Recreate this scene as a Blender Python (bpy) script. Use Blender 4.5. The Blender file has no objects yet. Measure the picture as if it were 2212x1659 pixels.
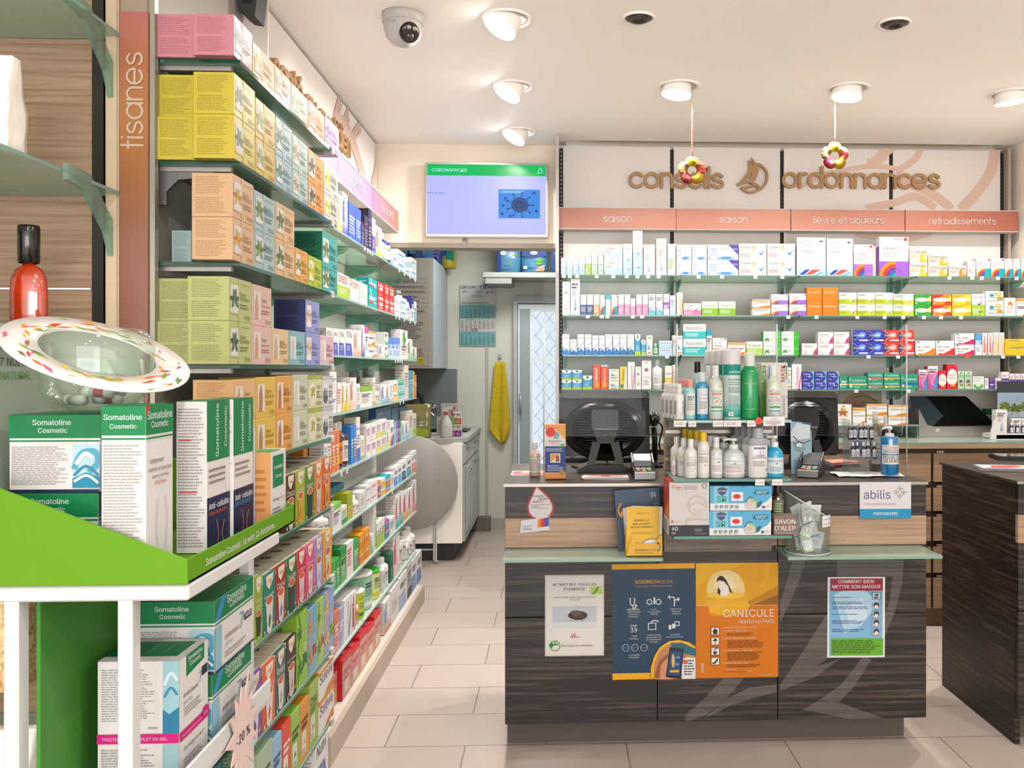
import bpy, bmesh, math, random
from mathutils import Vector, Matrix
C = bpy.context.scene.collection
S = bpy.context.scene
R = random.Random(7)
PI = math.pi
# ---------------------------------------------------------------- camera
F, XP, HY, EYE = 1880.0, 1279.0, 797.0, 1.42       # focal length, principal column, horizon row (2212 x 1659), eye height
TH = math.atan(79 / F); SN, CS = math.sin(TH), math.cos(TH)
cd = bpy.data.cameras.new('camera'); cam = bpy.data.objects.new('camera', cd); C.objects.link(cam)
cam.location = (0, 0, EYE); cam.rotation_euler = (PI / 2, 0, -TH)
cd.sensor_width = 36; cd.lens = 36 * F / 2212
cd.shift_x = (1106 - XP) / 2212; cd.shift_y = (HY - 829.5) / 2212
cd.clip_start = .05; S.camera = cam
# ---------------------------------------------------------------- light and exposure
S.view_settings.view_transform = 'Standard'; S.view_settings.look = 'None'
S.view_settings.gamma = 1; S.view_settings.use_curve_mapping = False
S.view_settings.exposure = 1.03
W = bpy.data.worlds.new('world'); S.world = W; W.use_nodes = True
W.node_tree.nodes['Background'].inputs[0].default_value = (.75, .87, 1, 1)
W.node_tree.nodes['Background'].inputs[1].default_value = 1.0
S.cycles.max_bounces = 7; S.cycles.diffuse_bounces = 4; S.cycles.glossy_bounces = 3
S.cycles.transmission_bounces = 5; S.cycles.transparent_max_bounces = 20
S.cycles.sample_clamp_indirect = 4; S.cycles.caustics_reflective = False; S.cycles.caustics_refractive = False
def area(name, loc, rot, sx, sy, power, col, shape='RECTANGLE', spread=PI):
    l = bpy.data.lights.new(name, 'AREA'); l.shape = shape; l.size = sx; l.size_y = sy
    l.energy = power; l.color = col; l.spread = spread
    o = bpy.data.objects.new(name, l); o.location = loc; o.rotation_euler = rot; C.objects.link(o); return o
area('shopfront_fill', (.6, -4.9, 1.45), (PI / 2, 0, 0), 5.4, 2.4, 180, (1, .965, .955))          # added fill light at an assumed shop front, unseen behind the camera
area('back_room_lamp', (-.1, 6.6, 2.72), (0, 0, 0), .6, .6, 23, (1, .99, .97))
# ---------------------------------------------------------------- geometry of the view: pixel of the photo -> point on a real plane
def dirn(px):
    u = (px - XP) / F; return u * CS + SN, CS - u * SN
def atY(px, py, Y):
    a, b = dirn(px); k = Y / b; return Vector((a * k, Y, EYE - (py - HY) / F * k))
def atX(px, py, X):
    a, b = dirn(px); k = X / a; return Vector((X, b * k, EYE - (py - HY) / F * k))
def atZ(px, py, Z):
    a, b = dirn(px); k = (EYE - Z) * F / (py - HY); return Vector((a * k, b * k, Z))
# ---------------------------------------------------------------- materials
def re_hex(h): return len(h) in (3, 6) and all(c in '0123456789abcdefABCDEF' for c in h)
def lin(h):
    h = h.lstrip('#')
    if len(h) == 3: h = ''.join(c * 2 for c in h)
    v = [int(h[i:i + 2], 16) / 255 for i in (0, 2, 4)]
    return tuple(c / 12.92 if c <= .04045 else ((c + .055) / 1.055) ** 2.4 for c in v) + (1,)
MATS = {}
ALB = .46      # card and paint colours darkened to balance direct light against the bounce-lit ceiling
def M(h, rough=.45, metal=0.0, emit=0.0, alb=None):
    if not re_hex(h): h = 'cccccc'
    k = (h, rough, metal, emit)
    if k in MATS: return MATS[k]
    m = bpy.data.materials.new('paint_' + h); m.use_nodes = True
    p = m.node_tree.nodes['Principled BSDF']
    c = lin(h); c = tuple(min(x * (alb or ALB), .86) for x in c[:3]) + (1,)
    p.inputs['Base Color'].default_value = c
    p.inputs['Roughness'].default_value = rough; p.inputs['Metallic'].default_value = metal
    if not metal and rough >= .3: p.inputs['Specular IOR Level'].default_value = .22
    if emit:
        p.inputs['Emission Color'].default_value = lin(h); p.inputs['Emission Strength'].default_value = emit
        p.inputs['Base Color'].default_value = (0, 0, 0, 1)
    MATS[k] = m; return m
def glassy(name, tint, clear=.8, body=None, bodyamt=.0, gloss=.08, rough=.03):
    """clear sheet: tinted see-through, a share of milky body, a glossy coat"""
    if name in MATS: return MATS[name]
    m = bpy.data.materials.new(name); m.use_nodes = True; n = m.node_tree; n.nodes.clear()
    out = n.nodes.new('ShaderNodeOutputMaterial'); t = n.nodes.new('ShaderNodeBsdfTransparent'); t.inputs[0].default_value = lin(tint)
    d = n.nodes.new('ShaderNodeBsdfPrincipled'); d.inputs['Base Color'].default_value = lin(body or tint); d.inputs['Roughness'].default_value = .25
    x = n.nodes.new('ShaderNodeMixShader'); x.inputs[0].default_value = bodyamt
    n.links.new(t.outputs[0], x.inputs[1]); n.links.new(d.outputs[0], x.inputs[2])
    g = n.nodes.new('ShaderNodeBsdfGlossy'); g.inputs['Roughness'].default_value = rough
    fr = n.nodes.new('ShaderNodeLayerWeight'); fr.inputs[0].default_value = .25
    mu = n.nodes.new('ShaderNodeMath'); mu.operation = 'MULTIPLY_ADD'; mu.inputs[1].default_value = gloss * 3; mu.inputs[2].default_value = gloss * .35
    n.links.new(fr.outputs['Fresnel'], mu.inputs[0])
    y = n.nodes.new('ShaderNodeMixShader'); n.links.new(mu.outputs[0], y.inputs[0])
    n.links.new(x.outputs[0], y.inputs[1]); n.links.new(g.outputs[0], y.inputs[2]); n.links.new(y.outputs[0], out.inputs[0])
    MATS[name] = m; return m
def wood(name, dark, light, sc=(1, 1, 30), rough=.42, contrast=(.35, .65), vert=False):
    if name in MATS: return MATS[name]
    m = bpy.data.materials.new(name); m.use_nodes = True; n = m.node_tree
    p = n.nodes['Principled BSDF']; p.inputs['Roughness'].default_value = rough; p.inputs['Specular IOR Level'].default_value = .28
    tc = n.nodes.new('ShaderNodeTexCoord'); mp = n.nodes.new('ShaderNodeMapping'); mp.inputs['Scale'].default_value = sc
    n.links.new(tc.outputs['Object'], mp.inputs[0])
    nz = n.nodes.new('ShaderNodeTexNoise'); nz.inputs['Scale'].default_value = 3.2; nz.inputs['Detail'].default_value = 5; nz.inputs['Roughness'].default_value = .62
    nz.inputs['Distortion'].default_value = .25
    n.links.new(mp.outputs[0], nz.inputs[0])
    r = n.nodes.new('ShaderNodeValToRGB'); r.color_ramp.elements[0].position = contrast[0]; r.color_ramp.elements[1].position = contrast[1]
    r.color_ramp.elements[0].color = lin(dark); r.color_ramp.elements[1].color = lin(light)
    n.links.new(nz.outputs[0], r.inputs[0]); n.links.new(r.outputs[0], p.inputs['Base Color'])
    MATS[name] = m; return m
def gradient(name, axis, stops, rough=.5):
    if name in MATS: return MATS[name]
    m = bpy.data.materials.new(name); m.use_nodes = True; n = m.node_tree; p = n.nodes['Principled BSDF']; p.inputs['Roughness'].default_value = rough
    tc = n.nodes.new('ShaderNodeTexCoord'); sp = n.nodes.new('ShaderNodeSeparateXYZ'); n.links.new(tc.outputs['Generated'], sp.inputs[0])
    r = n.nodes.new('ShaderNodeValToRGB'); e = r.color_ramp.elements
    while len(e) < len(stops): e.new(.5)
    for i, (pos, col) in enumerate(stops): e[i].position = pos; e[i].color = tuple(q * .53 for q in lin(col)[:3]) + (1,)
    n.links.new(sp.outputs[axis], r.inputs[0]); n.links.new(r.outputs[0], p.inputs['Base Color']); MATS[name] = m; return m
def mottled(name, a, b, scale, rough=.6, bump=0.0):
    if name in MATS: return MATS[name]
    m = bpy.data.materials.new(name); m.use_nodes = True; n = m.node_tree; p = n.nodes['Principled BSDF']; p.inputs['Roughness'].default_value = rough
    tc = n.nodes.new('ShaderNodeTexCoord'); nz = n.nodes.new('ShaderNodeTexNoise'); nz.inputs['Scale'].default_value = scale; nz.inputs['Detail'].default_value = 4
    n.links.new(tc.outputs['Object'], nz.inputs[0])
    r = n.nodes.new('ShaderNodeValToRGB'); r.color_ramp.elements[0].position = .38; r.color_ramp.elements[1].position = .62
    r.color_ramp.elements[0].color = lin(a); r.color_ramp.elements[1].color = lin(b)
    n.links.new(nz.outputs[0], r.inputs[0]); n.links.new(r.outputs[0], p.inputs['Base Color'])
    if bump:
        bp = n.nodes.new('ShaderNodeBump'); bp.inputs['Strength'].default_value = bump; bp.inputs['Distance'].default_value = .004
        n.links.new(nz.outputs[0], bp.inputs['Height']); n.links.new(bp.outputs[0], p.inputs['Normal'])
    MATS[name] = m; return m
def floor_mat():
    m = bpy.data.materials.new('floor_tiles'); m.use_nodes = True; n = m.node_tree; p = n.nodes['Principled BSDF']; p.inputs['Roughness'].default_value = .38
    tc = n.nodes.new('ShaderNodeTexCoord'); mp = n.nodes.new('ShaderNodeMapping'); mp.inputs['Location'].default_value = (.339, -.278, 0)
    n.links.new(tc.outputs['Object'], mp.inputs[0])
    b = n.nodes.new('ShaderNodeTexBrick'); b.inputs['Scale'].default_value = 1; b.inputs['Brick Width'].default_value = .606; b.inputs['Row Height'].default_value = .302
    b.inputs['Mortar Size'].default_value = .0028; b.inputs['Mortar Smooth'].default_value = .1; b.offset = .5; b.offset_frequency = 2
    b.inputs['Color1'].default_value = lin('a0938a'); b.inputs['Color2'].default_value = lin('9a8d83'); b.inputs['Mortar'].default_value = lin('6f6258')
    n.links.new(mp.outputs[0], b.inputs[0])
    nz = n.nodes.new('ShaderNodeTexNoise'); nz.inputs['Scale'].default_value = 9; nz.inputs['Detail'].default_value = 5; n.links.new(tc.outputs['Object'], nz.inputs[0])
    mx = n.nodes.new('ShaderNodeMixRGB'); mx.blend_type = 'MULTIPLY'; mx.inputs[0].default_value = .12
    n.links.new(b.outputs[0], mx.inputs[1]); n.links.new(nz.outputs[0], mx.inputs[2]); n.links.new(mx.outputs[0], p.inputs['Base Color'])
    bp = n.nodes.new('ShaderNodeBump'); bp.inputs['Strength'].default_value = .25; bp.inputs['Distance'].default_value = .003; bp.invert = True
    n.links.new(b.outputs[1], bp.inputs['Height']); n.links.new(bp.outputs[0], p.inputs['Normal']); return m
# ---------------------------------------------------------------- text outlines
TXT = {}
try:
    import os
    FONT = bpy.data.fonts.load(os.path.join(bpy.utils.system_resource('DATAFILES'), 'fonts', 'Inter.woff2'))   # Blender's own interface font
except Exception: FONT = None
def text_tris(s, off=0.0):
    k = (s, off)
    if k in TXT: return TXT[k]
    cu = bpy.data.curves.new('t', 'FONT'); cu.body = s; cu.font = FONT or cu.font; cu.resolution_u = 3; cu.offset = off; cu.fill_mode = 'FRONT'
    o = bpy.data.objects.new('t', cu); C.objects.link(o)
    dg = bpy.context.evaluated_depsgraph_get(); me = bpy.data.meshes.new_from_object(o.evaluated_get(dg))
    v = [(p.co.x, p.co.y) for p in me.vertices]; f = [tuple(q.vertices) for q in me.polygons]
    bpy.data.objects.remove(o); bpy.data.curves.remove(cu); bpy.data.meshes.remove(me)
    if not v: v = [(0, 0), (.01, 0), (0, .01)]; f = [(0, 1, 2)]
    x0 = min(p[0] for p in v); x1 = max(p[0] for p in v); y0 = min(p[1] for p in v); y1 = max(p[1] for p in v)
    TXT[k] = (v, f, x0, y0, max(x1 - x0, .01), max(y1 - y0, .01)); return TXT[k]
# ---------------------------------------------------------------- mesh builder
def smooth_pts(P, n=6):
    out = []
    for i in range(len(P) - 1):
        a, b, c, d = P[max(i - 1, 0)], P[i], P[i + 1], P[min(i + 2, len(P) - 1)]
        for k in range(n):
            t = k / n
            out.append(tuple(.5 * (2 * b[j] + (c[j] - a[j]) * t + (2 * a[j] - 5 * b[j] + 4 * c[j] - d[j]) * t * t + (3 * b[j] - a[j] - 3 * c[j] + d[j]) * t ** 3) for j in range(len(b))))
    out.append(tuple(P[-1])); return out
def arc(cx, cy, r, a0, a1, n=14): return [(cx + r * math.cos(math.radians(a0 + (a1 - a0) * i / n)), cy + r * math.sin(math.radians(a0 + (a1 - a0) * i / n))) for i in range(n + 1)]
O_ = arc(.5, .5, .5, 0, 360, 24); E_ = [[(.02, .5), (1, .5)], arc(.5, .5, .5, 0, 320, 20)]; ARCH = arc(.4, .6, .4, 180, 0, 10) + [(.8, 0)]
GLY = {'o': ([O_], 1), 'c': ([arc(.5, .5, .5, 42, 318, 18)], .88), 'e': (E_, 1), 'è': (E_ + [[(.35, 1.5), (.6, 1.26)]], 1), 'é': (E_ + [[(.4, 1.26), (.65, 1.5)]], 1), 'a': ([O_, [(1, 0), (1, 1)]], 1), 'd': ([O_, [(1, 0), (1, 1.5)]], 1), 'b': ([O_, [(0, 0), (0, 1.5)]], 1),
       'q': ([O_, [(1, 1), (1, -.5)]], 1), 'g': ([O_, [(1, 1), (1, 0)] + arc(.5, 0, .5, 0, -150, 10)], 1), 'n': ([[(0, 0), (0, 1)], ARCH], .8), 'm': ([[(0, 0), (0, 1)], ARCH, [(x + .8, y) for x, y in ARCH]], 1.6), 'r': ([[(0, 0), (0, 1)], arc(.4, .6, .4, 180, 80, 7)], .46),
       's': ([smooth_pts([(.72, .82), (.42, 1), (.1, .84), (.14, .6), (.42, .5), (.7, .4), (.75, .15), (.4, 0), (.04, .17)], 4)], .76), 'i': ([[(0, 0), (0, .95)], [(0, 1.33), (0, 1.36)]], 0), 'l': ([[(0, 0), (0, 1.5)]], 0), 't': ([[(.2, 0), (.2, 1.4)], [(0, .95), (.45, .95)]], .45), 'f': ([[(.2, 0), (.2, 1.2)] + arc(.48, 1.2, .28, 180, 80, 6), [(0, .95), (.45, .95)]], .45),
       'u': ([[(0, 1)] + arc(.4, .4, .4, 180, 360, 10) + [(.8, 1)], [(.8, .5), (.8, 0)]], .8), 'v': ([[(0, 1), (.4, 0), (.8, 1)]], .8), ' ': ([], .3)}
def round_letters(word):
    x = 0; out = []
    for ch in word:
        st, wd = GLY[ch]; out += [[(p[0] + x, p[1]) for p in pl] for pl in st]; x += wd + .26
    return out, x - .26
def stroke_poly(pl, hw):
    """flat shapes of one stroke: quads along it and a round cap on each end"""
    L = []; n = len(pl)
    for i, p in enumerate(pl):
        t = Vector(pl[min(i + 1, n - 1)]) - Vector(pl[max(i - 1, 0)]); t.normalize(); L += [(p[0] - t.y * hw, p[1] + t.x * hw), (p[0] + t.y * hw, p[1] - t.x * hw)]
    out = [(L, [(2 * i, 2 * i + 1, 2 * i + 3, 2 * i + 2) for i in range(n - 1)])]
    if (Vector(pl[0]) - Vector(pl[-1])).length > .01 or n < 3:
        for p in (pl[0], pl[-1]): out.append(([(p[0] + hw * math.cos(2 * PI * k / 10), p[1] + hw * math.sin(2 * PI * k / 10)) for k in range(10)], [tuple(range(10))]))
    return out
SOFT = set('Digest Gel Equi Forte Burger Box Duo Baume Medical Gold BEX Natur Crem Femina Gyno Gyn Samarit Mebby Sirop Biotin Zink Calcium D3 Omni Pro Granu Imac Dulco Lax Lina THERA Vit Metamucil Inulin Fibre Alba Physio Gaze Sensitive Tenso SANTE Normo Mag Magnesium Mg Supra Vita Nico Herba Uvas Excipial Cutisin Lubexyl Lotion Kyta Weleda Prosta Calmer Crème Spray Rhinol Solmucol Angidine Bio Bébé Detox Paradies Ayurveda Algo tea Sérum x Thé gel e Bio Omega Dos Tesst Eludril Rhinox Rhinobalm Rhino Rhinotect Homéogène Canesten Sulgan Ferro Sinolpan Artelac Perenterol IAL Veractiv Iberogast Imodium Bulboid Optifib Berocca H Gaviscon Rennie Allomare Prorhinel Neotrif ASPI'.split())
class MB:
    def __init__(s): s.v, s.f, s.m, s.mats, s.sm = [], [], [], [], []
    def mi(s, mat):
        if isinstance(mat, str): mat = M(mat)
        if mat not in s.mats: s.mats.append(mat)
        return s.mats.index(mat)
    def add(s, vs, fs, mat, smooth=False):
        b = len(s.v); k = s.mi(mat); s.v += [tuple(p) for p in vs]
        for q in fs: s.f.append(tuple(b + i for i in q)); s.m.append(k); s.sm.append(smooth)
        return s
    def box(s, x0, y0, z0, x1, y1, z1, mat, bev=0.0, faces=None):
        if bev <= 0:
            v = [(x, y, z) for x in (x0, x1) for y in (y0, y1) for z in (z0, z1)]
            fs = [(0, 1, 3, 2), (4, 6, 7, 5), (0, 4, 5, 1), (2, 3, 7, 6), (0, 2, 6, 4), (1, 5, 7, 3)]   # -x +x -y +y -z +z
            if faces:
                for q, fm in zip(fs, faces): s.add([v[i] for i in q], [(0, 1, 2, 3)], fm or mat)
                return s
            return s.add(v, fs, mat)
        bm = bmesh.new(); bmesh.ops.create_cube(bm, size=1)
        for p in bm.verts: p.co = Vector(((x0 + x1) / 2 + p.co.x * (x1 - x0), (y0 + y1) / 2 + p.co.y * (y1 - y0), (z0 + z1) / 2 + p.co.z * (z1 - z0)))
        bmesh.ops.bevel(bm, geom=bm.edges[:], offset=min(bev, .45 * min(x1 - x0, y1 - y0, z1 - z0)), segments=2 if bev > .0035 else 1, affect='EDGES')
        bm.verts.index_update(); s.add([p.co for p in bm.verts], [[p.index for p in q.verts] for q in bm.faces], mat); bm.free(); return s
    def lathe(s, prof, mat, n=20, c=(0, 0, 0), sx=1, sy=1, a0=0, a1=2 * PI):
        full = abs(a1 - a0 - 2 * PI) < 1e-6; cols = n if full else n + 1; vs = []
        for r, z in prof:
            for i in range(cols):
                a = a0 + (a1 - a0) * i / n; vs.append((c[0] + r * math.cos(a) * sx, c[1] + r * math.sin(a) * sy, c[2] + z))
        fs = []
        for j in range(len(prof) - 1):
            for i in range(n):
                i2 = (i + 1) % cols; fs.append((j * cols + i, j * cols + i2, (j + 1) * cols + i2, (j + 1) * cols + i))
        return s.add(vs, fs, mat, True)
    def tube(s, P, r, mat, n=8):
        P = [Vector(p) for p in P]; rs = r if isinstance(r, (list, tuple)) else [r] * len(P); vs = []; fs = []
        up = Vector((0, 0, 1))
        for i, p in enumerate(P):
            t = (P[min(i + 1, len(P) - 1)] - P[max(i - 1, 0)]).normalized()
            if abs(t.dot(up)) > .95: up = Vector((1, 0, 0)) if abs(t.x) < .9 else Vector((0, 1, 0))
            a = t.cross(up).normalized(); b = t.cross(a)
            for k in range(n): q = 2 * PI * k / n; vs.append(p + (a * math.cos(q) + b * math.sin(q)) * rs[i])
        for i in range(len(P) - 1):
            for k in range(n): fs.append((i * n + k, i * n + (k + 1) % n, (i + 1) * n + (k + 1) % n, (i + 1) * n + k))
        fs += [tuple(range(n))[::-1], tuple(range((len(P) - 1) * n, len(P) * n))]
        return s.add(vs, fs, mat, True)
    def prism(s, pts, fn, t0, t1, mat):
        """outline pts (2D) carried by fn(x, y, t) between depths t0 and t1"""
        n = len(pts); vs = [fn(x, y, t0) for x, y in pts] + [fn(x, y, t1) for x, y in pts]
        fs = [tuple(range(n)), tuple(range(2 * n - 1, n - 1, -1))] + [(i, i + n, (i + 1) % n + n, (i + 1) % n) for i in range(n)]
        return s.add(vs, fs, mat)
    def build(s, name, parent=None, loc=None, rot=None):
        me = bpy.data.meshes.new(name); me.from_pydata(s.v, [], s.f)
        for m in s.mats: me.materials.append(m)
        me.polygons.foreach_set('material_index', s.m); me.polygons.foreach_set('use_smooth', s.sm); me.update()
        bm = bmesh.new(); bm.from_mesh(me)
        o = bpy.data.objects.new(name, me); C.objects.link(o); bm.free()
        if parent: o.parent = parent
        if loc is not None: o.location = loc
        if rot is not None: o.rotation_euler = rot
        return o
    def disc(s, r, t, mat, n=24): return s.prism([(r * math.cos(2 * PI * i / n), r * math.sin(2 * PI * i / n)) for i in range(n)], lambda x, y, z: (x, y, z), 0, t, mat)
    # ---- printed faces: every command is a thin layer of ink on the surface P(x, y, lift)
    def ink(s, P, w, h, dsl, seg=1, step=.00018, base=.0003):
        k = 0
        for cmd in dsl.split(';'):
            cmd = cmd.strip()
            if not cmd: continue
            a = cmd.split(' '); op = a[0]; k += 1; lift = base + k * step
            def poly(pts, col):
                for ax, lim, sg in ((0, 0, 1), (0, 1, -1), (1, 0, 1), (1, 1, -1)):     # nothing prints past the edges
                    out = []
                    for i_ in range(len(pts)):
                        a_, b_ = pts[i_], pts[(i_ + 1) % len(pts)]; da, db = (a_[ax] - lim) * sg, (b_[ax] - lim) * sg
                        if da >= 0: out.append(a_)
                        if (da > 0) != (db > 0) and da != db: t_ = da / (da - db); out.append((a_[0] + (b_[0] - a_[0]) * t_, a_[1] + (b_[1] - a_[1]) * t_))
                    pts = out
                    if len(pts) < 3: return
                s.add([P(x * w, y * h, lift) for x, y in pts], [tuple(range(len(pts)))], col)
            def rect(x0, y0, x1, y1, col):
                n = seg if seg == 1 else max(1, int(seg * (x1 - x0) + .99)); vs = []
                for i in range(n + 1):
                    x = x0 + (x1 - x0) * i / n; vs += [P(x * w, y0 * h, lift), P(x * w, y1 * h, lift)]
                s.add(vs, [(2 * i, 2 * i + 2, 2 * i + 3, 2 * i + 1) for i in range(n)], col)
            if op == 'r': rect(*map(float, a[1:5]), a[5])
            elif op == 'g':
                x0, y0, x1, y1 = map(float, a[1:5]); c0, c1 = lin6(a[5]), lin6(a[6]); N = 6
                for i in range(N):
                    t = (i + .5) / N; rect(x0, y0 + (y1 - y0) * i / N, x1, y0 + (y1 - y0) * (i + 1) / N, '%02x%02x%02x' % tuple(int(c0[j] + (c1[j] - c0[j]) * t) // 8 * 8 for j in range(3)))
            elif op == 'e':
                cx, cy, rx, ry = map(float, a[1:5]); n = 14
                poly([(cx + rx * math.cos(2 * PI * i / n), cy + ry * math.sin(2 * PI * i / n)) for i in range(n)], a[5])
            elif op == 'o':     # ring: cx cy r width(all of w) colour
                cx, cy, r, t = map(float, a[1:5]); n = 20; q = w / h; vs = []
                for i in range(n + 1):
                    c_, s_ = math.cos(2 * PI * i / n), math.sin(2 * PI * i / n)
                    vs += [P(min(max(cx + e_ * c_, 0), 1) * w, min(max(cy + e_ * q * s_, 0), 1) * h, lift) for e_ in (r - t, r)]
                s.add(vs, [(2 * i, 2 * i + 1, 2 * i + 3, 2 * i + 2) for i in range(n)], a[5])
            elif op == 'p':
                q = list(map(float, a[2:])); poly(list(zip(q[::2], q[1::2])), a[1])
            elif op == 'w':     # brush stroke: colour width points
                q = list(map(float, a[3:])); wd = float(a[2]) * w / 2; pts = smooth_pts([(x * w, y * h) for x, y in zip(q[::2], q[1::2])], 5); vs = []
                for i, p in enumerate(pts):
                    t = Vector(pts[min(i + 1, len(pts) - 1)]) - Vector(pts[max(i - 1, 0)]); t = t.normalized() if t.length else Vector((1, 0))
                    vs += [P(min(max(p[0] - t.y * e_, 0), w), min(max(p[1] + t.x * e_, 0), h), lift) for e_ in (wd, -wd)]
                s.add(vs, [(2 * i, 2 * i + 1, 2 * i + 3, 2 * i + 2) for i in range(len(pts) - 1)], a[1])
            elif op in 'sz' and len(op) == 1:        # round sign lettering: x y width colour words; z reads upwards
                x, y, tw = map(float, a[1:4]); L, adv = round_letters(' '.join(a[5:]).replace('~', ' ')); vs = []; fs = []
                sc = tw * (w if op == 's' else h) / adv
                for pl in L:
                    lift += .00012
                    for q, tri in stroke_poly(pl, .075):
                        lift += .00004
                        b = len(vs); vs += [P(x * w + p[0] * sc, y * h + p[1] * sc, lift) if op == 's' else P(x * w - p[1] * sc, y * h + p[0] * sc, lift) for p in q]; fs += [tuple(b + i for i in f) for f in tri]
                s.add(vs, fs, a[4])
            elif op in 'tTvV' and len(op) == 1 and ' '.join(a[5:]).replace('~', ' ') in SOFT:      # too small to read in the photo: printed as dashes
                x, y, tw = map(float, a[1:4]); hh = .055
                for x0, x1, y0 in ((0, .62, 0), (.68, 1, 0), (0, .8, -.09)):
                    if op in 'tT': rect(x + tw * x0, y + y0, x + tw * x1, y + y0 + hh, a[4])
                    else: rect(max(x - .3 + y0 * 2, .02), y + tw * x0, max(x - .12 + y0 * 2, .05), y + tw * x1, a[4])
            elif op in 'tTvV' and len(op) == 1:      # text: x y width colour words; T bold; v/V reads upwards
                x, y, tw = map(float, a[1:4]); st = ' '.join(a[5:]).replace('~', ' ')
                v, f, bx, by, bw, bh = text_tris(st)
                if op in 'tT':
                    sc = tw * w / bw; sc = min(sc, .42 * h / bh)
                    for i_, e_ in enumerate((-.011, 0, .011) if op == 'T' else (0,)): s.add([P(x * w + (p[0] - bx + e_) * sc, y * h + p[1] * sc, lift + i_ * .00003) for p in v], f, a[4])
                else:
                    sc = tw * h / bw; sc = min(sc, .8 * w / bh)
                    for i_, e_ in enumerate((-.011, 0, .011) if op == 'V' else (0,)): s.add([P(x * w - p[1] * sc, y * h + (p[0] - bx + e_) * sc, lift + i_ * .00003) for p in v], f, a[4])
            elif op == 'l':     # small print: x0 y0 x1 y1 rows colour
                x0, y0, x1, y1 = map(float, a[1:5]); n = int(a[5]); dy = (y1 - y0) / n; vs = []; fs = []
                for i in range(n):
                    yb = y1 - (i + .75) * dy; x = x0; end = x0 + (x1 - x0) * R.uniform(.72, 1)
                    while x < end - .01:
                        xe = min(end, x + R.uniform(.05, .16) * max(.35, (x1 - x0))); b = len(vs)
                        vs += [P(x * w, yb * h, lift), P(xe * w, yb * h, lift), P(xe * w, (yb + dy * .42) * h, lift), P(x * w, (yb + dy * .42) * h, lift)]
                        fs.append((b, b + 1, b + 2, b + 3)); x = xe + .018 * max(.35, (x1 - x0))
                s.add(vs, fs, a[6])
            elif op == 'k':     # tick: x y size(of w) colour
                x, y, z = map(float, a[1:4]); q = w / h
                poly([(x, y + .45 * z * q), (x + .38 * z, y), (x + z, y + z * q * .95), (x + .4 * z, y + .3 * z * q)], a[4])
            elif op == 'a':     # rainbow arcs in the rect
                x0, y0, x1, y1 = map(float, a[1:5]); cols = a[5:] or ['f39200', 'e6412e', '7a3a96', '2a6ab8', '00a7b5']; n = 7
                for i, cc in enumerate(cols):
                    ra, rb = 1 - i / len(cols), 1 - (i + 1) / len(cols); vs = []
                    for j in range(n + 1):
                        t = PI / 2 * j / n
                        for r_ in (ra, rb): vs.append(P((x1 - (x1 - x0) * r_ * math.cos(t)) * w, (y0 + (y1 - y0) * r_ * math.sin(t)) * h, lift))
                    s.add(vs, [(2 * j, 2 * j + 1, 2 * j + 3, 2 * j + 2) for j in range(n)], cc)
            elif op == 'f':     # sprig: cx cy size colour [kind]
                cx, cy, z = map(float, a[1:4]); q = w / h; n = int(a[5]) if len(a) > 5 else 5
                for i in range(n):
                    t = PI / 2 + (i - (n - 1) / 2) * min(5.4 / n, 1.25) + R.uniform(-.15, .15); L = z * R.uniform(.46, .62); wd = z * .13; ux, uy = math.cos(t), math.sin(t); lift += .00002
                    c_ = lin6(a[4]); k_ = (1, .86, 1.12)[i % 3]; col = '%02x%02x%02x' % tuple(min(255, int(v_ * k_) // 6 * 6) for v_ in c_)
                    at = lambda d, e_: (cx + ux * d * L - uy * e_ * wd, cy + (uy * d * L + ux * e_ * wd) * q)
                    poly([at(.02, 0), at(.3, .8), at(.55, 1), at(.8, .6), at(1, 0), at(.8, -.6), at(.55, -1), at(.3, -.8)], col)
            elif op == 'u':     # tea cup: cx cy size cup
                cx, cy, z = map(float, a[1:4]); q = w / h
                poly([(cx - .5 * z, cy + .75 * z * q), (cx - .34 * z, cy - .6 * z * q), (cx - .1 * z, cy - .75 * z * q), (cx + .1 * z, cy - .75 * z * q), (cx + .34 * z, cy - .6 * z * q), (cx + .5 * z, cy + .75 * z * q)], a[4])
                for rr, cc, dl in ((.5, 'f4ede4', .00005), (.42, 'd9662a', .0001)):
                    lift += dl; poly([(cx + rr * z * math.cos(2 * PI * i / 14), cy + .75 * z * q + rr * .42 * z * q * math.sin(2 * PI * i / 14)) for i in range(14)], cc)
                lift += .0001; poly([(cx - .2 * z, cy - .3 * z * q), (cx, cy - .5 * z * q), (cx + .22 * z, cy - .1 * z * q), (cx, cy + .2 * z * q)], a[5] if len(a) > 5 else 'c96')
        return s
def lin6(h):
    if len(h) == 3: h = ''.join(c * 2 for c in h)
    return [int(h[i:i + 2], 16) for i in (0, 2, 4)]
def flat(o, ux, uy):
    o, ux, uy = Vector(o), Vector(ux), Vector(uy); n = ux.cross(uy)
    return lambda x, y, t: o + ux * x + uy * y + n * t
def round_face(cx, cy, z0, r, half, ry=None):
    """surface of a standing cylinder facing -Y; x runs across the arc of 2*half radians"""
    ry = ry or r; wid = 2 * half * r
    return (lambda x, y, t: Vector((cx + (r + t) * math.sin(x / wid * 2 * half - half), cy - (ry + t) * math.cos(x / wid * 2 * half - half), z0 + y))), wid
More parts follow.
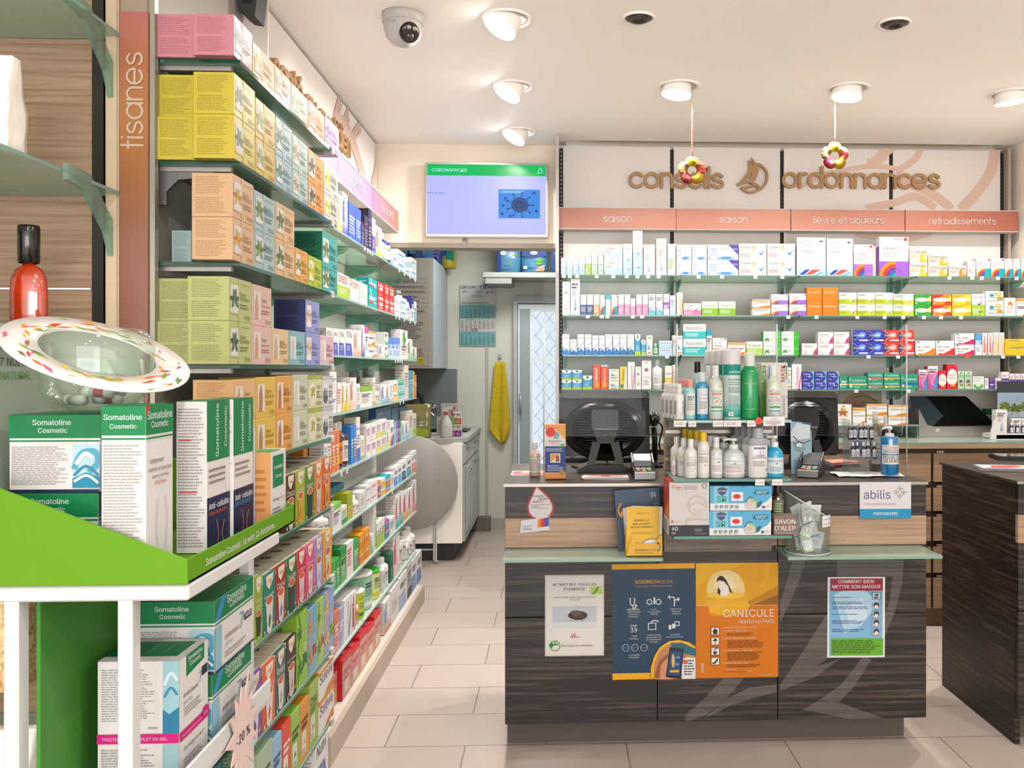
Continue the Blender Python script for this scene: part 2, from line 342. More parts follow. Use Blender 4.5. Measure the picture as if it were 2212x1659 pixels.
# ---------------------------------------------------------------- naming
SEEN = {}
def tag(o, label, cat, group=None):
    n = len(label.split())
    if not 4 <= n <= 16: print('LABEL LENGTH', n, label)
    if label in SEEN: print('SAME LABEL', label)
    SEEN[label] = 1; o['label'] = label; o['category'] = cat
    if group: o['group'] = group
    return o
def empty(name, loc, label, cat, group=None, rz=0):
    o = bpy.data.objects.new(name, None); C.objects.link(o); o.location = loc; o.rotation_euler = (0, 0, rz); o.empty_display_size = .05
    return tag(o, label, cat, group)
def struct(o): o['kind'] = 'structure'; return o
ORD = 'first second third fourth fifth sixth seventh eighth ninth tenth eleventh twelfth thirteenth fourteenth fifteenth sixteenth seventeenth eighteenth nineteenth twentieth'.split()
def ordn(i):
    if i < 20: return ORD[i]
    t = {2: 'twenty', 3: 'thirty', 4: 'forty'}[(i + 1) // 10]; r = (i + 1) % 10
    return (t + '-' + ORD[r - 1]) if r else {2: 'twentieth', 3: 'thirtieth', 4: 'fortieth'}[(i + 1) // 10]
# ================================================================ the room
CEIL, XL, XR, YB = 2.81, -1.14, 2.86, 5.42
WHITE = M('f6ebe6', .6, 0, 0, 1.0); PANEL = M('e6ded8', .41, 0, 0, .82)
def slab(name, x0, y0, z0, x1, y1, z1, mat, parent=None): return MB().box(x0, y0, z0, x1, y1, z1, mat).build(name, parent)
struct(slab('floor', -2.4, -5.1, -.05, 4.6, 8.0, 0, floor_mat()))
b = MB(); b.box(-2.4, -5.1, CEIL, 4.6, 5.29, CEIL + .04, WHITE).box(-2.4, 5.29, CEIL, .06, 5.6, CEIL + .04, WHITE).box(2.78, 5.29, CEIL, 4.6, 5.6, CEIL + .04, WHITE)
b.box(.06, 5.29, 3.05, 2.78, 5.6, 3.09, M('8d857c')).box(.06, 5.25, CEIL + .04, 2.78, 5.29, 3.05, M('8d857c'))
b.box(-1.5, 5.6, CEIL, 2.0, 8.0, CEIL + .04, WHITE); struct(b.build('ceiling'))
struct(slab('wall_left', XL - .06, 2.3, 0, XL, 5.55, 3.05, WHITE))
struct(slab('wall_shopleft', -2.3, -5.0, 0, -2.24, 2.3, CEIL, WHITE))
struct(slab('wall_right', XR, 3.95, 0, XR + .06, 5.6, 3.05, M('efe4d8', .6, 0, 0, 1.0)))
struct(slab('wall_shopright', 4.5, -5.0, 0, 4.56, 4.0, CEIL, WHITE)); struct(slab('wall_rightstep', XR + .06, 3.95, 0, 4.5, 4.0, CEIL, WHITE))
b = MB(); b.box(-2.3, -5.06, 0, 4.56, -5.0, .2, WHITE).box(-2.3, -5.06, 2.7, 4.56, -5.0, CEIL, WHITE).box(-2.3, -5.06, .2, -1.9, -5.0, 2.7, WHITE).box(3.3, -5.06, .2, 4.56, -5.0, 2.7, WHITE)
struct(b.build('wall_front'))
LINT = 2.20
b = MB(); b.box(XL, YB, LINT, 0, YB + .12, 3.05, M('e6dac8', .6, 0, 0, .95)).box(0, YB, 0, XR, YB + .12, 3.05, M('e6dac8', .6, 0, 0, .95)); struct(b.build('wall_back'))
struct(slab('trim_1', XL, YB - .004, LINT - .03, 0, YB + .13, LINT, M('c9bda9', .5)))
# back room beyond the doorway
BY = 7.75; GREY = M('bfbfb3', .6, 0, 0, .85)
struct(slab('wall_backroom_rear', -1.5, BY, 0, 2.0, BY + .05, CEIL, GREY)); struct(slab('wall_backroom_left', -1.5, 5.54, 0, -1.38, BY, CEIL, GREY))
struct(slab('wall_backroom_right', 1.2, 5.54, 0, 1.25, BY, CEIL, GREY))
struct(slab('trim_2', -.62, BY - .006, .1, -.595, BY, 2.25, M('d3d5ca', .5)))
struct(slab('baseboard_backroom', -.55, BY - .015, 0, -.22, BY, .1, M('d7d4cb', .5)))
struct(slab('baseboard_corner', -.70, BY - .12, 0, -.57, BY, .12, M('8d8375', .5)))
# door of the back room: white leaf with wired glass
dm = M('cfdbde', .45, 0, 0, .9)
door = struct(MB().box(-.37, BY - .07, 0, -.335, BY, 2.05, 'd0dadb').box(.62, BY - .07, 0, .67, BY, 2.05, 'd0dadb').box(-.334, BY - .07, 2.0, .619, BY, 2.06, 'd0dadb').build('door_1'))
b = MB(); b.box(-.33, BY - .05, .02, -.205, BY - .01, 1.99, dm).box(.4, BY - .05, .02, .61, BY - .01, 1.99, dm).box(-.205, BY - .05, 1.93, .4, BY - .01, 1.99, dm).box(-.205, BY - .05, .02, .4, BY - .01, .52, dm).box(-.205, BY - .05, 1.47, .4, BY - .01, 1.53, dm)
b.box(-.315, BY - .058, .06, -.225, BY - .05, 1.95, M('bccacd', .5)); b.build('door_leaf', door)
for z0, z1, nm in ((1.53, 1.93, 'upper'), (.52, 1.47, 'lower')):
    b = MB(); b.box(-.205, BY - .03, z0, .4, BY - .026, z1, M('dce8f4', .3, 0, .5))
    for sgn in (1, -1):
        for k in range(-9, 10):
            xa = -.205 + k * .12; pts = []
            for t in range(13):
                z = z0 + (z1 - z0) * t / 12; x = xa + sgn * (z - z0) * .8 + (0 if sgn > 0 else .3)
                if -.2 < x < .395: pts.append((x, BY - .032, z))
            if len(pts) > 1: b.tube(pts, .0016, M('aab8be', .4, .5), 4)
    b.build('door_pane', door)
MB().tube([(-.31, BY - .05, 1.19), (-.31, BY - .1, 1.2), (-.31, BY - .1, 1.03), (-.31, BY - .05, 1.04)], .009, M('dfe3e2', .3, .6)).build('door_handle', door)
# ================================================================ ceiling fittings
def downlight(px, py, r, look, lit=True, tilt=.5, pw=12):
    p = atZ(px, py, CEIL); o = empty('ceiling_downlight', p, look, 'ceiling light', 'recessed ceiling spotlights')
    MB().lathe([(r, 0), (r * 1.0, -.006), (r * .93, -.009), (r * .84, -.004), (r * .82, .0)], M('f6f0ea', .4, 0, 0, .9), 32).build('trim_ring', o)
    MB().lathe([(r * .83, -.003), (0, -.0025)], M('f3ede6', .4) if lit else M('8f857c', .6), 28).build('housing', o)
    if not lit:
        MB().lathe([(r * .62, -.004), (r * .6, -.012), (r * .4, -.012), (r * .38, -.004), (0, -.004)], M('5b524b', .4, .4), 24).build('lamp_holder', o)
    else:
        can = MB().lathe([(r * .62, .03), (r * .72, -.035), (r * .70, -.04), (r * .64, -.034)], M('f5f0ea', .35, 0, 0, .9), 28).build('swivel_can', o, (-r * .1, -r * .1, -.008), (-tilt * .5, tilt, 0))
        MB().lathe([(r * .69, -.0405), (r * .4, -.042), (0, -.0425)], M('fff6ea', .4, 0, 14), 24).build('lamp_face', can)
        area('downlight_or_fill_beam', (p.x - .02, p.y, CEIL - .07), (0, tilt * .55, 0), .1, .1, pw, (1, .945, .905), 'DISK', 2.6)
downlight(1095, 40, .102, 'lit swivel ceiling spot, nearest of the row beside the camera dome')
downlight(1108, 186, .102, 'lit swivel ceiling spot, middle one of the row running to the screen')
downlight(1120, 284, .102, 'lit swivel ceiling spot just in front of the wall screen', pw=9)
downlight(1380, 38, .065, 'small unlit ceiling spot, the left one of two near the camera', False)
downlight(1932, 50, .065, 'small unlit ceiling spot at the upper right of the ceiling', False)
downlight(1467, 186, .105, 'ceiling spot that the left woven flower hangs from', True, .12, 13)
downlight(1833, 191, .105, 'ceiling spot that the right woven flower hangs from', True, .12, 13)
downlight(2183, 203, .105, 'ceiling spot at the right edge of the photo', True, -.1, 15)
for i, (x, y, pw) in enumerate(((-.25, .6, 12), (-.25, -.7, 14), (1.3, 1.2, 13), (2.4, 1.4, 12), (1.2, -.6, 18), (-.4, -2.2, 22), (1.4, -2.2, 22), (3.2, -1.5, 20), (.5, -3.6, 22))):
    area('downlight_or_fill_beam', (x, y, CEIL - .02), (0, .25 if x < 0 else 0, 0), .12, .12, pw, (1, .945, .905), 'DISK', 2.6)  # added fill lights on the unseen ceiling, no fittings, for floor bounce
# security camera
p = atZ(871, 33, CEIL)
o = empty('security_camera', p, 'white dome security camera on the ceiling', 'camera')
MB().lathe([(.0, 0), (.083, 0), (.083, -.012), (.08, -.034), (.077, -.037)], M('efe9e2', .35), 32).build('base', o)
ball = MB().lathe([(.076, -.036), (.075, -.06), (.066, -.087), (.045, -.112), (.02, -.122), (0, -.124)], M('f2ede6', .3), 32).build('dome', o)
e = MB().lathe([(0, .004), (.026, .004), (.038, 0), (.04, -.01)], M('2a211f', .15), 24); e.lathe([(0, .009), (.013, .009), (.016, .004)], M('4a3a38', .1), 20, (0, -.014, 0))
for q in (-.012, .012): e.lathe([(0, .008), (.008, .008), (.009, .003)], M('cfc6c0', .2, .5), 12, (q, .02, 0))
e.build('lens', o, (.037, -.06, -.092), Vector((.45, -.72, -.5)).to_track_quat('Z', 'Y').to_euler())
b = MB(); b.ink(flat((-.045, -.0765, -.058), (1, 0, 0), (0, 0, 1)), .05, .014, 't 0 .15 .9 a33 IP-LAB', base=.003); b.build('badge', o)
# hanging woven flowers
def flower(px, py, string_px, string_py, look):
    top = atZ(string_px, string_py, CEIL); Y = top.y; c = atY(px, py, Y)
    o = empty('hanging_flower', c, look, 'decoration', 'woven flowers hanging from the ceiling spots')
    cols = [['e8d82a', 'f0e040', 'd8cc1e'], ['e05a3c', 'e8b03a', 'd83a5a'], ['f0c21e', 'f5d84a', 'e6b010'], ['d8285f', 'e84a78', 'e0902a'], ['2e5f9e', 'd0503a', 'e6c03a']]
    for i in range(5):
        a = PI / 2 - i * 2 * PI / 5; b = MB(); cx, cz = .043 * math.cos(a), .043 * math.sin(a)
        for j in range(26):
            t = -1.0 + 2.0 * j / 25; wdt = math.sqrt(max(0, 1 - (t * .93) ** 2)) * .026 + .006
            d = Vector((math.cos(a + t * .62), 0, math.sin(a + t * .62))); rad = .046 + .024 * math.sqrt(max(0, 1 - t * t * .9))
            m = d * .024; e_ = d * rad; mid = (m + e_) / 2
            b.tube([m, mid + Vector((0, -.013, 0)), e_, mid + Vector((0, .013, 0)), m], .0021, R.choice(cols[i]), 5)
        b.build('petal', o)
    b = MB(); tp = top - c; P = [Vector((R.uniform(-.0015, .0015), 0, z)) for z in [.066 + (tp.z - .066) * k / 10 for k in range(11)]]; P[-1] = tp
    b.tube(P, .0016, 'e0a060', 5); b.tube([q + Vector((.003, 0, 0)) for q in P[:-3]], .0012, 'c8485a', 5)
    for k in (2, 4, 6): b.lathe([(0, -.004), (.004, 0), (0, .004)], M('efe0a0'), 8, P[k])
    b.build('string', o)
flower(1495, 369, 1495, 190, 'woven raffia flower in front of the brown word conseils')
flower(1803, 337, 1802, 196, 'woven raffia flower above the brown word ordonnances')
# ================================================================ wall shelving on the back wall
GL = glassy('shelf_glass', 'cfe6d8', .6, 'dfeee2', .42, .10); GE = M('5d8d7c', .15); GED = M('0f5a47', .12); GEL = M('9fc8bd', .15)
BPX = [.035, .716, 1.40, 2.085, 2.79]; BPY = 5.33
BIG = []
for i in range(4):
    x0, x1 = BPX[i] + .012, BPX[i + 1] - .012; xm = (x0 + x1) / 2
    BIG.append(tag(MB().box(x0 - xm, 0, 1.02, x1 - xm, .018, 2.785, PANEL).build('laminate_cladding', None, (xm, BPY, 0)), 'white laminate panel behind the back shelves, %s from the left' % ORD[i], 'wall panel', 'laminate panels of the back wall'))
# printed sail on panels three and four
b = MB(); P = flat((1.40, BPY, 1.95), (1, 0, 0), (0, 0, 1)); w_, h_ = 1.39, .84
def px2(q):  # photo pixels -> fractions of the printed area
    out = []
    for x, y in zip(q[::2], q[1::2]):
        v = atY(x, y, BPY); out += ['%.4f' % ((v.x - 1.40) / w_), '%.4f' % ((v.z - 1.95) / h_)]
    return ' '.join(out)
SAIL = 'e6c6b4'; MATS[('e6c6b4', .45, 0.0, 0.0)] = M('e6c6b4', .45, 0, 0, .74); LIFT = .0003
for wd, q in ((.022, (1722, 408, 1775, 380, 1830, 366, 1890, 359, 1945, 366)), (.03, (1935, 372, 1975, 345, 1990, 320)), (.042, (1912, 336, 1885, 352, 1872, 352)),
              (.04, (1930, 385, 1985, 405, 2030, 430, 2055, 452)), (.034, (1870, 450, 1930, 438, 1972, 424, 2000, 435, 2020, 450)), (.046, (2150, 322, 2140, 370, 2110, 415, 2075, 452)),
              (.045, (1848, 500, 1900, 508, 1960, 510, 2010, 500))):
    LIFT += .0003; b.ink(P, w_, h_, 'w %s %s %s' % (SAIL, wd, px2(q)), base=LIFT)
b.ink(P, w_, h_, 'p %s %s' % (SAIL, px2((1905, 320, 1940, 320, 1900, 352, 1876, 352))), base=LIFT + .0003)
b.build('printed_sail', BIG[3], (-BIG[3].location.x, -BPY, 0))
for i, x in enumerate(BPX):
    b = MB(); b.box(-.011, .006, 1.02, .011, .03, 2.77, M('2b2622', .5))
    for k in range(70): b.box(-.006, .004, 1.04 + k * .0247, .006, .0065, 1.052 + k * .0247, M('b5aea5', .4) if i < 1 else M('4a433d'))
    tag(b.build('slotted_upright', None, (x, BPY, 0)), 'dark slotted shelf upright of the back wall, %s from the left' % ORD[i], 'upright', 'slotted uprights of the back wall')
tag(MB().box(0, 5.12, 0, .02, 5.415, 2.79, M('f2ede7', .4)).build('end_cladding'), 'white end panel between the doorway and the back shelves', 'wall panel')
tag(MB().box(2.803, 5.28, 1.02, 2.82, 5.415, 2.79, M('e6d6c4', .4)).build('end_cladding'), 'beige end strip at the right of the back shelves', 'wall panel')
# category signs
sg = [(1207, 1460, 'saison', 'saison', 'coral shelf sign reading saison above the leftmost back shelves'), (1461, 1707, 'saison', 'saison', 'coral shelf sign reading saison beside the sign about fever'),
      (1709, 1954, 'fièvre~et~douleurs', 'fever', 'coral shelf sign reading fièvre et douleurs'), (1956, 2200, 'refroidissements', 'colds', 'coral shelf sign reading refroidissements, rightmost of the four')]
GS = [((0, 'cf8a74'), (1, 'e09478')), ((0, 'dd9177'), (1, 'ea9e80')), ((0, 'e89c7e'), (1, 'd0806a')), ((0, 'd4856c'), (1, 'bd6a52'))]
for i, (a, z, t, k, lab) in enumerate(sg):
    A, B = atY(a, 449 + i * 3, 5.20), atY(z, 449, 5.20); w = B.x - A.x; o = empty('shelf_sign', ((A.x + B.x) / 2, 5.2, 2.26), lab, 'sign', 'category signs above the back shelves')
    MB().box(-w / 2, 0, 0, w / 2, .012, .122, gradient('sign_%d' % i, 0, GS[i])).build('sign_board', o)
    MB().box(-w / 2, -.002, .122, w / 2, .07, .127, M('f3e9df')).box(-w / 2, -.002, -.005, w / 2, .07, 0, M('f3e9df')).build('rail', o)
    b = MB(); tw = {'saison': .24, 'fever': .62, 'colds': .58}[k]; b.ink(flat((-w / 2, 0, 0), (1, 0, 0), (0, 0, 1)), w, .122, 's %.3f .34 %.3f fff5ec %s' % (.5 - tw / 2, tw, t)); b.build('lettering', o)
# brown raised letters
def raised(word, p0, p1, ux, depth, label, hw=.125):
    """rounded letters standing off the wall from p0 to p1 along ux"""
    L, adv = round_letters(word); sc = (p1 - p0).length / (adv + 2 * hw); n = ux.cross(Vector((0, 0, 1))); b = MB(); mt = M('b08a60', .4, 0, 0, .8)
    f = lambda x, y, t: ux * ((x + hw) * sc) + Vector((0, 0, y * sc)) + n * t
    for j, pl in enumerate(L):
        depth -= .00012
        for q, fs in stroke_poly(pl, hw):
            if len(fs) == 1 and len(q) == 10: b.prism(q, f, 0, depth, mt)
            else:
                for k in fs: b.prism([q[i] for i in k], f, 0, depth - .0002, mt)
    return tag(b.build('raised_letters', None, p0), label, 'lettering')
raised('conseils', atY(1357, 404, 5.325), atY(1563, 404, 5.325), Vector((1, 0, 0)), .018, 'raised brown letters reading conseils on the back wall')
raised('ordonnances', atY(1688, 404, 5.325), atY(2030, 408, 5.325), Vector((1, 0, 0)), .018, 'raised brown letters reading ordonnances on the back wall')
RB = [0]
def ribbon3(b, pts, wd, mat, d0, d1):
    RB[0] += 1; d0 = d0 - RB[0] * .0006
    L = []; Rr = []; q = smooth_pts(pts, 6)
    for i, p in enumerate(q):
        t = (Vector(q[min(i + 1, len(q) - 1)]) - Vector(q[max(i - 1, 0)])).normalized(); k = wd / 2 * (1 if not isinstance(wd, tuple) else 1)
        L.append((p[0] - t.y * k, p[1] + t.x * k)); Rr.append((p[0] + t.y * k, p[1] - t.x * k))
    for i in range(len(q) - 1): b.prism([L[i], L[i + 1], Rr[i + 1], Rr[i]], lambda x, y, t: (x, t, y), d0, d1, mat)
b = MB(); o0 = atY(1590, 402, 5.325)
def zl(*q):
    out = []
    for x, y in zip(q[::2], q[1::2]):
        v = atY(1200 + x / 4.254, 280 + y / 4.254, 5.325); out.append((v.x - o0.x, v.z - o0.z))
    return out
br = M('b08a60', .4, 0, 0, .8)
b.prism(zl(1797, 258, 1820, 290, 1843, 322, 1862, 330, 1862, 370, 1852, 425, 1835, 462, 1812, 482, 1770, 478, 1790, 440, 1805, 390, 1808, 330), lambda x, y, t: (x, t, y), -.018, 0, br)
for q in ((1775, 292, 1795, 340, 1792, 395, 1755, 445, 1700, 495, 1665, 512), (1665, 512, 1720, 492, 1790, 478, 1825, 462), (1775, 292, 1783, 350, 1770, 400, 1735, 450, 1700, 488),
          (1845, 318, 1890, 340, 1930, 385, 1940, 440, 1925, 500, 1880, 552), (1780, 490, 1830, 505, 1885, 552), (1700, 540, 1760, 532, 1830, 515), (1700, 540, 1760, 575, 1810, 578, 1870, 552), (1830, 515, 1855, 530, 1870, 552)):
    ribbon3(b, zl(*q), .014, br, -.018, 0)
tag(b.build('sail_emblem', None, o0), 'raised brown sailing boat emblem between the two words', 'emblem')
# back shelves: four bays by four boards
BSF = 4.95; BZ = [1.957, 1.728, 1.500, 1.303]; SHN = ['top', 'second', 'third', 'lowest']
def bracket(parent, x, z, y0, y1, mat):
    MB().prism([(0, 0), (y1 - y0, 0), (y1 - y0, -.065), (y1 - y0 - .05, -.06), (.03, -.02)], lambda a, c, t: (x + t, y0 + a, z + c), -.004, .004, mat).build('bracket', parent)
BAYN = ['under the left saison sign', 'under the right saison sign', 'under the fever sign', 'under the rightmost sign']
CLP = glassy('clear_plastic', 'bfe3d6', .6, 'cfe9df', .14, .12)
for r_, z in enumerate(BZ):
    for i in range(4):
        x0, x1 = BPX[i] + .006, BPX[i + 1] - .006 + (.08 if i == 3 else 0) - (.03 if i == 3 else 0)
        o = tag(MB().box(x0, BSF, z - .008, x1, BPY - .002, z, GL, 0, [GE, GE, GE, GE, GL, GL]).build('glass_shelf'), '%s glass shelf of the back wall %s' % (SHN[r_], BAYN[i]), 'shelf', 'glass shelves of the back wall')
        for x in (x0 + .02, x1 - .02): bracket(o, x, z - .0085, BPY - .2, BPY - .003, CLP)
# ================================================================ left wall unit and its shelves
LPX, LSF = -1.10, -.85; LY0, LY1 = 3.17, 5.37
LZ = [1.966, 1.707, 1.474, 1.246, 1.016, .788, .552, .302]
LB = [3.173, 3.905, 4.64, 5.40]; LP = []
for i in range(3): LP.append(tag(MB().box(-.018, LB[i] + .001 - 4, .1, 0, LB[i + 1] - .001 - 4, 2.795, M('f0eae4', .4, 0, 0, .95)).build('laminate_cladding', None, (LPX, 4, 0)), 'white laminate panel of the left wall, %s bay' % ['near', 'middle', 'far'][i], 'wall panel', 'laminate panels of the left wall'))
b = MB(); P = flat((LPX, 3.17, 1.9), (0, 1, 0), (0, 0, 1)); w_, h_ = 2.2, .9
def px3(q):
    out = []
    for x, y in zip(q[::2], q[1::2]):
        v = atX(x, y, LPX); out += ['%.4f' % ((v.y - 3.17) / w_), '%.4f' % ((v.z - 1.9) / h_)]
    return ' '.join(out)
for wd, q in ((.035, (722, 262, 735, 212)), (.035, (745, 265, 752, 245)), (.045, (722, 262, 745, 275, 762, 310, 775, 350, 785, 385)), (.035, (813, 318, 812, 360, 803, 405)), (.03, (778, 272, 765, 290, 755, 320))):
    LIFT += .0003; b.ink(P, w_, h_, 'w e6c6b4 %s %s' % (wd, px3(q)), base=LIFT)
b.build('printed_sail', LP[2], (-LPX, -4, 0))
a_, b_ = atX(560, 100, -1.095), atX(752, 338, -1.095)
raised('santé au quotidien', Vector((-1.095, b_.y - 1.27, 2.54)), Vector((-1.095, b_.y, 2.54)), Vector((0, 1, 0)), .02, 'raised brown letters on the left wall ending in en')
ls = [(3.17, 3.86, '', 'dba0a8', 'c98fc0', 'rose shelf sign on the left wall mostly behind the tea boxes'), (3.865, 4.59, 'digestion', 'c492c0', 'b48fcb', 'violet shelf sign reading digestion'), (4.60, 5.34, 'blessures', 'bf86a8', 'cf8a70', 'rose to coral shelf sign reading blessures')]
for y0, y1, t, c0, c1, lab in ls:
    w = y1 - y0; o = empty('shelf_sign', (-.955, (y0 + y1) / 2, 2.25), lab, 'sign', 'category signs on the left wall')
    MB().box(-.012, -w / 2, 0, 0, w / 2, .12, gradient('lsign_' + c0, 1, ((0, c0), (1, c1)))).build('sign_board', o)
    MB().box(-.12, -w / 2, .12, .002, w / 2, .126, M('f3e9df')).box(-.12, -w / 2, -.006, .002, w / 2, 0, M('f3e9df')).build('rail', o)
    if t: b = MB(); b.ink(flat((0, -w / 2, 0), (0, 1, 0), (0, 0, 1)), w, .12, 's .3 .34 .42 fbeef6 ' + t); b.build('lettering', o)
LSN = ['top', 'second', 'third', 'fourth', 'fifth', 'sixth', 'seventh', 'eighth']
for r_, z in enumerate(LZ):
    for i in range(3):
        y0, y1 = LB[i] + .003, LB[i + 1] - .003 - (.02 if i == 2 else 0)
        o = tag(MB().box(LPX + .002, y0, z - .008, LSF, y1, z, GL, 0, [GEL, GEL, GEL, GEL, GL, GL]).build('glass_shelf'), '%s glass shelf of the left wall, %s bay' % (LSN[r_], ['near', 'middle', 'far'][i]), 'shelf', 'glass shelves of the left wall')
        for y in (y0 + .03, y1 - .03):
            MB().prism([(0, 0), (.17, 0), (.15, -.02), (.05, -.055), (0, -.06)], lambda a, c, t: (LPX + .003 + a, y + t, z - .0085 + c), -.004, .004, CLP).build('bracket', o)
kb = empty('shelf_plinth', (-.95, 4.2, 0), 'beige plinth along the floor under the left wall shelves', 'plinth')
MB().box(-.82, 3.14, 0, -.80, 5.36, .103, M('d8c6b2', .5)).build('front_board', kb, (.95, -4.2, 0)); MB().box(LPX, 3.18, .08, -.822, 5.36, .1, M('f0e6da', .5)).build('deck', kb, (.95, -4.2, 0))
# ================================================================ tea unit (nearer bay of the left wall)
TPX, TSF, TY0, TY1 = -1.03, -.80, 2.245, 3.165
TZ = [2.205, 1.947, 1.692, 1.431, 1.175, .929, .678, .418, .166]
tp = empty('laminate_cladding', (TPX, 2.7, 0), 'white back panel of the tea shelves with aluminium posts', 'wall panel')
MB().box(TPX - .02, TY0, 0, TPX, TY1, 2.81, M('ddd6c8', .4)).box(XL + .001, TY1 + .0002, 0, TPX, TY1 + .007, 2.81, M('f0eae4', .4, 0, 0, .95)).build('panel', tp, (-TPX, -2.7, 0))
for y in (TY0 + .005, TY1 - .02): MB().box(TPX, y, .05, TPX + .014, y + .018, 2.27, M('b9b6ae', .3, .7)).build('post', tp, (-TPX, -2.7, 0))
TGL = glassy('tea_shelf_glass', '8fc9b4', .6, '9fcdb9', .45, .12)
TN = ['top', 'second', 'third', 'fourth', 'fifth', 'sixth', 'seventh', 'eighth', 'ninth']
for r_, z in enumerate(TZ):
    o = tag(MB().box(TPX + .016, TY0, z - .01, TSF, TY1, z, TGL, 0, [GED, GED, GED, GED, TGL, TGL]).build('glass_shelf'), '%s green-edged glass shelf of the tea unit' % TN[r_], 'shelf', 'green-edged glass shelves of the tea unit')
    for y in (TY0 + .02, TY1 - .03): MB().box(TPX + .02, y, z - .022, TSF - .03, y + .016, z - .0105, M('cfcac2', .35, .4)).build('support_bar', o)
    if r_ == 1: MB().prism([(0, 0), (.14, 0), (.13, -.012), (.05, -.02), (.02, -.05), (.02, -.085), (0, -.085)], lambda a, c, t: (TPX + .017 + a, TY0 + .028 + t, z - .023 + c), -.006, .006, M('8d8a86', .4, .5)).build('bracket', o)
    MB().box(TSF - .03, TY1 - .03, z - .02, TSF + .006, TY1 + .002, z + .006, M('d9d5cf', .4), .003).build('end_clip', o)
# sign column 'tisanes'
A, B = atY(258, 30, 2.22), atY(322, 30, 2.22); z0, z1 = .0, 2.31
o = empty('sign_column', ((A.x + B.x) / 2, 2.22, 0), 'brown and beige upright column with the word tisanes', 'sign'); w = B.x - A.x
MB().box(-w / 2, 0, 0, w / 2, .03, CEIL, M('c9b39c', .35), .004).build('column', o)
g = MB().box(-w / 2 + .003, -.006, 1.2, w / 2, -.0005, 2.31, gradient('tisanes', 2, ((0, '94604f'), (.5, 'a0654e'), (.76, 'c4823f'), (.88, 'c87c52'), (1, 'c8726a')), .3)).build('sign_board', o)
MB().box(-w / 2 - .034, -.004, 0, -w / 2 - .001, .03, CEIL, M('dfc7a8', .4, 0, 0, .62), .004).build('beige_strip', o)
MB().box(w / 2 + .002, 0, 0, w / 2 + .014, .02, CEIL, M('cfc8b4', .3, .5)).build('edge_profile', o)
b = MB(); b.ink(flat((-w / 2, -.006, 1.96), (1, 0, 0), (0, 0, 1)), w, .255, 'z .82 .04 .92 f2d9c2 tisanes'); b.build('lettering', o)
# ================================================================ wood-backed unit at the far left
WD = wood('light_oak', '7d6450', 'a58b72', (.9, 1, 30), .42, (.3, .7)); WY = 2.24
wu = empty('oak_panelling', (-1.6, WY, 0), 'wood-grain back panel behind the shampoo shelves at the left edge', 'wall panel')
for z0, z1 in ((0, 1.62), (1.625, 2.81)): MB().box(-2.24, WY, z0, -1.165, WY + .02, z1, WD).build('panel', wu, (1.6, -WY, 0))
MB().box(-1.163, WY - .004, 0, -1.135, WY + .02, 2.81, M('3b3733', .4, .5)).build('post', wu, (1.6, -WY, 0))
WZ = [2.256, 1.862, 1.49, .85, .56]
for k, z in enumerate(WZ):
    o = tag(MB().box(-2.0, 1.6, z - .008, -1.085, WY - .006, z, GL, 0, [GEL, GEL, GEL, GEL, GL, GL]).build('glass_shelf'), '%s glass shelf in front of the wood-grain panel' % ORD[k], 'shelf', 'glass shelves of the wood-backed unit')
    MB().prism([(0, .012), (.12, .012), (.26, -.075), (.275, -.16), (.25, -.16), (.215, -.105), (.09, -.03), (0, -.025)], lambda a, c, t: (-1.082 - a * .12 + t, 1.96 + a, z + c), 0, .012, CLP).build('bracket', o)
# loudspeaker on the tea unit panel
p = atX(558, 20, TPX + .06)
o = empty('loudspeaker', (TPX + .004, p.y, p.z), 'dark grey speaker box hanging above the pink tea boxes', 'speaker')
b = MB(); b.prism([(0, .09), (.01, -.02), (.03, -.035), (.06, -.04), (.075, .09)], lambda x, z, t: (x, t, z), -.045, .045, M('55504e', .5)); b.build('cabinet', o)
b = MB()
for k in range(6): b.box(.02 + k * .001, -.047, .0 + k * .007, .05 + k * .002, -.0452, .003 + k * .007, '2f2b2a')
b.build('vent_slots', o)
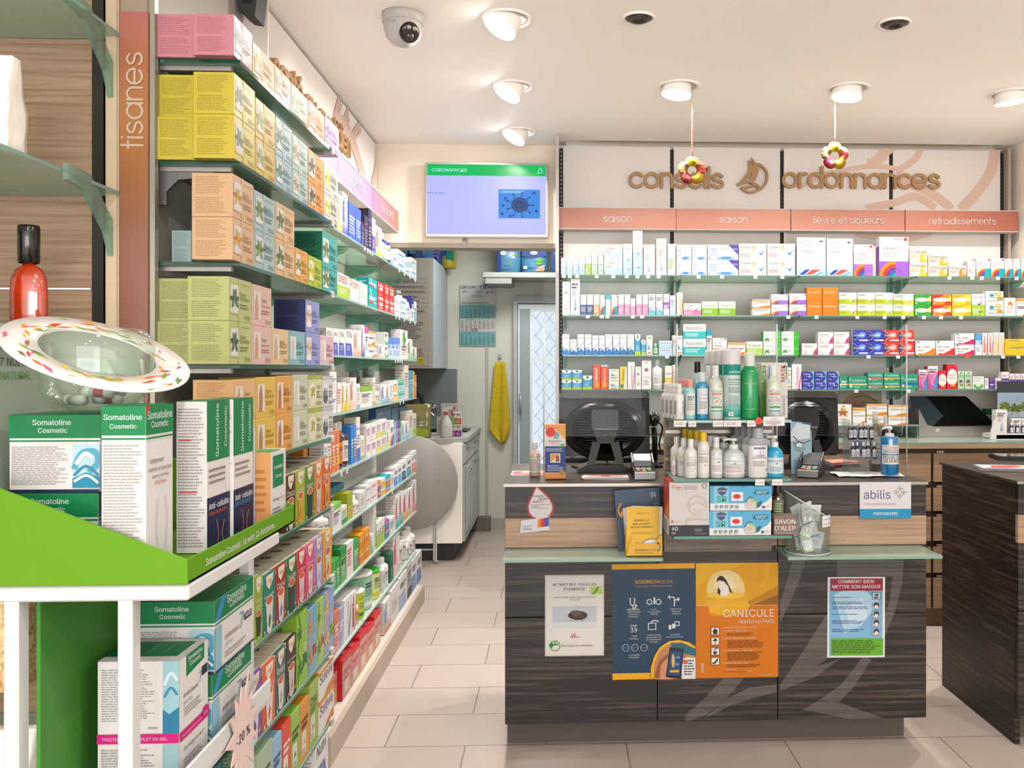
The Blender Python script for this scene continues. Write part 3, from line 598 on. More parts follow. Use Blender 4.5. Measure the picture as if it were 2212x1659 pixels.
# ================================================================ products
# template -> (base colour, front print, side print, top print); #1 #2 ... are the arguments of a row entry
DES = {
 'plain': ('#1', 't .08 .74 .6 #3 #2;l .08 .3 .75 .62 4 #3', 'l .1 .2 .85 .85 7 a9a39c', ''),
 'tick': ('fdfaf6', 'r 0 0 1 .52 #1;k .3 .42 .62 fdfaf6;k .34 .44 .56 #2;t .1 .82 .75 7a6a60 #3;l .1 .1 .7 .34 4 fff;f .6 .16 .3 #2 3', 'r 0 0 1 .5 #1', ''),
 'tickw': ('fdfaf6', 'r 0 0 1 .42 #1;k .6 .3 .3 #2;t .06 .74 .5 5a4a44 #3;l .06 .46 .5 .66 2 b9a;l .06 .1 .5 .3 2 fdfaf6', 'r 0 0 1 .42 #1', ''),
 'wave': ('fcfaf7', 'e .1 .0 1.0 .34 #1;p fcfaf7 0 .5 .5 .32 1 .42 1 .62 0 .62;r 0 .0 1 .12 #1;w #2 .07 .05 .3 .4 .38 .95 .62;t .12 .8 .76 #3 #4;e .3 .26 .12 .05 fff', 'r 0 0 1 .12 #1;l .1 .3 .8 .8 5 bbb', ''),
 'drop': ('faf6f2', 't .1 .82 .7 6a6070 #2;l .1 .5 .7 .7 4 a9a0a8;p #1 .5 .48 .62 .26 .6 .14 .5 .09 .4 .14 .38 .26;p faf6f2 .5 .4 .55 .24 .5 .16 .45 .24', '', ''),
 'arc': ('fdfaf5', 'a 0 0 .62 .44;r .62 0 1 .44 #2;r .82 .86 .94 .95 d33;t .08 .66 .7 4a4a50 #1;l .08 .5 .6 .6 2 aaa', 'r 0 0 1 .4 #2', ''),
 'arcw': ('fdfaf5', 'a 0 0 .45 .42;r .45 0 1 .42 #2;r .88 .78 .95 .92 d33;t .06 .62 .5 5a4a44 #1;l .06 .46 .6 .56 1 caa', 'r 0 0 1 .4 #2', ''),
 'half': ('#1', 'r 0 0 1 .5 #2;t .1 .62 .78 #3 #4;l .1 .15 .8 .4 3 #1', 'r 0 0 1 .5 #2', ''),
 'duo': ('fbf9f7', 'e .6 .12 .34 .14 9cc4e8;e .6 .14 .18 .08 5a90d0;t .42 .72 .34 8d97a8 #1;l .04 .28 .36 .8 4 9cc0e4;e .06 .12 .02 .05 458;#2', '', ''),
 'face': ('fdf6f1', 'r 0 0 .72 .48 fadfd8;k .7 .25 .28 #2;t .05 .7 .38 5a3a34 #1;e .54 .72 .07 .17 e8b890;e .54 .66 .05 .1 f0c8a4;l .05 .15 .45 .4 3 e9a;r 0 .0 1 .05 fff', 'r 0 0 1 .5 fadfd8', ''),
 'patch': ('fdfaf8', 'r 0 0 1 .38 #2;a 0 0 .55 .38;t .1 .68 .6 4a4650 #1;r .84 .9 .95 .98 d33;t .48 .92 .32 4a4650 mepha;l .1 .48 .7 .62 3 bbb', 'r 0 0 1 .76 #2', ''),
 'flector': ('f7f8fb', 'g 0 0 1 .6 c0dcf4 f7f8fb;t .08 .86 .4 6a7080 Flector~EP;t .08 .79 .32 ee9a90 Tissugel;p 3a4ab8 .08 .03 .3 .16 .46 .16 .24 .03;p e8604a .3 .03 .52 .16 .84 .16 .5 .03;p 7ac4f0 .55 .0 .8 .1 .95 .1 .7 .0;l .1 .6 .6 .68 2 b0b8c8;e .84 .9 .07 .02 4a5a98', '', ''),
 'streps': ('fdf9ef', 'e .8 .34 .24 .42 #1;e .84 .42 .13 .26 fdf6e0;p #1 .4 0 1 0 1 .3;t .05 .66 .88 4a3a30 Strepsils;l .05 .3 .5 .58 3 #2;e .78 .4 .06 .12 #1', 'r 0 0 1 .3 #1', ''),
 'algi': ('fdfbf5', 'r 0 0 1 .45 c8d42c;p fdfbf5 .6 .4 .8 .1 1 .6 1 .8 .78 .3 .7 .5;p #1 .66 .42 .8 .12 1 .66 .8 .26;t .04 .72 .42 4a4038 Algifor;l .04 .12 .5 .38 2 9aa020', 'r 0 0 1 .45 c8d42c', ''),
 'mebu': ('#1', 'p #2 .0 .0 .55 .0 1 .7 1 1 .6 1;p ffe27a .72 .55 1 .9 1 .3 .78 .4;e .45 .5 .42 .2 fdf6e8;t .1 .4 .66 #4 #3;r .08 .1 .14 .3 fdf6e8;r 0 .86 .6 1 #1', '', ''),
 'gelo': ('fbfaf5', 'r .7 0 1 1 38c428;r .72 .5 1 .52 fff;t .05 .7 .5 8a9a80 Gelo~Myrtol;f .2 .28 .3 3aa838 5;l .3 .2 .62 .5 2 cfcfc8', 'r 0 0 1 1 38c428', ''),
 'para': ('fbf4f0', 't .12 .74 .6 6a5a5a Paracetamol;t .12 .62 .5 a86a70 Sandoz~500mg;p d86a9a .68 0 1 0 1 .62 .88 .52;e .2 .28 .07 .1 d9cfc8;l .12 .05 .4 .14 1 c4948c;f .9 .2 .28 c2487e 6', '', ''),
 'pana': ('#1', 'p #2 0 .1 .35 .5 0 .9;e .62 .6 .24 .26 #3;p fff .3 .6 .62 .62 .95 .75 .62 .58;e .62 .6 .07 .08 fff;t .06 .46 .7 fff Panadol;r .4 .08 1 .2 e8ecf8;w #4 .03 0 .9 .4 .5 0 .1;e .92 .9 .05 .06 f44', 'r 0 0 1 1 dfe2f4', ''),
 'neo': ('fcf6f4', 'p #1 .25 0 1 0 1 .5;p #1 .05 0 .5 0 .4 .08 .2 .14;t .06 .52 .66 5a3a4a neo-angin;r .06 .86 .18 .98 #2;e .86 .4 .05 .08 #1;l .1 .25 .5 .42 2 caa', 'r 0 0 1 .12 #1', ''),
 'vicks': ('2f9fd4', 'r 0 0 1 .18 b8d42a;e .5 .92 .5 .26 fbfaf5;p 2a8a4a .36 .95 .64 .95 .6 .8 .5 .72 .4 .8;t .24 .44 .5 fff VICKS;l .2 .22 .8 .4 2 dff', 'r 0 0 1 .18 b8d42a', ''),
 'lib': ('ee5a1e', 'V .62 .3 .56 fff #1;e .5 .18 .42 .12 f5861e;e .5 .18 .2 .09 f8b51e;r 0 .93 1 1 #2', 'r 0 0 1 1 f08a3a', ''),
 'pures': ('fbfaf4', 'r .2 .84 .8 .9 5ab85a;t .15 .7 .7 e08a4a #1;e .4 .42 .2 .12 5a9fd0;e .45 .46 .1 .06 e8f4f0;r .1 .28 .9 .31 6c6;r .2 .06 .8 .16 e9966a', '', ''),
 'pulm': ('f6d42a', 'p f3efe2 .6 0 1 0 1 1 .85 1 .7 .6;V .62 .4 .5 2a8a6a #1;e .3 .14 .22 .1 2a8a6a', '', ''),
 'vert': ('fdf8f6', 'V .7 .1 .78 #1 #2;p #1 .62 0 .78 0 1 .5 1 .8;l .1 .04 .5 .08 1 bbb', '', ''),
 'flow': ('fcf5f2', 'f .5 .66 .5 #1 7;t .15 .4 .7 8a6a70 #2;l .2 .14 .8 .34 3 cfb9b4;e .5 .92 .14 .02 9ab48a', '', ''),
 'asp': ('8fc8f0', 'e .38 .45 .56 .62 3a3aa8;t .08 .66 .6 fff Aspegic;p cfe4fa .6 .42 .9 .44 .62 .5 .6 .75 .57 .5 .3 .46 .57 .42 .6 .15;r .1 .48 .4 .52 6af;l .08 .08 .5 .2 1 fff', 'r 0 0 1 1 4a4ab0', ''),
 'aspi': ('1f9f7a', 't .2 .58 .7 fff #1;e .1 .72 .06 .12 7fd0b4;r 0 .3 1 .42 #2;e .14 .22 .08 .1 f4e4b0;l .3 .1 .7 .24 1 cfe', 'r 0 0 1 1 1a8f6c', ''),
 'nose': ('f58aa0', 'g 0 0 1 .72 d84a9a f080b0;p 4a90d8 .5 0 1 0 1 .68 .75 .5;w fff .05 .75 .62 .45 .4 .4 .22 .6 .16;r 0 .76 1 1 f5eef0;t .08 .82 .8 6a5a80 #1;l .1 .64 .8 .7 1 fff', '', ''),
 'tantum': ('e0203c', 'e .5 .5 .6 .34 f7efe6;e .5 .62 .56 .3 e0203c;e .52 .52 .5 .3 f9f3ea;t .1 .54 .76 3a3030 Bucco;t .1 .42 .76 3a3030 Tantum;r .4 .1 .8 .18 f0a020;e .85 .93 .06 .03 f8c', 'r 0 0 1 .7 a81830', ''),
 'echi': ('b9dfae', 'r .05 .84 .95 .97 fff;e .5 .9 .28 .05 5ab85a;f .45 .42 .6 8a4a8a 8;f .55 .22 .5 c85a7a 6;l .1 .66 .9 .8 2 7a9', '', ''),
 'circ': ('f4f6ef', 'e .5 .24 .44 .22 3fae4a;e .5 .3 .3 .15 a8e0a4;e .5 .34 .2 .1 f4f6ef;t .08 .8 .7 6a7a60 #1;l .08 .6 .7 .72 1 bbb', '', ''),
 'band': ('#1', 'r 0 .3 1 .62 #2;t .1 .42 .8 fff #3;l .1 .7 .7 .85 2 a9a4a8', '', ''),
 'rows': ('#1', 't .1 .78 .7 #2 #3;r 0 0 1 .16 #2;l .1 .25 .85 .66 5 #4', 'l .12 .15 .88 .85 8 b5aca2', ''),
 'top': ('#1', 'r 0 .78 1 1 #2;t .1 .62 .74 5a5560 #3;l .1 .2 .8 .52 4 #4', 'r 0 .78 1 1 #2;l .12 .15 .88 .6 6 b5aca2', 'r 0 0 1 1 #2'),
 'orange': ('fbf9f0', 'r .15 .44 .85 .5 5ab86a;e .34 .66 .14 .14 4a90b8;e .7 .76 .18 .16 f0a83a;e .7 .76 .1 .1 fbe0a0;f .78 .34 .4 f0a03a 5;f .82 .2 .3 8ac05a 3;l .1 .1 .6 .3 2 aaa', '', ''),
 'oscil': ('fdf8f2', 'r 0 .84 1 .98 f5a623;t .06 .5 .86 6a5a80 #1;p ef8a2a .35 0 1 0 1 .26 .6 .16;l .06 .7 .7 .78 1 caa', 'r 0 .84 1 1 f5a623', ''),
 'fruit': ('fbf5ee', 't .28 .26 .46 b08a5a Hot~Drink;f .5 .6 .62 d8a04a 6;f .45 .55 .4 a85a4a 4;l .2 .08 .8 .2 2 cbb;e .5 .9 .1 .03 9ab48a', '', ''),
 # boxes of the left wall: narrow fronts seen from the side
 'strip': ('#1', 'r 0 0 1 .3 #2;t .08 .72 .8 #3 #4;l .1 .36 .85 .62 4 #3', 'l .1 .1 .9 .9 9 b9b0a6;r .1 .04 .4 .08 #2', ''),
 'fade': ('fcf6f0', 'g 0 0 1 .45 #1 fcf6f0;V .5 .3 .6 #2 #3', 'l .1 .1 .9 .9 10 c4bab0', ''),
 'blueb': ('fbf8f4', 'r 0 0 1 .48 #1;p fbf8f4 .7 .48 1 .48 1 0 .9 0;t .1 .72 .7 4a4a5a #2;l .1 .2 .6 .4 3 dfe4f8', 'r 0 0 1 .48 #1;l .1 .55 .9 .9 4 b9b0a6', ''),
 'dark': ('#1', 't .06 .7 .88 #2 #3;l .1 .1 .9 .6 6 #4', 't .3 .76 .6 e04038 #3;l .3 .6 .8 .7 2 d8d0c8', ''),
 'full': ('#1', 't .1 .6 .8 #2 #3;l .1 .15 .85 .5 4 #2;e .7 .28 .18 .14 #4', 't .12 .5 .7 #2 #3;l .1 .1 .8 .4 3 #2', ''),
 'relief': ('ea3a34', 'r .12 .55 .86 .72 fdf4ee;t .16 .58 .6 c33 #1;r .2 .26 .8 .44 cfe8dc;l .2 .08 .8 .22 2 fff;r .1 .8 .6 .9 ff8a80', 'l .1 .2 .9 .8 4 ff9a90', ''),
 'teal': ('12b2bc', 't .08 .52 .84 fff #1;r .1 .2 .5 .34 f05a5a;w fff .06 .2 .98 .3 .7 .25 .55;l .1 .36 .9 .48 1 cff;e .75 .28 .14 .06 f0e04a', 'l .1 .1 .9 .5 4 0a6a7a;t .1 .6 .7 fff #1', ''),
 'thermo': ('e2282e', 'r 0 .0 1 .86 f3a9a0;p f5c27a .3 0 1 0 1 .5;t .1 .56 .8 e2282e Thermo;r .2 .1 .7 .4 f7e6dc;l .1 .44 .8 .52 1 c66', 't .2 .6 .6 fff Thermo;r .1 .1 .4 .3 403a88', 'v .3 .12 .5 ffe9e2 Thermacare;r .5 .55 .85 .85 4a3f98;l .5 .12 .9 .4 3 fbd;r .6 .6 .75 .8 e9b'),
 # teas
 'tea': ('#1', 'r .07 .16 .40 .84 f4f2ee;g .4 .0 .5 1 #1 #1;f .24 .5 .36 #3 6;r .07 .16 .4 .2 #1;t .46 .6 .28 #4 Tisane;t .46 .5 .42 #4 #5;l .46 .3 .9 .44 2 #4;t .66 .1 .27 #4 Sidroga;r .66 .07 .93 .078 #4;l .5 .87 .94 .9 1 #4', 'l .1 .52 .86 .94 9 #4;l .1 .08 .86 .46 8 #4', ''),
 'teas': ('#1', 'r .07 .16 .40 .84 f4f2ee;f .24 .5 .36 #3 6;t .46 .6 .28 #4 Tisane;t .46 .5 .42 #4 #5;l .46 .3 .9 .44 2 #4;t .66 .1 .27 #4 Sidroga;r .66 .07 .93 .078 #4', 'r 0 0 1 1 #6;l .1 .52 .86 .94 9 222a38;l .1 .08 .86 .46 8 222a38', 'r 0 0 1 1 #6'),  # side and top darker than the front: shade put into the colour
 'teab': ('#1', 'r .07 .16 .42 .84 f3ece2;p #3 .12 .16 .3 .16 .32 .5 .24 .84 .14 .6;t .46 .6 .28 #4 Tisane;t .46 .48 .42 #4 #5;l .46 .3 .9 .42 2 #4;t .66 .1 .27 #4 Sidroga;r .66 .07 .93 .078 #4', 'l .1 .52 .86 .94 9 #4;l .1 .08 .86 .46 8 #4', ''),
 'bowl': ('#1', 'e .3 .42 .3 .36 f0ebe2;e .3 .36 .22 .26 #3;f .34 .5 .3 #4 5;r .0 .9 1 1 #4;t .6 .6 .3 5a5648 Tisane;t .56 .1 .36 5a5648 Sidroga;l .58 .3 .94 .54 3 7a7668', 'l .1 .52 .86 .94 9 8a8678', ''),
 'yogi': ('#1', 'p f6e9d2 .22 1 .26 .84 .5 .74 .8 .88 .84 1;t .38 .86 .32 c8402e yogi;t .1 .62 .78 f7efe0 #2;l .12 .5 .8 .58 3 f3e4d0;u .5 .27 .6 #3 #4;f .2 .1 .22 #4 4;f .82 .1 .2 e8b84a 3;r .06 .03 .14 .09 f3efe0', 'p f6e9d2 .0 1 .0 .9 1 .9 1 1', 'r .0 0 1 1 #1;r 0 .08 1 1 efe0c4;e .5 .56 .18 .12 5a3a28;v .3 .6 .3 c87a5a yogi;e .5 .56 .09 .07 c9a070'),
 'pukka': ('#1', 'w #3 .1 .1 .05 .3 .3 .1 .5 .35 .75 .15 1;f .25 .72 .45 #3 6;f .75 .3 .5 #4 7;f .3 .22 .5 #3 7;t .46 .66 .46 f7f4e8 pukka;l .5 .4 .9 .56 4 f0f0d8', 'f .5 .3 .8 #3 6;f .4 .7 .8 #3 7', 'f .4 .5 .9 #3 8;f .7 .3 .6 #4 5'),
 'herb': ('#1', 'r .1 .12 .62 .5 f3ecd8;f .4 .3 .3 #3 4;t .1 .66 .76 #2 #4;l .14 .14 .55 .22 2 a98;l .1 .54 .8 .64 2 #2', 'l .1 .2 .9 .8 6 #2', 'f .5 .5 .4 #3 4;l .15 .7 .85 .85 2 #2'),
}
def shelf_box(w, h, d, key, args, name, rough=.38):
    base, front, side, top = DES[key]
    def sub(t):
        for i in range(9, 0, -1): t = t.replace('#%d' % i, args[i - 1] if i <= len(args) else '')
        return t
    if key == 'duo' and len(args) > 1 and args[1] == 'duo': args = [args[0], 'p 5a4ab0 .68 1 1 1 1 .36;t .84 .68 .14 fff DUO']
    if key[:3] == 'tea' and len(args) > 3:
        c0, c1 = lin6(args[0]), lin6(args[3]); mixc = '%02x%02x%02x' % tuple((p + q) // 2 for p, q in zip(c0, c1)); side = side.replace('#4', mixc)
    b = MB(); b.box(-w / 2, 0, 0, w / 2, d, h, M(sub(base), rough), .0009)
    seg = 1
    if front: b.ink(flat((-w / 2, 0, 0), (1, 0, 0), (0, 0, 1)), w, h, sub(front))
    if side: b.ink(flat((-w / 2, d, 0), (0, -1, 0), (0, 0, 1)), d, h, sub(side))
    if top: b.ink(flat((-w / 2, 0, h), (1, 0, 0), (0, 1, 0)), w, d, sub(top))
    elif side: b.ink(flat((-w / 2, 0, h), (1, 0, 0), (0, 1, 0)), w, d, 'r .02 .9 .98 .91 cfc8be')
    return b
LIQ = {}
def bottle(kind, r, h, body, cap, label, loc, rz, look, cat, group, name='bottle', dsl='', half=1.0, ry=None, clear=False):
    mat = M(body, .22) if not clear else glassy('liquid_' + body, body, .6, body, .5, .16)
    if clear == 'amber': mat = glassy('amber_' + body, body, .6, body, .62, .2)
    P = {'round': ([(0, 0), (r * .92, 0), (r, .02 * h), (r, .64 * h), (r * .9, .70 * h), (r * .5, .765 * h), (r * .46, .80 * h), (0, .8 * h)], (.46, .785, 1.0)),
         'slim': ([(0, 0), (r * .92, 0), (r, .02 * h), (r, .70 * h), (r * .86, .76 * h), (r * .55, .80 * h), (r * .5, .84 * h), (0, .84 * h)], (.58, .80, 1.0)),
         'spray': ([(0, 0), (r * .92, 0), (r, .02 * h), (r, .62 * h), (r * .9, .68 * h), (r * .5, .72 * h), (r * .45, .75 * h), (0, .75 * h)], (.5, .74, 1.0)),
         'can': ([(0, 0), (r * .97, 0), (r, .01 * h), (r, .93 * h), (0, .93 * h)], (1.03, .92, 1.0)),
         'aer': ([(0, 0), (r * .97, 0), (r, .015 * h), (r, .80 * h), (r * .95, .82 * h), (0, .82 * h)], (1.0, .79, 1.0)),
         'tube': ([(0, .12 * h), (r * .6, .12 * h), (r * .98, .2 * h), (r, .5 * h), (r, .97 * h), (r * .98, h), (0, h)], (.8, 0, .13)),
         'pump': ([(0, 0), (r * .94, 0), (r, .03 * h), (r, .48 * h), (r * .93, .58 * h), (r * .6, .66 * h), (r * .36, .70 * h), (r * .34, .72 * h), (0, .72 * h)], (.42, .69, .80)),
         'cyl': ([(0, 0), (r * .96, 0), (r, .015 * h), (r, .84 * h), (r * .97, .86 * h), (0, .86 * h)], (.5, .855, .93))}[kind]
    b = MB(); b.lathe(P[0], mat, 22, sy=(ry or r) / r); o = b.build(name, None, loc, (0, 0, rz)); tag(o, look, cat, group)
    cr, c0, c1 = P[1]; cm = M(cap, .35); cap_ = MB()
    if kind == 'aer': cap_.lathe([(r * 1.01, c0 * h), (r * 1.01, .965 * h), (r * .95, .99 * h), (r * .8, h), (0, h)], cm, 22)
    else:
        cap_.lathe([(cr * r, c0 * h), (cr * r, (c1 - .012) * h), (cr * r * .93, c1 * h), (0, c1 * h)], cm, 18, sy=1)
    if kind in ('pump', 'cyl'):
        z = c1 * h; cap_.lathe([(r * .12, z), (r * .12, z + .08 * h), (r * .3, z + .085 * h), (r * .34, z + .13 * h), (r * .2, z + .155 * h), (0, z + .16 * h)], cm, 14)
        cap_.tube([(0, 0, z + .12 * h), (-r * .5, -r * .1, z + .125 * h), (-r * .95, -r * .15, z + .10 * h)], r * .11, cm, 8)
    if kind == 'spray': cap_.box(-r * .3, -r * .62, .88 * h, r * .3, 0, .95 * h, cm, .001)
    if kind != 'tube' or cap != body: cap_.build('pump_head' if kind in ('pump', 'cyl') else 'cap', o)
    if label or dsl:
        z0, z1 = {'round': (.12, .58), 'slim': (.12, .66), 'spray': (.1, .55), 'can': (.02, .9), 'aer': (.03, .78), 'tube': (.22, .95), 'pump': (.1, .46), 'cyl': (.1, .8)}[kind]
        Pf, wd = round_face(0, 0, z0 * h, r * 1.004, half, (ry or r) * 1.004); lb = MB()
        lb.ink(Pf, wd, (z1 - z0) * h, ('r 0 0 1 1 %s;' % label if label else '') + dsl, 10, .00012, .0002); lb.build('label', o)
    return o
BOT = {'white': ('f6f2ec', 'f8f5f0'), }
def shelf_rows(rows, plane, pos, z, where, group, cat='medicine box', nm='medicine_box', depth=.055, order='left', rzb=0.0, gap=.0012):
    """rows of a shelf. each line: x0 x1 ytop[/y2] key#args look words; the photo's columns are carried to the plane of the fronts"""
    lines = [l.strip() for l in rows.strip().split('\n') if l.strip()]; n = len(lines)
    for i, l in enumerate(lines):
        p = l.split(' ', 4); x0, x1 = float(p[0]), float(p[1]); ys = [float(q) for q in p[2].split('/')]; ka = p[3].split('#'); key, args = ka[0], ka[1:]; look = p[4]
        opt = 0.0
        if '@' in key: key, o_ = key.split('@'); opt = float(o_)
        k = pos - opt if plane == 'X' else pos + opt
        if plane == 'Y': A, B = atY(x0, HY, k), atY(x1, HY, k); w = B.x - A.x; ang = rzb; f0 = lambda y: atY(x0, y, k).z
        else: A, B = atX(x0, HY, k), atX(x1, HY, k); w = B.y - A.y; ang = rzb + PI / 2; f0 = lambda y: atX(x0, y, k).z
        w = max(w - gap * 2, .006); mid = (A + B) / 2; tops = [f0(y) for y in ys] + [z + .0008]
        nth = ordn(i) if order == 'left' else ordn(n - 1 - i)
        loc = '%s from %s, %s' % (nth, order, where)
        if key.startswith('b:'):
            kind = key[2:]; r = w / 2; col = args + [''] * 6; h = tops[0] - z - .001; back = Vector((0, r, 0)) if plane == 'Y' else Vector((-r, 0, 0))
            cl = col[4] or False
            bottle(kind, r, h, col[0], col[1], col[2], Vector((mid.x, mid.y, z + .001)) + back, ang, '%s, %s' % (look, loc), {'can': 'tin', 'tube': 'tube'}.get(kind, 'bottle'), group, {'can': 'supplement_tin', 'tube': 'ointment_tube'}.get(kind, 'bottle'),
                   ('t .2 .7 .6 555 %s;l .2 .15 .8 .6 5 999' % col[3]) if col[2] and kind != 'can' else ('t .2 .76 .6 345 %s;r 0 .1 1 .24 %s;l .2 .4 .8 .66 4 687' % (col[3], col[5] or col[1])), 1.0, None, 'amber' if cl == 'amber' else cl)
            continue
        for j in range(len(tops) - 1):
            h = tops[j] - tops[j + 1] - .0006; b = shelf_box(w, max(h, .01), depth, key, args, nm)
            st = ['upper ', 'lower '] if len(tops) == 3 else ['']
            o = b.build(nm, None, (mid.x, mid.y, tops[j + 1]), (0, 0, ang + (R.uniform(-.02, .02) if w > .03 and plane == 'Y' and False else 0)))
            tag(o, '%s%s, %s' % (st[j], look, loc), cat, group)
# ---------------------------------------------------------------- back wall
BF = 4.965
shelf_rows('''
1211.7 1222 557 tick#bfdcf0#4a9ad0#Triomer small pale blue ticked carton
1223.5 1236 547.5 tick#bcd8ee#7aa9c4#Triomer slim blue ticked carton
1237 1249 547.5 tick#bcd8ee#7aa9c4#Triomer slim blue ticked carton
1250 1263 547.5 tick#bcd8ee#7aa9c4#Triomer slim blue ticked carton
1264 1277 547 tick#b4d070#3a7a40#Triomer lime green ticked carton
1277.6 1290.5 547 tick#bfe0cc#2f7a55#Triomer mint ticked carton
1291.5 1304 547 tick#bfe0cc#2f7a55#Triomer mint ticked carton
1304.6 1345 530/561.6 tickw#c4dff2#9cc8e4#Triomer wide white carton with pale tick
1345.5 1366 526.5 tick#bcd8ee#6a8a98#Triomer white carton with grey tick
1367 1388 498 tick#bcd8ee#6a8a98#Triomer tallest white carton with grey tick
1390 1413 532 drop#9fc4dc#Otrivin white nasal spray carton
1417 1440.5 515 drop#9fb8d8#Otrivin tall white nasal spray carton
1441.5 1459.5 526.5 top#fbf9f4#f4f0ea#Otrivin#8ac04a white carton with red flash
1461 1494 530/561.6 duo#Serophy white carton with blue water splash
1494.5 1527.5 531/562 duo#Serophy white carton with blue water splash
1528.5 1595 528.6/561.6 duo#Serophy#duo wide white carton with purple corner
1596 1656 526/560.6 face#Triofan#3a88c4 white carton with baby face
1657 1718 526/560.6 face#Triofan#3a88c4 white carton with baby face
1721 1784 512.5 flector pale blue patch carton
1785.5 1843 515 flector pale blue patch carton
1844 1886 528 patch#Olfen~Patch#b070d0 white and purple patch carton
1899 1963 511.5 patch#Olfen~Patch#a060cc large white patch carton with rainbow
1964.5 2004 536.4/566 streps#f5c21e#f0a83a yellow and white lozenge box
2005 2047.5 550.5/573 streps#e8b01e#d8463a white lozenge box with red band
2049 2088.5 574 streps#f08a1e#e05a3a low lozenge box with orange corner
2089.5 2108 564 top#fbf6f2#f7f0ec#Strepsils#e06050 small white upright carton with red band
2109 2139.5 557.5 arc#Mepha-Angin#00b0b8 white rainbow lozenge carton
2140.5 2170 557.5 arc#Mepha-Angin#00b0b8 white rainbow lozenge carton
2171 2188 559 arc#Mepha-Angin#00b0b8 narrow rainbow carton
2189 2205 559 arc#Mepha-Angin#00b0b8 narrow rainbow carton
2206 2222 559 arc#Mepha-Angin#00b0b8 narrow rainbow carton
''', 'Y', BF, BZ[0], 'top back shelf', 'cartons on the top back shelf')
shelf_rows('''
1214.5 1231.7 608 flow#e0a080#Livsane cream nasal spray carton
1232.3 1253 602 drop#6a7fc0#Allomare lavender carton with dark drop
1253.5 1267 636 half#fbf8f4#55639c#55639c#Plumcare white carton with slate blue foot
1267.7 1281.5 636 half#fbf8f4#55639c#55639c#Plumcare white carton with slate blue foot
1282 1295.6 636 half#fbf8f4#f0b070#8a80b0#Plumcare white carton with orange foot
1296 1307.4 637 arc#Mepha#00b0b8 narrow rainbow carton
1308 1319.4 637 top#fbf8f4#4ac0c8#Mepha#c0c0c8 white carton with turquoise cap band
1320 1334.4 637 arc#Mepha#00b0b8 narrow rainbow carton
1335 1348.5 636 tick#f29ac0#6a7a88#Triofan pink and white ticked carton
1349 1361.7 636 tick#f29ac0#6a7a88#Triofan pink and white ticked carton
1362 1373 644.5 tick#f29ac0#9a8a80#Triofan short pink ticked carton
1374 1387 636 tick#f29ac0#6a7a88#Triofan pink and white ticked carton
1387.5 1400.5 636 tick#f29ac0#6a7a88#Triofan pink and white ticked carton
1401 1416 635 wave#7ac4cc#4a98a8#6a90a0#Prorhinel teal wave carton
1416.7 1432 635 wave#7ac4cc#4a98a8#6a90a0#Prorhinel teal wave carton
1432.7 1446 635 band#fbf6f4#9a5cc0#Rhinotect white carton with violet band
1446.6 1460 638 strip#fbf8f6#bfe0f0#8a98a8#Spray white carton with pale blue foot
1461.4 1475 632 vert#f0a83a#Euphorbium tall white and orange carton
1476 1515 655 tickw#ee86b4#8a4a44#Triofan low pink ticked carton
1515.7 1551.6 651 half#fdfcf4#8cc41e#7a9a30#Sinupret lime banded carton
1552.2 1589 651 half#fdfcf4#8cc41e#7a9a30#Sinupret lime banded carton
1625 1665 646/663.5 oscil#Voltaren white carton with orange sweep
1666 1702.5 635.5/657.5 arcw#Irfen-Dolo#a070d0 white rainbow and violet carton
1705 1742 634/657.5 arcw#Irfen-Dolo#a070d0 white rainbow and violet carton
1742.5 1776 621/651.6 half#f28a1e#f08418#fff#Dolo-Spedifen orange carton
1776.6 1811 621/651.6 half#f28a1e#f08418#fff#Dolo-Spedifen orange carton
1812 1851 631.6/657 algi#a83a3a white and lime carton with red tick
1852 1890.6 631.6/657 algi#b04a3a white and lime carton with red tick
1891 1929.4 631.6/657 algi#3a8ac0 white and lime carton with blue tick
1930 1974 634.7/658 algi#c07a3a white and lime carton with orange tick
1975 2012 636/658.7 mebu#3fae3a#2f9a3a#Mebucaine#2a7a4a green lozenge carton
2013 2055 636/658.7 mebu#e23a2a#f08a1e#Mebu-Cherry#c04a30 red and orange lozenge carton
2056 2098 636/658.7 mebu#f2b81e#f5cf2a#Mebu-Lemon#c09a30 yellow lozenge carton
2099 2128 635 tick#a8cc3a#6a3a5a#Solvinet white and green ticked carton
2129 2168 629/654 orange white carton with orange slices
2169 2194.6 643 flow#e8902a#Propolis cream carton with orange lozenges
2195.5 2226 644.5 oscil#Homéogène white carton with coral sweep
''', 'Y', BF, BZ[1], 'second back shelf', 'cartons on the second back shelf')
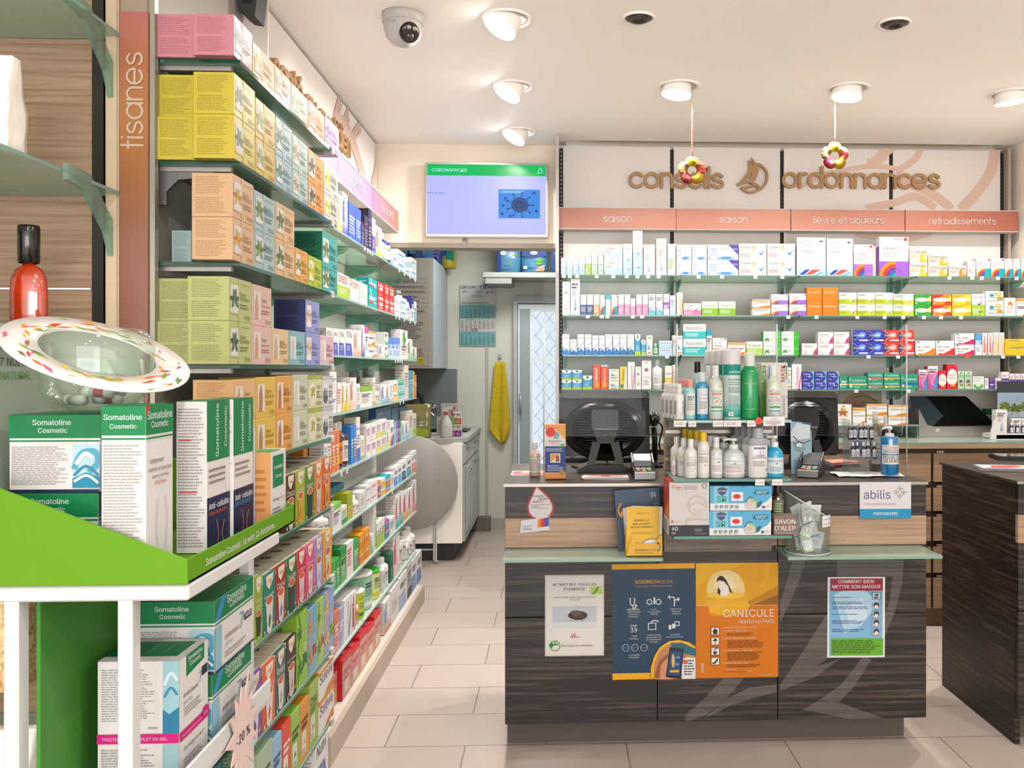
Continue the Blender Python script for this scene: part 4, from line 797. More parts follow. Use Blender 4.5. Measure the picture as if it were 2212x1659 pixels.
shelf_rows('''
1214 1230.5 722 wave#2f86d0#9fd0e8#3a4a80#Otrivin white and sky blue nasal spray carton
1231 1246.5 733 wave#1f6cc4#3f8fd8#3a4a80#Otrivin short blue nasal spray carton
1247 1262 722 wave#2f7cc8#3f6fd0#3a4a80#Otrivin white and blue nasal spray carton
1262.7 1278 722 wave#2f7cc8#3f6fd0#3a4a80#Otrivin white and blue nasal spray carton
1278.7 1293 724.5 wave#2f7cc8#9a5ac0#3a4a80#Otrivin nasal spray carton with violet stroke
1293.5 1307 724.5 wave#2f7cc8#9a5ac0#3a4a80#Otrivin nasal spray carton with violet stroke
1307.4 1322.7 722 wave#1f7ac8#2f6fd0#3a4a80#Otrivin white and blue nasal spray carton
1323.4 1338.7 722 wave#1f7ac8#2f6fd0#3a4a80#Otrivin white and blue nasal spray carton
1339 1354 721.7 wave#1f7ab8#38b07a#3a4a80#Otrivin nasal spray carton with green stroke
1354.7 1370.4 722 wave#1f7ab8#38b07a#3a4a80#Otrivin nasal spray carton with green stroke
1371 1384 721.5 vicks blue and white spray carton
1384.5 1395.5 734 vicks short blue and yellow spray carton
1396 1410 724.5 pures#Puressentiel white and green spray carton
1411 1422 741.6 b:round#2fae4a#f3f0ea#e4f4e4#H small green inhaler bottle
1423 1452 736/752.4 half#dceaf6#bcd8f0#5a80c0#Bepanthen pale blue cream carton
1452.6 1460.6 724 strip#f6f4f2#cfd4e0#889#Spray thin white carton
1461.4 1475 725 pures#Puressentiel white and green spray carton
1475.7 1525.4 700/731.5 half#fcfaf6#3cc0c0#8a6a50#Nasobol large white and turquoise carton
1526 1538 713 top#f6f2ee#1fa8b8#Rhinol#8a90b0 upright carton with turquoise top
1538.7 1570.5 730 patch#Muco-Mepha#f08a2a white rainbow effervescent carton
1571 1611 740 oscil#Solmucol white carton with orange sun
1612 1648 737.4 half#f4f9e6#b4d860#5a8a5a#Sinupret pale green carton
1648.7 1687 716/741 gelo white carton with bright green end
1687.8 1726 716/741 gelo white carton with bright green end
1732 1765.8 741.6 para white painkiller carton with pink petal
1766.7 1800.6 717/741.6 para white painkiller carton with pink petal
1801 1835 717/741.6 para white painkiller carton with pink petal
1842.5 1875 712.7/738.6 pana#3c3cb8#2a2a80#5a9af0#8fc0f8 blue painkiller carton with starburst
1876 1908.5 712.7/738.6 pana#3c3cb8#2a2a80#5a9af0#8fc0f8 blue painkiller carton with starburst
1909 1941.4 712.7/738.6 pana#e83a30#3a3a78#f0988a#f8c0b8 red painkiller carton with starburst
1942 1975 712.7/738.6 pana#e83a30#3a3a78#f0988a#f8c0b8 red painkiller carton with starburst
1977.5 2021 736 neo#f0862a#e86a1e white and orange lozenge carton
2021.8 2062 736 neo#e6343a#3ab88a white and red lozenge carton
2062.8 2105 720/744 neo#d82a6a#2ab08a white and magenta lozenge carton
2106 2121.5 721 half#5aa8e0#f4f2f0#fff#Spray upright blue and white spray carton
2122 2133 719.5 vert#f0705a#Angidine narrow white carton with green top
2134.4 2145.7 719.5 vert#f0705a#Angidine narrow white carton with green top
2146.3 2157.5 718 vert#f0b01e#Bisolvon narrow yellow and white carton
2158 2170 718 vert#f0b01e#Bisolvon narrow yellow and white carton
2171 2222 732/745 half#f5d82a#f2ce1e#2a5a90#Lysopaïne yellow lozenge carton
''', 'Y', BF, BZ[2], 'third back shelf', 'cartons on the third back shelf')
shelf_rows('''
1213 1235 799/821 vicks blue and lime ointment carton
1235.7 1257.6 799/821 vicks blue and lime ointment carton
1258.3 1280 811 vicks single blue ointment carton
1280.6 1297 788 lib#Liberol#f0641e orange upright ointment carton
1297.6 1314 788 lib#Liberol~Baby#c0d0e8 orange baby ointment carton
1314.7 1337.5 797/818 pures#Puressentiel white carton with blue globe
1338.5 1355 792 pulm#Pulmex yellow upright carton
1355.6 1371.5 782 vert#e88ab0#Homeoplasmine white carton with pink letters
1372 1385.5 792 flow#b0608a#Thymian short white carton with mauve flower
1386 1407.3 778 flow#b0608a#Thymian tall white carton with mauve flower
1408 1432.7 777 b:round#f8f3ee#f8f5f0#f8f3ee#Thymian white bottle with mauve flower label
1436 1452 790 half#fbf6ee#f4d45a#6a8ab8#GEM pale yellow carton
1452.6 1459.5 788 vert#f0804a#Spray thin white carton with orange edge
1700 1709.5 794 pures#Spray white carton half hidden by displays
1710.5 1732 786.5 vert#e070a8#Thymuline white carton with pink vertical letters
1732.7 1759 802/822.7 asp blue and violet painkiller carton
1759.7 1786 802/822.7 asp blue and violet painkiller carton
1786.7 1812.8 802/822.7 asp blue and violet painkiller carton
1813.5 1831.6 812.6 aspi#ASPI#f0e8c0 small green painkiller carton
1832.2 1873.5 812.6 aspi#ASPIRIN~S#e8e0a0 wide green painkiller carton
1874 1908.5 805/824 aspi#ASPIRIN#f07a6a green painkiller carton with red line
1909 1944.5 805/824 aspi#ASPIRINE#f0c82a green painkiller carton with yellow line
1945 1983.8 808 aspi#ASPIRINE#2a5ab0 green carton with blue band
1984.3 2004 798.5 nose#Neotrif pink and blue spray carton
2004.5 2026.3 790.5 nose#Neotrif taller pink and blue carton
2027 2044.3 800 tantum red mouthwash carton
2045 2068 787 tantum larger red mouthwash carton
2069 2083.4 801.6 echi green carton with coneflowers
2084 2100 801.6 echi green carton with coneflowers
2100.8 2126 813 circ#Salmucol white carton with green circles
2127 2136 817 plain#f8f4f0#Rhino#a9a white little carton
2136.8 2149.6 817 band#7a4ab0#5a2a98#Rhinox violet little carton
2150.2 2162.6 817 plain#f8f4f0#Rhino#a9a white little carton
2163.4 2180 803 band#f6f1ee#6a4aa8#Rhinobalm white carton with violet label
2180.7 2192.5 807 band#f6f1ee#6a4aa8#Rhino white little carton with violet label
2193 2205 807 band#f6f1ee#6a4aa8#Rhino white little carton with violet label
2205.6 2218 807 band#f6f1ee#6a4aa8#Rhino white little carton with violet label
''', 'Y', BF, BZ[3], 'lowest back shelf', 'cartons on the lowest back shelf')
# price tags under the back shelves
TAGS = [(0, 1218), (0, 1231), (0, 1247), (0, 1289), (0, 1325), (0, 1354), (0, 1377), (0, 1400), (0, 1423), (0, 1509), (0, 1560), (0, 1632), (0, 1690), (0, 2051), (0, 2100), (0, 2121), (0, 2156), (0, 2196),
        (1, 1270), (1, 1300), (1, 1312), (1, 1367), (1, 1387), (1, 1703), (1, 1764), (1, 1852), (1, 1911), (1, 1951), (1, 1996), (1, 2033), (1, 2076), (2, 1441), (2, 1876), (2, 1940), (2, 2167), (2, 2200), (3, 1850), (3, 1963)]
cnt = {}
for s_, x in TAGS:
    cnt[s_] = cnt.get(s_, 0) + 1; v = atY(x, HY, BSF - .0035); b = MB(); b.box(-.011, 0, -.019, .011, .002, -.001, M('fbf8f4', .5)); b.ink(flat((-.011, 0, -.019), (1, 0, 0), (0, 0, 1)), .022, .018, 't .15 .3 .7 444 %d.%02d' % (R.randint(6, 38), R.choice((0, 20, 50, 80, 90))))
    tag(b.build('price_tag', None, (v.x, BSF - .0035, BZ[s_] - .0005)), 'white price tag, %s from the left under the %s back shelf' % (ordn(cnt[s_] - 1), SHN[s_]), 'price tag', 'price tags under the back shelves')
v = atY(2089, HY, BSF - .0035); b = MB(); b.disc(.012, .002, M('f0602a', .4))
tag(b.build('price_dot', None, (v.x, BSF - .001, BZ[2] - .006), (PI / 2, 0, 0)), 'round orange price dot under the third back shelf', 'price tag', 'price tags under the back shelves')
# ---------------------------------------------------------------- left wall, far bays (fronts face the aisle)
LF = -.862
shelf_rows('''
727 739.5 415 fade#f2c04a#c8a060#Veractiv white carton with yellow foot
740 751 412 fade#5a5ac8#6a6ac0#Iberogast tall white carton with violet foot
753 768 434 full#4a6ad8#dfe8fa#Digest#8aa0e8 royal blue pouch
768.6 780 446 full#4a6ad8#dfe8fa#Digest#8aa0e8 royal blue pouch
781 787 478 dark#3a3550#e06a90#ormol#a9a0c8 small black carton with violet front
787.6 795 463 dark#3a3550#e06a90#ormol#a9a0c8 black carton with violet front
796 803 449 dark#352f48#8a9af0#ormol#b9b0d8 tallest black carton with violet front
804 811 469 half#f6c0cc#5a6ad0#fff#Gel pink and blue thin carton
812 825 485 fade#f0d840#c08a6a#Imodium white carton with yellow end
826 837 522 rows#fbf8f4#6a9a7a#Bio#aab small white carton
837.5 847.5 499 b:round#2c1e9c#f4f0ea#eef0e6#H cobalt blue glass bottle with white cap
848.5 858.5 545 half#fbf6f0#c4e0f2#5a90c8#Cutisin white carton with pale blue foot
859.5 875.5 537/560 half#fbf6f0#b9daf2#4a88c8#Cutisin white and pale blue carton
876.5 888 577 half#fbf6f0#c4e0f2#4a88c8#Cutisin low white and blue carton
888.6 899.5 555/577 half#fbf6f0#bcdcf2#4a88c8#Cutisin white and pale blue carton
''', 'X', LF, LZ[0], 'top left-wall shelf', 'products on the top shelf of the left wall', order='right')
shelf_rows('''
728 754 586 half#fcf6ee#b4d030#b03a4a#ovald large white and lime carton
755.5 775.5 600 half#fbf3ea#fbf3ea#b06a50#Priorin white carton with leafy green top
777 794 608 plain#dde6dc#x#dde6dc pale blank carton
796 814.5 598/620 teal#Gaviscon turquoise carton
815.5 829 607/628 relief#Rennie red stomach tablet carton
830.5 840 612/636 relief#Rennie red stomach tablet carton
840.6 851.5 617/640 relief#Rennie red stomach tablet carton
852.5 863 640/664 half#fbf5ee#fbf5ee#b9c8d8#Excipial white carton
864 879 640/666 half#fbf5ee#c4e2f4#5a90c8#Lubexyl white and pale blue carton
879.6 888.5 623 b:pump#f6f2ec#f8f5f0#dcebf4#Lotion white pump bottle
889.2 894 639 half#3a3f98#f2f0f4#fff#Gel navy and white carton
894.6 900 650 half#fbf5ee#8ac4dc#5a90c8#Gel small white carton
''', 'X', LF, LZ[1], 'second left-wall shelf', 'products on the second shelf of the left wall', order='right')
shelf_rows('''
705 719.5 707 blueb#5a68c8#VITAL white carton with navy foot
720.5 732 709 blueb#5a68c8#VITAL white carton with navy foot
732.8 746 710 blueb#5a68c8#VITAL white carton with navy foot
746.8 763.5 711 blueb#5a60c0#VITAL wider white carton with navy foot
764.5 780 711 fade#f0a888#d0a088#Calmer white carton with peach foot
780.8 788 701 fade#5a5ab0#8a90c8#Equi tall slim white carton
788.6 795 705 top#fbf5f0#e06aa8#Forte#b0a0b0 white carton with pink top
796 810.5 714/743 oscil#Burger white and orange carton
811.2 817.6 739 b:tube#f8f4ee#f4f0ea#faf4ee#Crème small white tube
818.8 830.5 742.5 fade#f0c8b0#a0a0b8#Crème short white carton
831 839 717/745 circ#Prosta white and green carton
840 849.5 729 half#5a8ae0#cfe4f8#fff#Kyta sky blue carton
850 857 729 half#6a98e4#cfe4f8#fff#Kyta sky blue carton
857.6 864 729 half#6a98e4#cfe4f8#fff#Kyta sky blue carton
865 880.5 711 flow#6ab04a#Weleda white pouch carton with leaf
881 891 731 fade#8ad090#8aa080#Prosta white carton with green foot
891.6 900.5 749 fade#8ad090#8aa080#Prosta short white carton with green foot
''', 'X', LF, LZ[2], 'third left-wall shelf', 'products on the third shelf of the left wall', order='right')
shelf_rows('''
712 727 803/847 half#fbf4ec#f4efe8#5a90c8#Medical white carton with blue corner
729 738 828 plain#fbf4ec#BEX#e04030 white carton with red letters
738.8 747 826 fade#f5c81e#e0b01e#Gold white carton with yellow flame
747.5 755.5 828 fade#f5c81e#e0b01e#Gold white carton with yellow flame
756.2 770 816 fade#f0c8b8#e08a7a#Sulgan tall white carton
771 777.5 829 rows#fbf6f2#8ab0d8#Crem#c8b9b0 white carton with pale blue foot
778.5 804 837 top#fbf6ee#8cc03a#Natur#c8b9a0 white carton with green label
805 811 816 rows#f8f0e4#c8a888#Baume#d0c0a8 tall cream carton
812 822.5 833 b:round#f6f0e8#f6f2ec#eef2e0#Bio white bottle with green print
823.5 834.5 831 fade#6ab8c8#7a8ab0#Femina slim white carton with teal foot
835.2 841.5 831 fade#9a80c8#7a8ab0#Femina slim white carton with violet foot
842 849 826 rows#fbf6f2#b0c4d8#Gyno#c8c0b8 white upright carton
850 859.5 822/846 half#fbf6f0#f5d86a#a0907a#Gyn white and yellow carton
860.5 873 820/846 half#7ad0a8#c4e4f2#4a9a8a#Canesten green and blue carton
874 882.5 789 strip#f2e6d8#e8dccc#a09a90#Box tall beige carton with blue cap
883.5 887.5 800 full#3f9fd0#dff0fa#Duo#6ac0e0 thin blue carton
888 891.8 800 full#40b090#dff4ea#Duo#a0e0c0 thin green carton
892.2 895.8 802 full#e8a84a#fbf0da#Duo#f0d080 thin amber carton
896.2 899.8 810 full#e8685a#fbe4de#Duo#f4b0a0 thin red carton
''', 'X', LF, LZ[3], 'fourth left-wall shelf', 'products on the fourth shelf of the left wall', order='right')
shelf_rows('''
655 674 956 full@.058#f08a1e#fbe6c0#Citron#f5c23a orange carton
674.8 686.5 957 top@.058#fbf0d0#f5c842#Samarit#d8b060 yellow carton with lemon arc
687.2 699 957 top@.058#fbf0d0#f5c842#Samarit#d8b060 yellow carton with lemon arc
699.8 708 955 rows#f0f4f6#8ab8d0#Gel#a0b8c8 white and blue carton
708.6 716 952 rows#f4f2f0#e87a5a#Gel#a0b8c8 white carton with red foot
717 725.5 932 full#f08040#fdf0d8#Mebby#f5d86a tall orange carton with portrait
726 733.5 930 full#f08040#fdf0d8#Mebby#f5d86a tall orange carton with portrait
734.5 744 914 b:round#3c1a0c#efe6da#f08a2a#Sirop#amber brown syrup bottle with orange label
745 757 911.6 b:round#3c1a0c#efe6da#efe4d8#Sirop#amber brown syrup bottle with cream label
758.5 763.5 921 full#3a8ade#f2ead0#Sinolpan#5aa8ee blue upright carton
764 769.5 919 full#3a8ade#f2ead0#Sinolpan#e0a060 blue upright carton
770 778 902 strip#f8ecdc#5a7ac0#5a78c0#Regulat tall white and blue carton
779.5 787 943 rows#fdf6ee#8cc870#Ferro#e8a090 small white and green carton
791 801.5 919/955 strip#fbf3ee#f4ece8#c080b0#Biotin white carton with red end
802.2 812.6 916/951 strip#fbf3ee#f4ece8#b07ab8#Biotin white carton with violet edge
813.2 824 911/946 strip#fbf5e8#f0e050#c0a0b0#Biotin white carton with yellow edge
824.6 835 907/941 strip#fbf5ee#c8e0a0#c090b0#Biotin white carton with lime edge
836 843 930 fade#f5d87a#c8b070#Zink white carton with yellow foot
843.6 851 909 arc#Calcium#6aa8e0 white upright rainbow carton
851.8 856 912 full#7ac8ec#f0faff#D3#b0e0f4 thin light blue carton
856.3 860 911 full#b85aa0#fbe8f4#D3#e0a0d0 thin magenta carton
860.3 863.8 910 full#4a4a98#e4e4fa#D3#8a8ac8 thin navy carton
864.1 867.5 909 full#6aa84a#eefae4#D3#a0d080 thin green carton
868.5 875.5 913 fade#8ab8e8#7a98c8#Omni light blue carton
876 883.5 911 fade#8ab8e8#7a98c8#Omni light blue carton
884.3 891.5 888 strip#efe2d4#c8e0b0#a0988a#Pro tall beige carton
892 899.5 895 strip#f2e6d8#9ad070#a0988a#Pro beige carton with green foot
''', 'X', LF, LZ[4], 'fifth left-wall shelf', 'products on the fifth shelf of the left wall', order='right')
for j, (x0, x1, y) in enumerate(((812, 845, 884), (846, 861, 883), (862, 881, 882))):
    k = LF - .057; A, B = atX(x0, HY, k), atX(x1, HY, k); h = atX(x0, y, k).z - LZ[4]
    o = shelf_box(B.y - A.y - .002, h, .038, 'full', ['3a6a98', 'c8d8e8', 'ISCADOR', '4a7ab0'], 'b').build('medicine_box', None, (k, (A.y + B.y) / 2, LZ[4] + .0008), (0, 0, PI / 2))
    tag(o, 'steel blue carton standing behind the row on the fifth left-wall shelf, %s one' % ('near', 'middle', 'far')[j], 'medicine box', 'products on the fifth shelf of the left wall')
shelf_rows('''
690 702 1106 b:round#f6f2ec#faf8f4#f4f0e8#Omega white plastic bottle
702.8 714 1109 b:round#f6f2ec#faf8f4#f4f0e8#Omega white plastic bottle
718.5 737.5 1093 top#f6efec#8ccc5a#Uvas#a0a0c0 white carton with green top
738.3 749.5 1096 strip#f6f2ea#2a9a6a#8ac04a#Herba white carton with green arrow
750.5 762 1066 full#a8b41e#f4e8a0#BIODERMA#f0a020 olive green carton with sun
763 770 1067 b:round#f8f4ee#faf8f4#f6f2ec#Mag white plastic bottle
770.6 777 1072 b:round#f8f4ee#faf8f4#f6f2ec#Mag shorter white plastic bottle
777.8 789.5 1064 rows#f8f2ea#d8d4cc#Nico#c0b8ae white carton with black oval
791 800.5 1050/1073 half#fbf6f2#eef0f6#8a98c8#Mag white and pale blue carton
801.2 815.5 1042/1068 half#fbf4f0#fbeeea#e07a70#Magnesium white carton with red letters
816 822 1040/1063 half#f08a3a#8a6ac0#fff#Mg orange and violet carton
822.8 832.5 1036/1057 half#fbf6ea#f2c42a#c8a03a#Berocca white and yellow carton
833 843.5 1030/1052 half#22b0c4#f08a3a#fff#Supra turquoise and orange carton
844.2 851.5 1023 rows#f8f4f0#e0e4ea#Vita#c89090 white carton with red mark
852.3 859.5 1010 blueb#3fa8dc#Eludril white and light blue carton
860 867.8 1005 blueb#58b4e0#Eludril white and light blue carton
868.4 878.6 998 blueb#3a5a98#Eludril white and navy carton
879.2 889.6 988 blueb#28b0a4#Eludril white and teal carton
890.2 894.6 978 blueb#f58a6a#Eludril white and coral carton
895 899.6 974 blueb#f58a6a#Eludril white and coral carton
''', 'X', LF, LZ[5], 'sixth left-wall shelf', 'products on the sixth shelf of the left wall', order='right')
for j in range(6):
    y = 3.60 + j * .062; o = shelf_box(.055, .125, .06, 'top', ['e8dccc', '2a9aa8', 'Tesst', 'b0a89c'], 'b').build('medicine_box', None, (LF - .085, y, LZ[5] + .0008), (0, 0, PI / 2))
    tag(o, 'teal-lidded cream carton standing behind, %s from near end, sixth left-wall shelf' % ordn(j), 'medicine box', 'products on the sixth shelf of the left wall')
shelf_rows('''
717.5 726 1215 full#3fae4a#e8f8d8#Granu#8fd0e8 green carton
726.6 734 1208 full#3fae4a#e8f8d8#Granu#8fd0e8 green carton
736 748.5 1188 top#6ab85a#2f9a4a#Imac#cfe8f0 green and pale blue carton
749.5 763.5 1175 plain#f8f0ea#Optifib#d8503a white carton with red drop
764.5 775 1169 full#3fa85a#e8f8d8#Optifib#b070c8 green carton with violet leaf
776.5 787 1157/1190 half#f5a01e#f09018#fbe8c0#Bulboid orange laxative carton
787.6 799 1146/1178 half#f5a01e#f09018#fbe8c0#Bulboid orange laxative carton
800 806.5 1156 fade#5ab070#7aa880#Dulco white and green carton
807.2 812.7 1097 vert#8ac43a#Prontolax tall white and lime carton
814 819 1131 half#f4f2ea#a8d030#8a9a80#Lax white carton with lime wave
819.5 824.6 1126 half#f4f2ea#a8d030#8a9a80#Lax white carton with lime wave
825.2 831 1121 half#f4f2ea#a8d030#8a9a80#Lax white carton with lime wave
832 841 1127/1142 half#c058b0#2aa8b8#fff#Perenterol magenta and turquoise carton
842 853 1122 strip#f6f0ea#eef0ea#9a9aa8#Normo white carton with green edge
854.5 862 1072 fade#3fb0a4#d05a6a#SANTE tall white carton with teal foot
862.6 870.6 1065 fade#3fb0a4#d05a6a#SANTE tall white carton with teal foot
871.4 881.5 1065 fade#f5a03a#d05a6a#SANTE tall white carton with orange foot
882.2 890.5 1058 fade#f0b090#d05a6a#SANTE tall white carton with peach foot
891.2 899.4 1042 fade#f08a70#d05a6a#SANTE tall white carton with coral foot
''', 'X', LF, LZ[6], 'seventh left-wall shelf', 'products on the seventh shelf of the left wall', order='right')
for j in range(5):
    o = shelf_box(.05, .15, .07, 'rows', ['d8ccbc', 'c4b8a8', 'Dos', 'a8a094'], 'b').build('medicine_box', None, (LF - .08, 3.34 + j * .056, LZ[6] + .0008), (0, 0, PI / 2))
    tag(o, 'beige carton standing behind, %s from the near end on the seventh left-wall shelf' % ordn(j), 'medicine box', 'products on the seventh shelf of the left wall')
shelf_rows('''
722 733 1325 half#f08050#f4b0b8#fff#Lina pink and orange carton
733.6 742 1318 half#a8b8e0#c0c8ee#fff#Lina lilac carton with purple top
743 758 1298 vert#8aa0c0#ANATOMY tall white carton with vertical print
758.8 769 1284 vert#d04a4a#THERA grey carton with red capsule
770 778 1295 b:round#f6f0e6#faf8f4#f5c24a#Vit white bottle with orange label
778.8 792 1281 b:can#d8e04a#f4f0e8#d4dc3e#Linusit#0#3a9a3a yellow-green tin with white lid
793 811 1245 b:can#8cc8a4#efe8e0#a4d4b4#Metamucil##f3ece4 tall mint tin with white lid
812 826 1237 b:can#dce05a#2fb82a#e4e89a#Inulin##d8d43a tall lime tin with green lid
827 833.5 1233 strip#f2efe4#d8ecf0#7ab0b8#Fibre white carton with aqua print
834.3 842 1208 b:slim#f6f2ec#f8f5f0#f4f4ee#e white bottle with green emblem
842.8 849.8 1197 top#2a6a4a#3a7a55#Alba#8ac0a0 dark green carton
850.6 863.5 1160 fade#f4dcd8#d86a80#Physio tall white carton with pink print
864.3 871.5 1178 b:tube#f8f2ee#f4ece8#f6f0ea#IAL white tube bottle
872 879 1170 b:tube#f8f2ee#f4ece8#f6f0ea#IAL white tube bottle
879.5 886 1162 b:round#f8f2ee#faf6f2#f6eee8#IAL white bottle with pink collar
886.5 893 1150 b:round#f8f2ee#faf6f2#f6eee8#IAL white bottle with pink collar
893.4 899.6 1142 b:round#f8f2ee#faf6f2#f6eee8#IAL white bottle with pink collar
''', 'X', LF, LZ[7], 'lowest left-wall shelf', 'products on the lowest glass shelf of the left wall', order='right')
DZ = .103
for j in range(7):
    y = 3.26 + j * .152; hh = .145 if j % 2 else .16
    o = shelf_box(.148, hh, .11, 'thermo', [], 'b').build('medicine_box', None, (-.845 - (.02 if j < 2 else 0), y, DZ), (0, 0, PI / 2))
    tag(o, 'red heat wrap carton on the plinth, %s from the near end' % ordn(j), 'medicine box', 'red heat wrap cartons on the plinth')
shelf_rows('''
830 843.5 1303 fade#f28a60#7ab0d8#Artelac white and coral carton
844.5 862 1278 rows#fbf3ec#f4ece4#Gaze#d0c8c0 large white carton with red drop
862.8 879 1250 blueb#b8c8f0#Sensitive large white and pale blue carton
880 889 1224 strip#d8d0cc#3a3638#6a6664#Tenso white carton with black edge
890 900 1212 blueb#8aa8dc#Tenso blood pressure carton with blue picture
901 911 1199 blueb#6a90d8#Tenso blue-topped blood pressure carton
''', 'X', -.845, DZ, 'left wall plinth', 'cartons on the plinth of the left wall', order='right', depth=.08)
ltag = [(0, 788), (0, 795), (0, 800), (0, 805), (0, 863), (0, 874), (0, 886), (0, 897), (1, 856), (1, 863), (1, 874), (1, 886), (1, 897), (2, 855), (2, 860), (2, 864.5), (2, 869), (3, 865), (3, 872), (4, 738), (4, 750), (5, 848)]
cnt = {}
for s_, x in ltag:
    cnt[s_] = cnt.get(s_, 0) + 1; v = atX(x, HY, LSF + .003); b = MB(); b.box(0, -.012, -.02, .002, .012, -.001, M('fbf8f4', .5)); b.ink(flat((.002, -.012, -.02), (0, 1, 0), (0, 0, 1)), .024, .019, 't .15 .3 .7 444 %d.%02d' % (R.randint(6, 38), R.choice((0, 50, 80, 90))))
    tag(b.build('price_tag', None, (LSF + .001, v.y, LZ[s_] - .0005)), 'white price tag, %s from the near end under the %s left-wall shelf' % (ordn(cnt[s_] - 1), LSN[s_]), 'price tag', 'price tags under the left wall shelves')
v = atX(858, HY, LSF + .003); b = MB(); b.disc(.013, .002, M('f0502a', .4))
tag(b.build('price_dot', None, (LSF + .001, v.y, LZ[4] - .012), (0, PI / 2, 0)), 'round red price dot under the fifth left-wall shelf', 'price tag', 'price tags under the left wall shelves')
# clear bags hanging on the left panel between the third and fourth shelves
for px, w, h, lab, col in ((770, .16, .16, 'clear hanging bag of grey-green herbs on the left wall panel', 'a9b48a'), (797, .15, .15, 'empty clear hanging bag on the left wall panel beside the herbs', None)):
    v = atX(px, 815, LPX + .02); b = MB(); N = 8; vs = []; fs = []
    for sd in (0, 1):
        for i in range(N + 1):
            for j in range(N + 1):
                t = math.sin(PI * i / N) * math.sin(PI * j / N); vs.append((LPX + .004 + (t * .028 + .002 if sd else 0) + R.uniform(0, .003) * t, v.y - w / 2 + w * i / N, v.z - h / 2 + h * j / N))
    for sd in (0, 1):
        for i in range(N):
            for j in range(N): q = sd * (N + 1) ** 2; fs.append((q + i * (N + 1) + j, q + (i + 1) * (N + 1) + j, q + (i + 1) * (N + 1) + j + 1, q + i * (N + 1) + j + 1))
    b.add(vs, fs, glassy('film', 'f2f6f2', .9, 'f2f6f2', .12, .3, .08), True); o = tag(b.build('hanging_bag'), lab, 'bag')
    if col:
        e = MB()
        for k in range(40): y = v.y + R.uniform(-.06, .06); z = v.z + R.uniform(-.06, .01); e.tube([(LPX + .012, y, z), (LPX + .012, y + R.uniform(-.01, .01), z + .05)], .003, R.choice(['8a9a70', 'a9b47a', '9aa0a0']), 4)
        q = e.build('herbs', o); q['kind'] = 'stuff'
# ================================================================ tea boxes
TF = -.805
def tea_row(rows, z, where, group, depth=.1, k=TF, cat='tea box', nm='tea_box'):
    shelf_rows(rows, 'X', k, z, where, group, cat, nm, depth, 'right', 0, .0008)
tea_row('''
505 545 30 tea#f4a0b0#x#7a9a58#b07078#Sureau pink tea box with elderflower
546 593 88 tea#f5b832#x#e8c83a#a07a28#Camomille amber tea box with camomile
593.6 628.5 138 tea#f4c09a#x#c8c490#b08868#Anis peach tea box with seed heads
629.2 665.5 177 tea#d9dc8a#x#b0b070#8a8a58#Fenouil pale lime tea box with fennel
666.2 701 213 tea#f08a3a#x#b07a4a#a05a28#Gingembre orange tea box with ginger
701.8 732 247 tea#b090d8#x#6a4aa0#6a5090#Lavande lilac tea box with lavender
''', TZ[0], 'top tea shelf', 'tea boxes on the top tea shelf')
tea_row('''
505 551 155/246 tea#efdb4e#x#6a8a30#9a8a30#Mauve yellow tea box with hop sprig
552 594 208/293 tea#f0c83a#x#a8c040#9a8028#Mélisse golden tea box with green leaves
594.6 631 249/330 tea#aecdd2#x#5a8a4a#5a8288#Menthe light blue tea box with mint leaf
631.6 665 287/362 tea#bcd8cc#x#c8a880#6a8a80#Millefeuille mint tea box with millet
665.6 699 318/389 tea#f4a23a#x#4a5a50#a06a20#Oranger orange tea box with dark leaves
699.6 730 348/414 tea#d9d4c8#x#d0d82a#8a8678#Ortie grey-white tea box with nettle
''', TZ[1], 'second tea shelf', 'tea boxes on the second tea shelf')
tea_row('''
502 548 373/468 tea#f5c898#x#e8b01e#b0855a#Pissenlit apricot tea box with dandelion
549 594 408/493 tea#b8d4d0#x#7a9a4a#6a8a88#Raisin pale blue tea box with olive sprig
595 636 433/512 tea#f2c890#x#6a8a50#a88050#Sauge beige tea box with sage leaves
''', TZ[2], 'third tea shelf near end', 'tea boxes on the third tea shelf')
tea_row('''
637 664.5 533 tea#f2b45a#x#8aa050#a8742a#Senné orange tea box with senna
665 695 549 tea#b8cc3a#x#e8d42a#7a8a20#Tilleul lime tea box with linden
695.6 729 499/575 teas#4fb0a8#x#7a8a5a#2a6a68#Thym#1f8a68 teal tea box with thyme
''', TZ[2], 'third tea shelf far end', 'tea boxes on the third tea shelf')
tea_row('''
494 543 596/692 tea#cfd488#x#5a7a4a#7a8450#Verveine pale lime tea box with verbena
544 586.5 612/702 teab#eec8bc#x#dca888#a07a70#Tisane~apaisante pale pink tea box with hands
''', TZ[3], 'fourth tea shelf near end', 'tea boxes on the fourth tea shelf')
tea_row('''
587 623.5 708 teab#efcf98#x#d8b08a#a08048#Bucco sand tea box with a neck picture
624.2 659 713 teab#8fc0c8#x#c8d4d0#4a7a88#Diarrhée light teal tea box
659.6 690 646/716 teas#9aa0d8#x#e0c0a8#5a60a0#Diurétique#4a5088 lavender tea box with back picture
690.6 721 723 teab#e0b8c0#x#e4c8c4#906870#Hépatique rose tea box
''', TZ[3], 'fourth tea shelf far end', 'tea boxes on the fourth tea shelf')
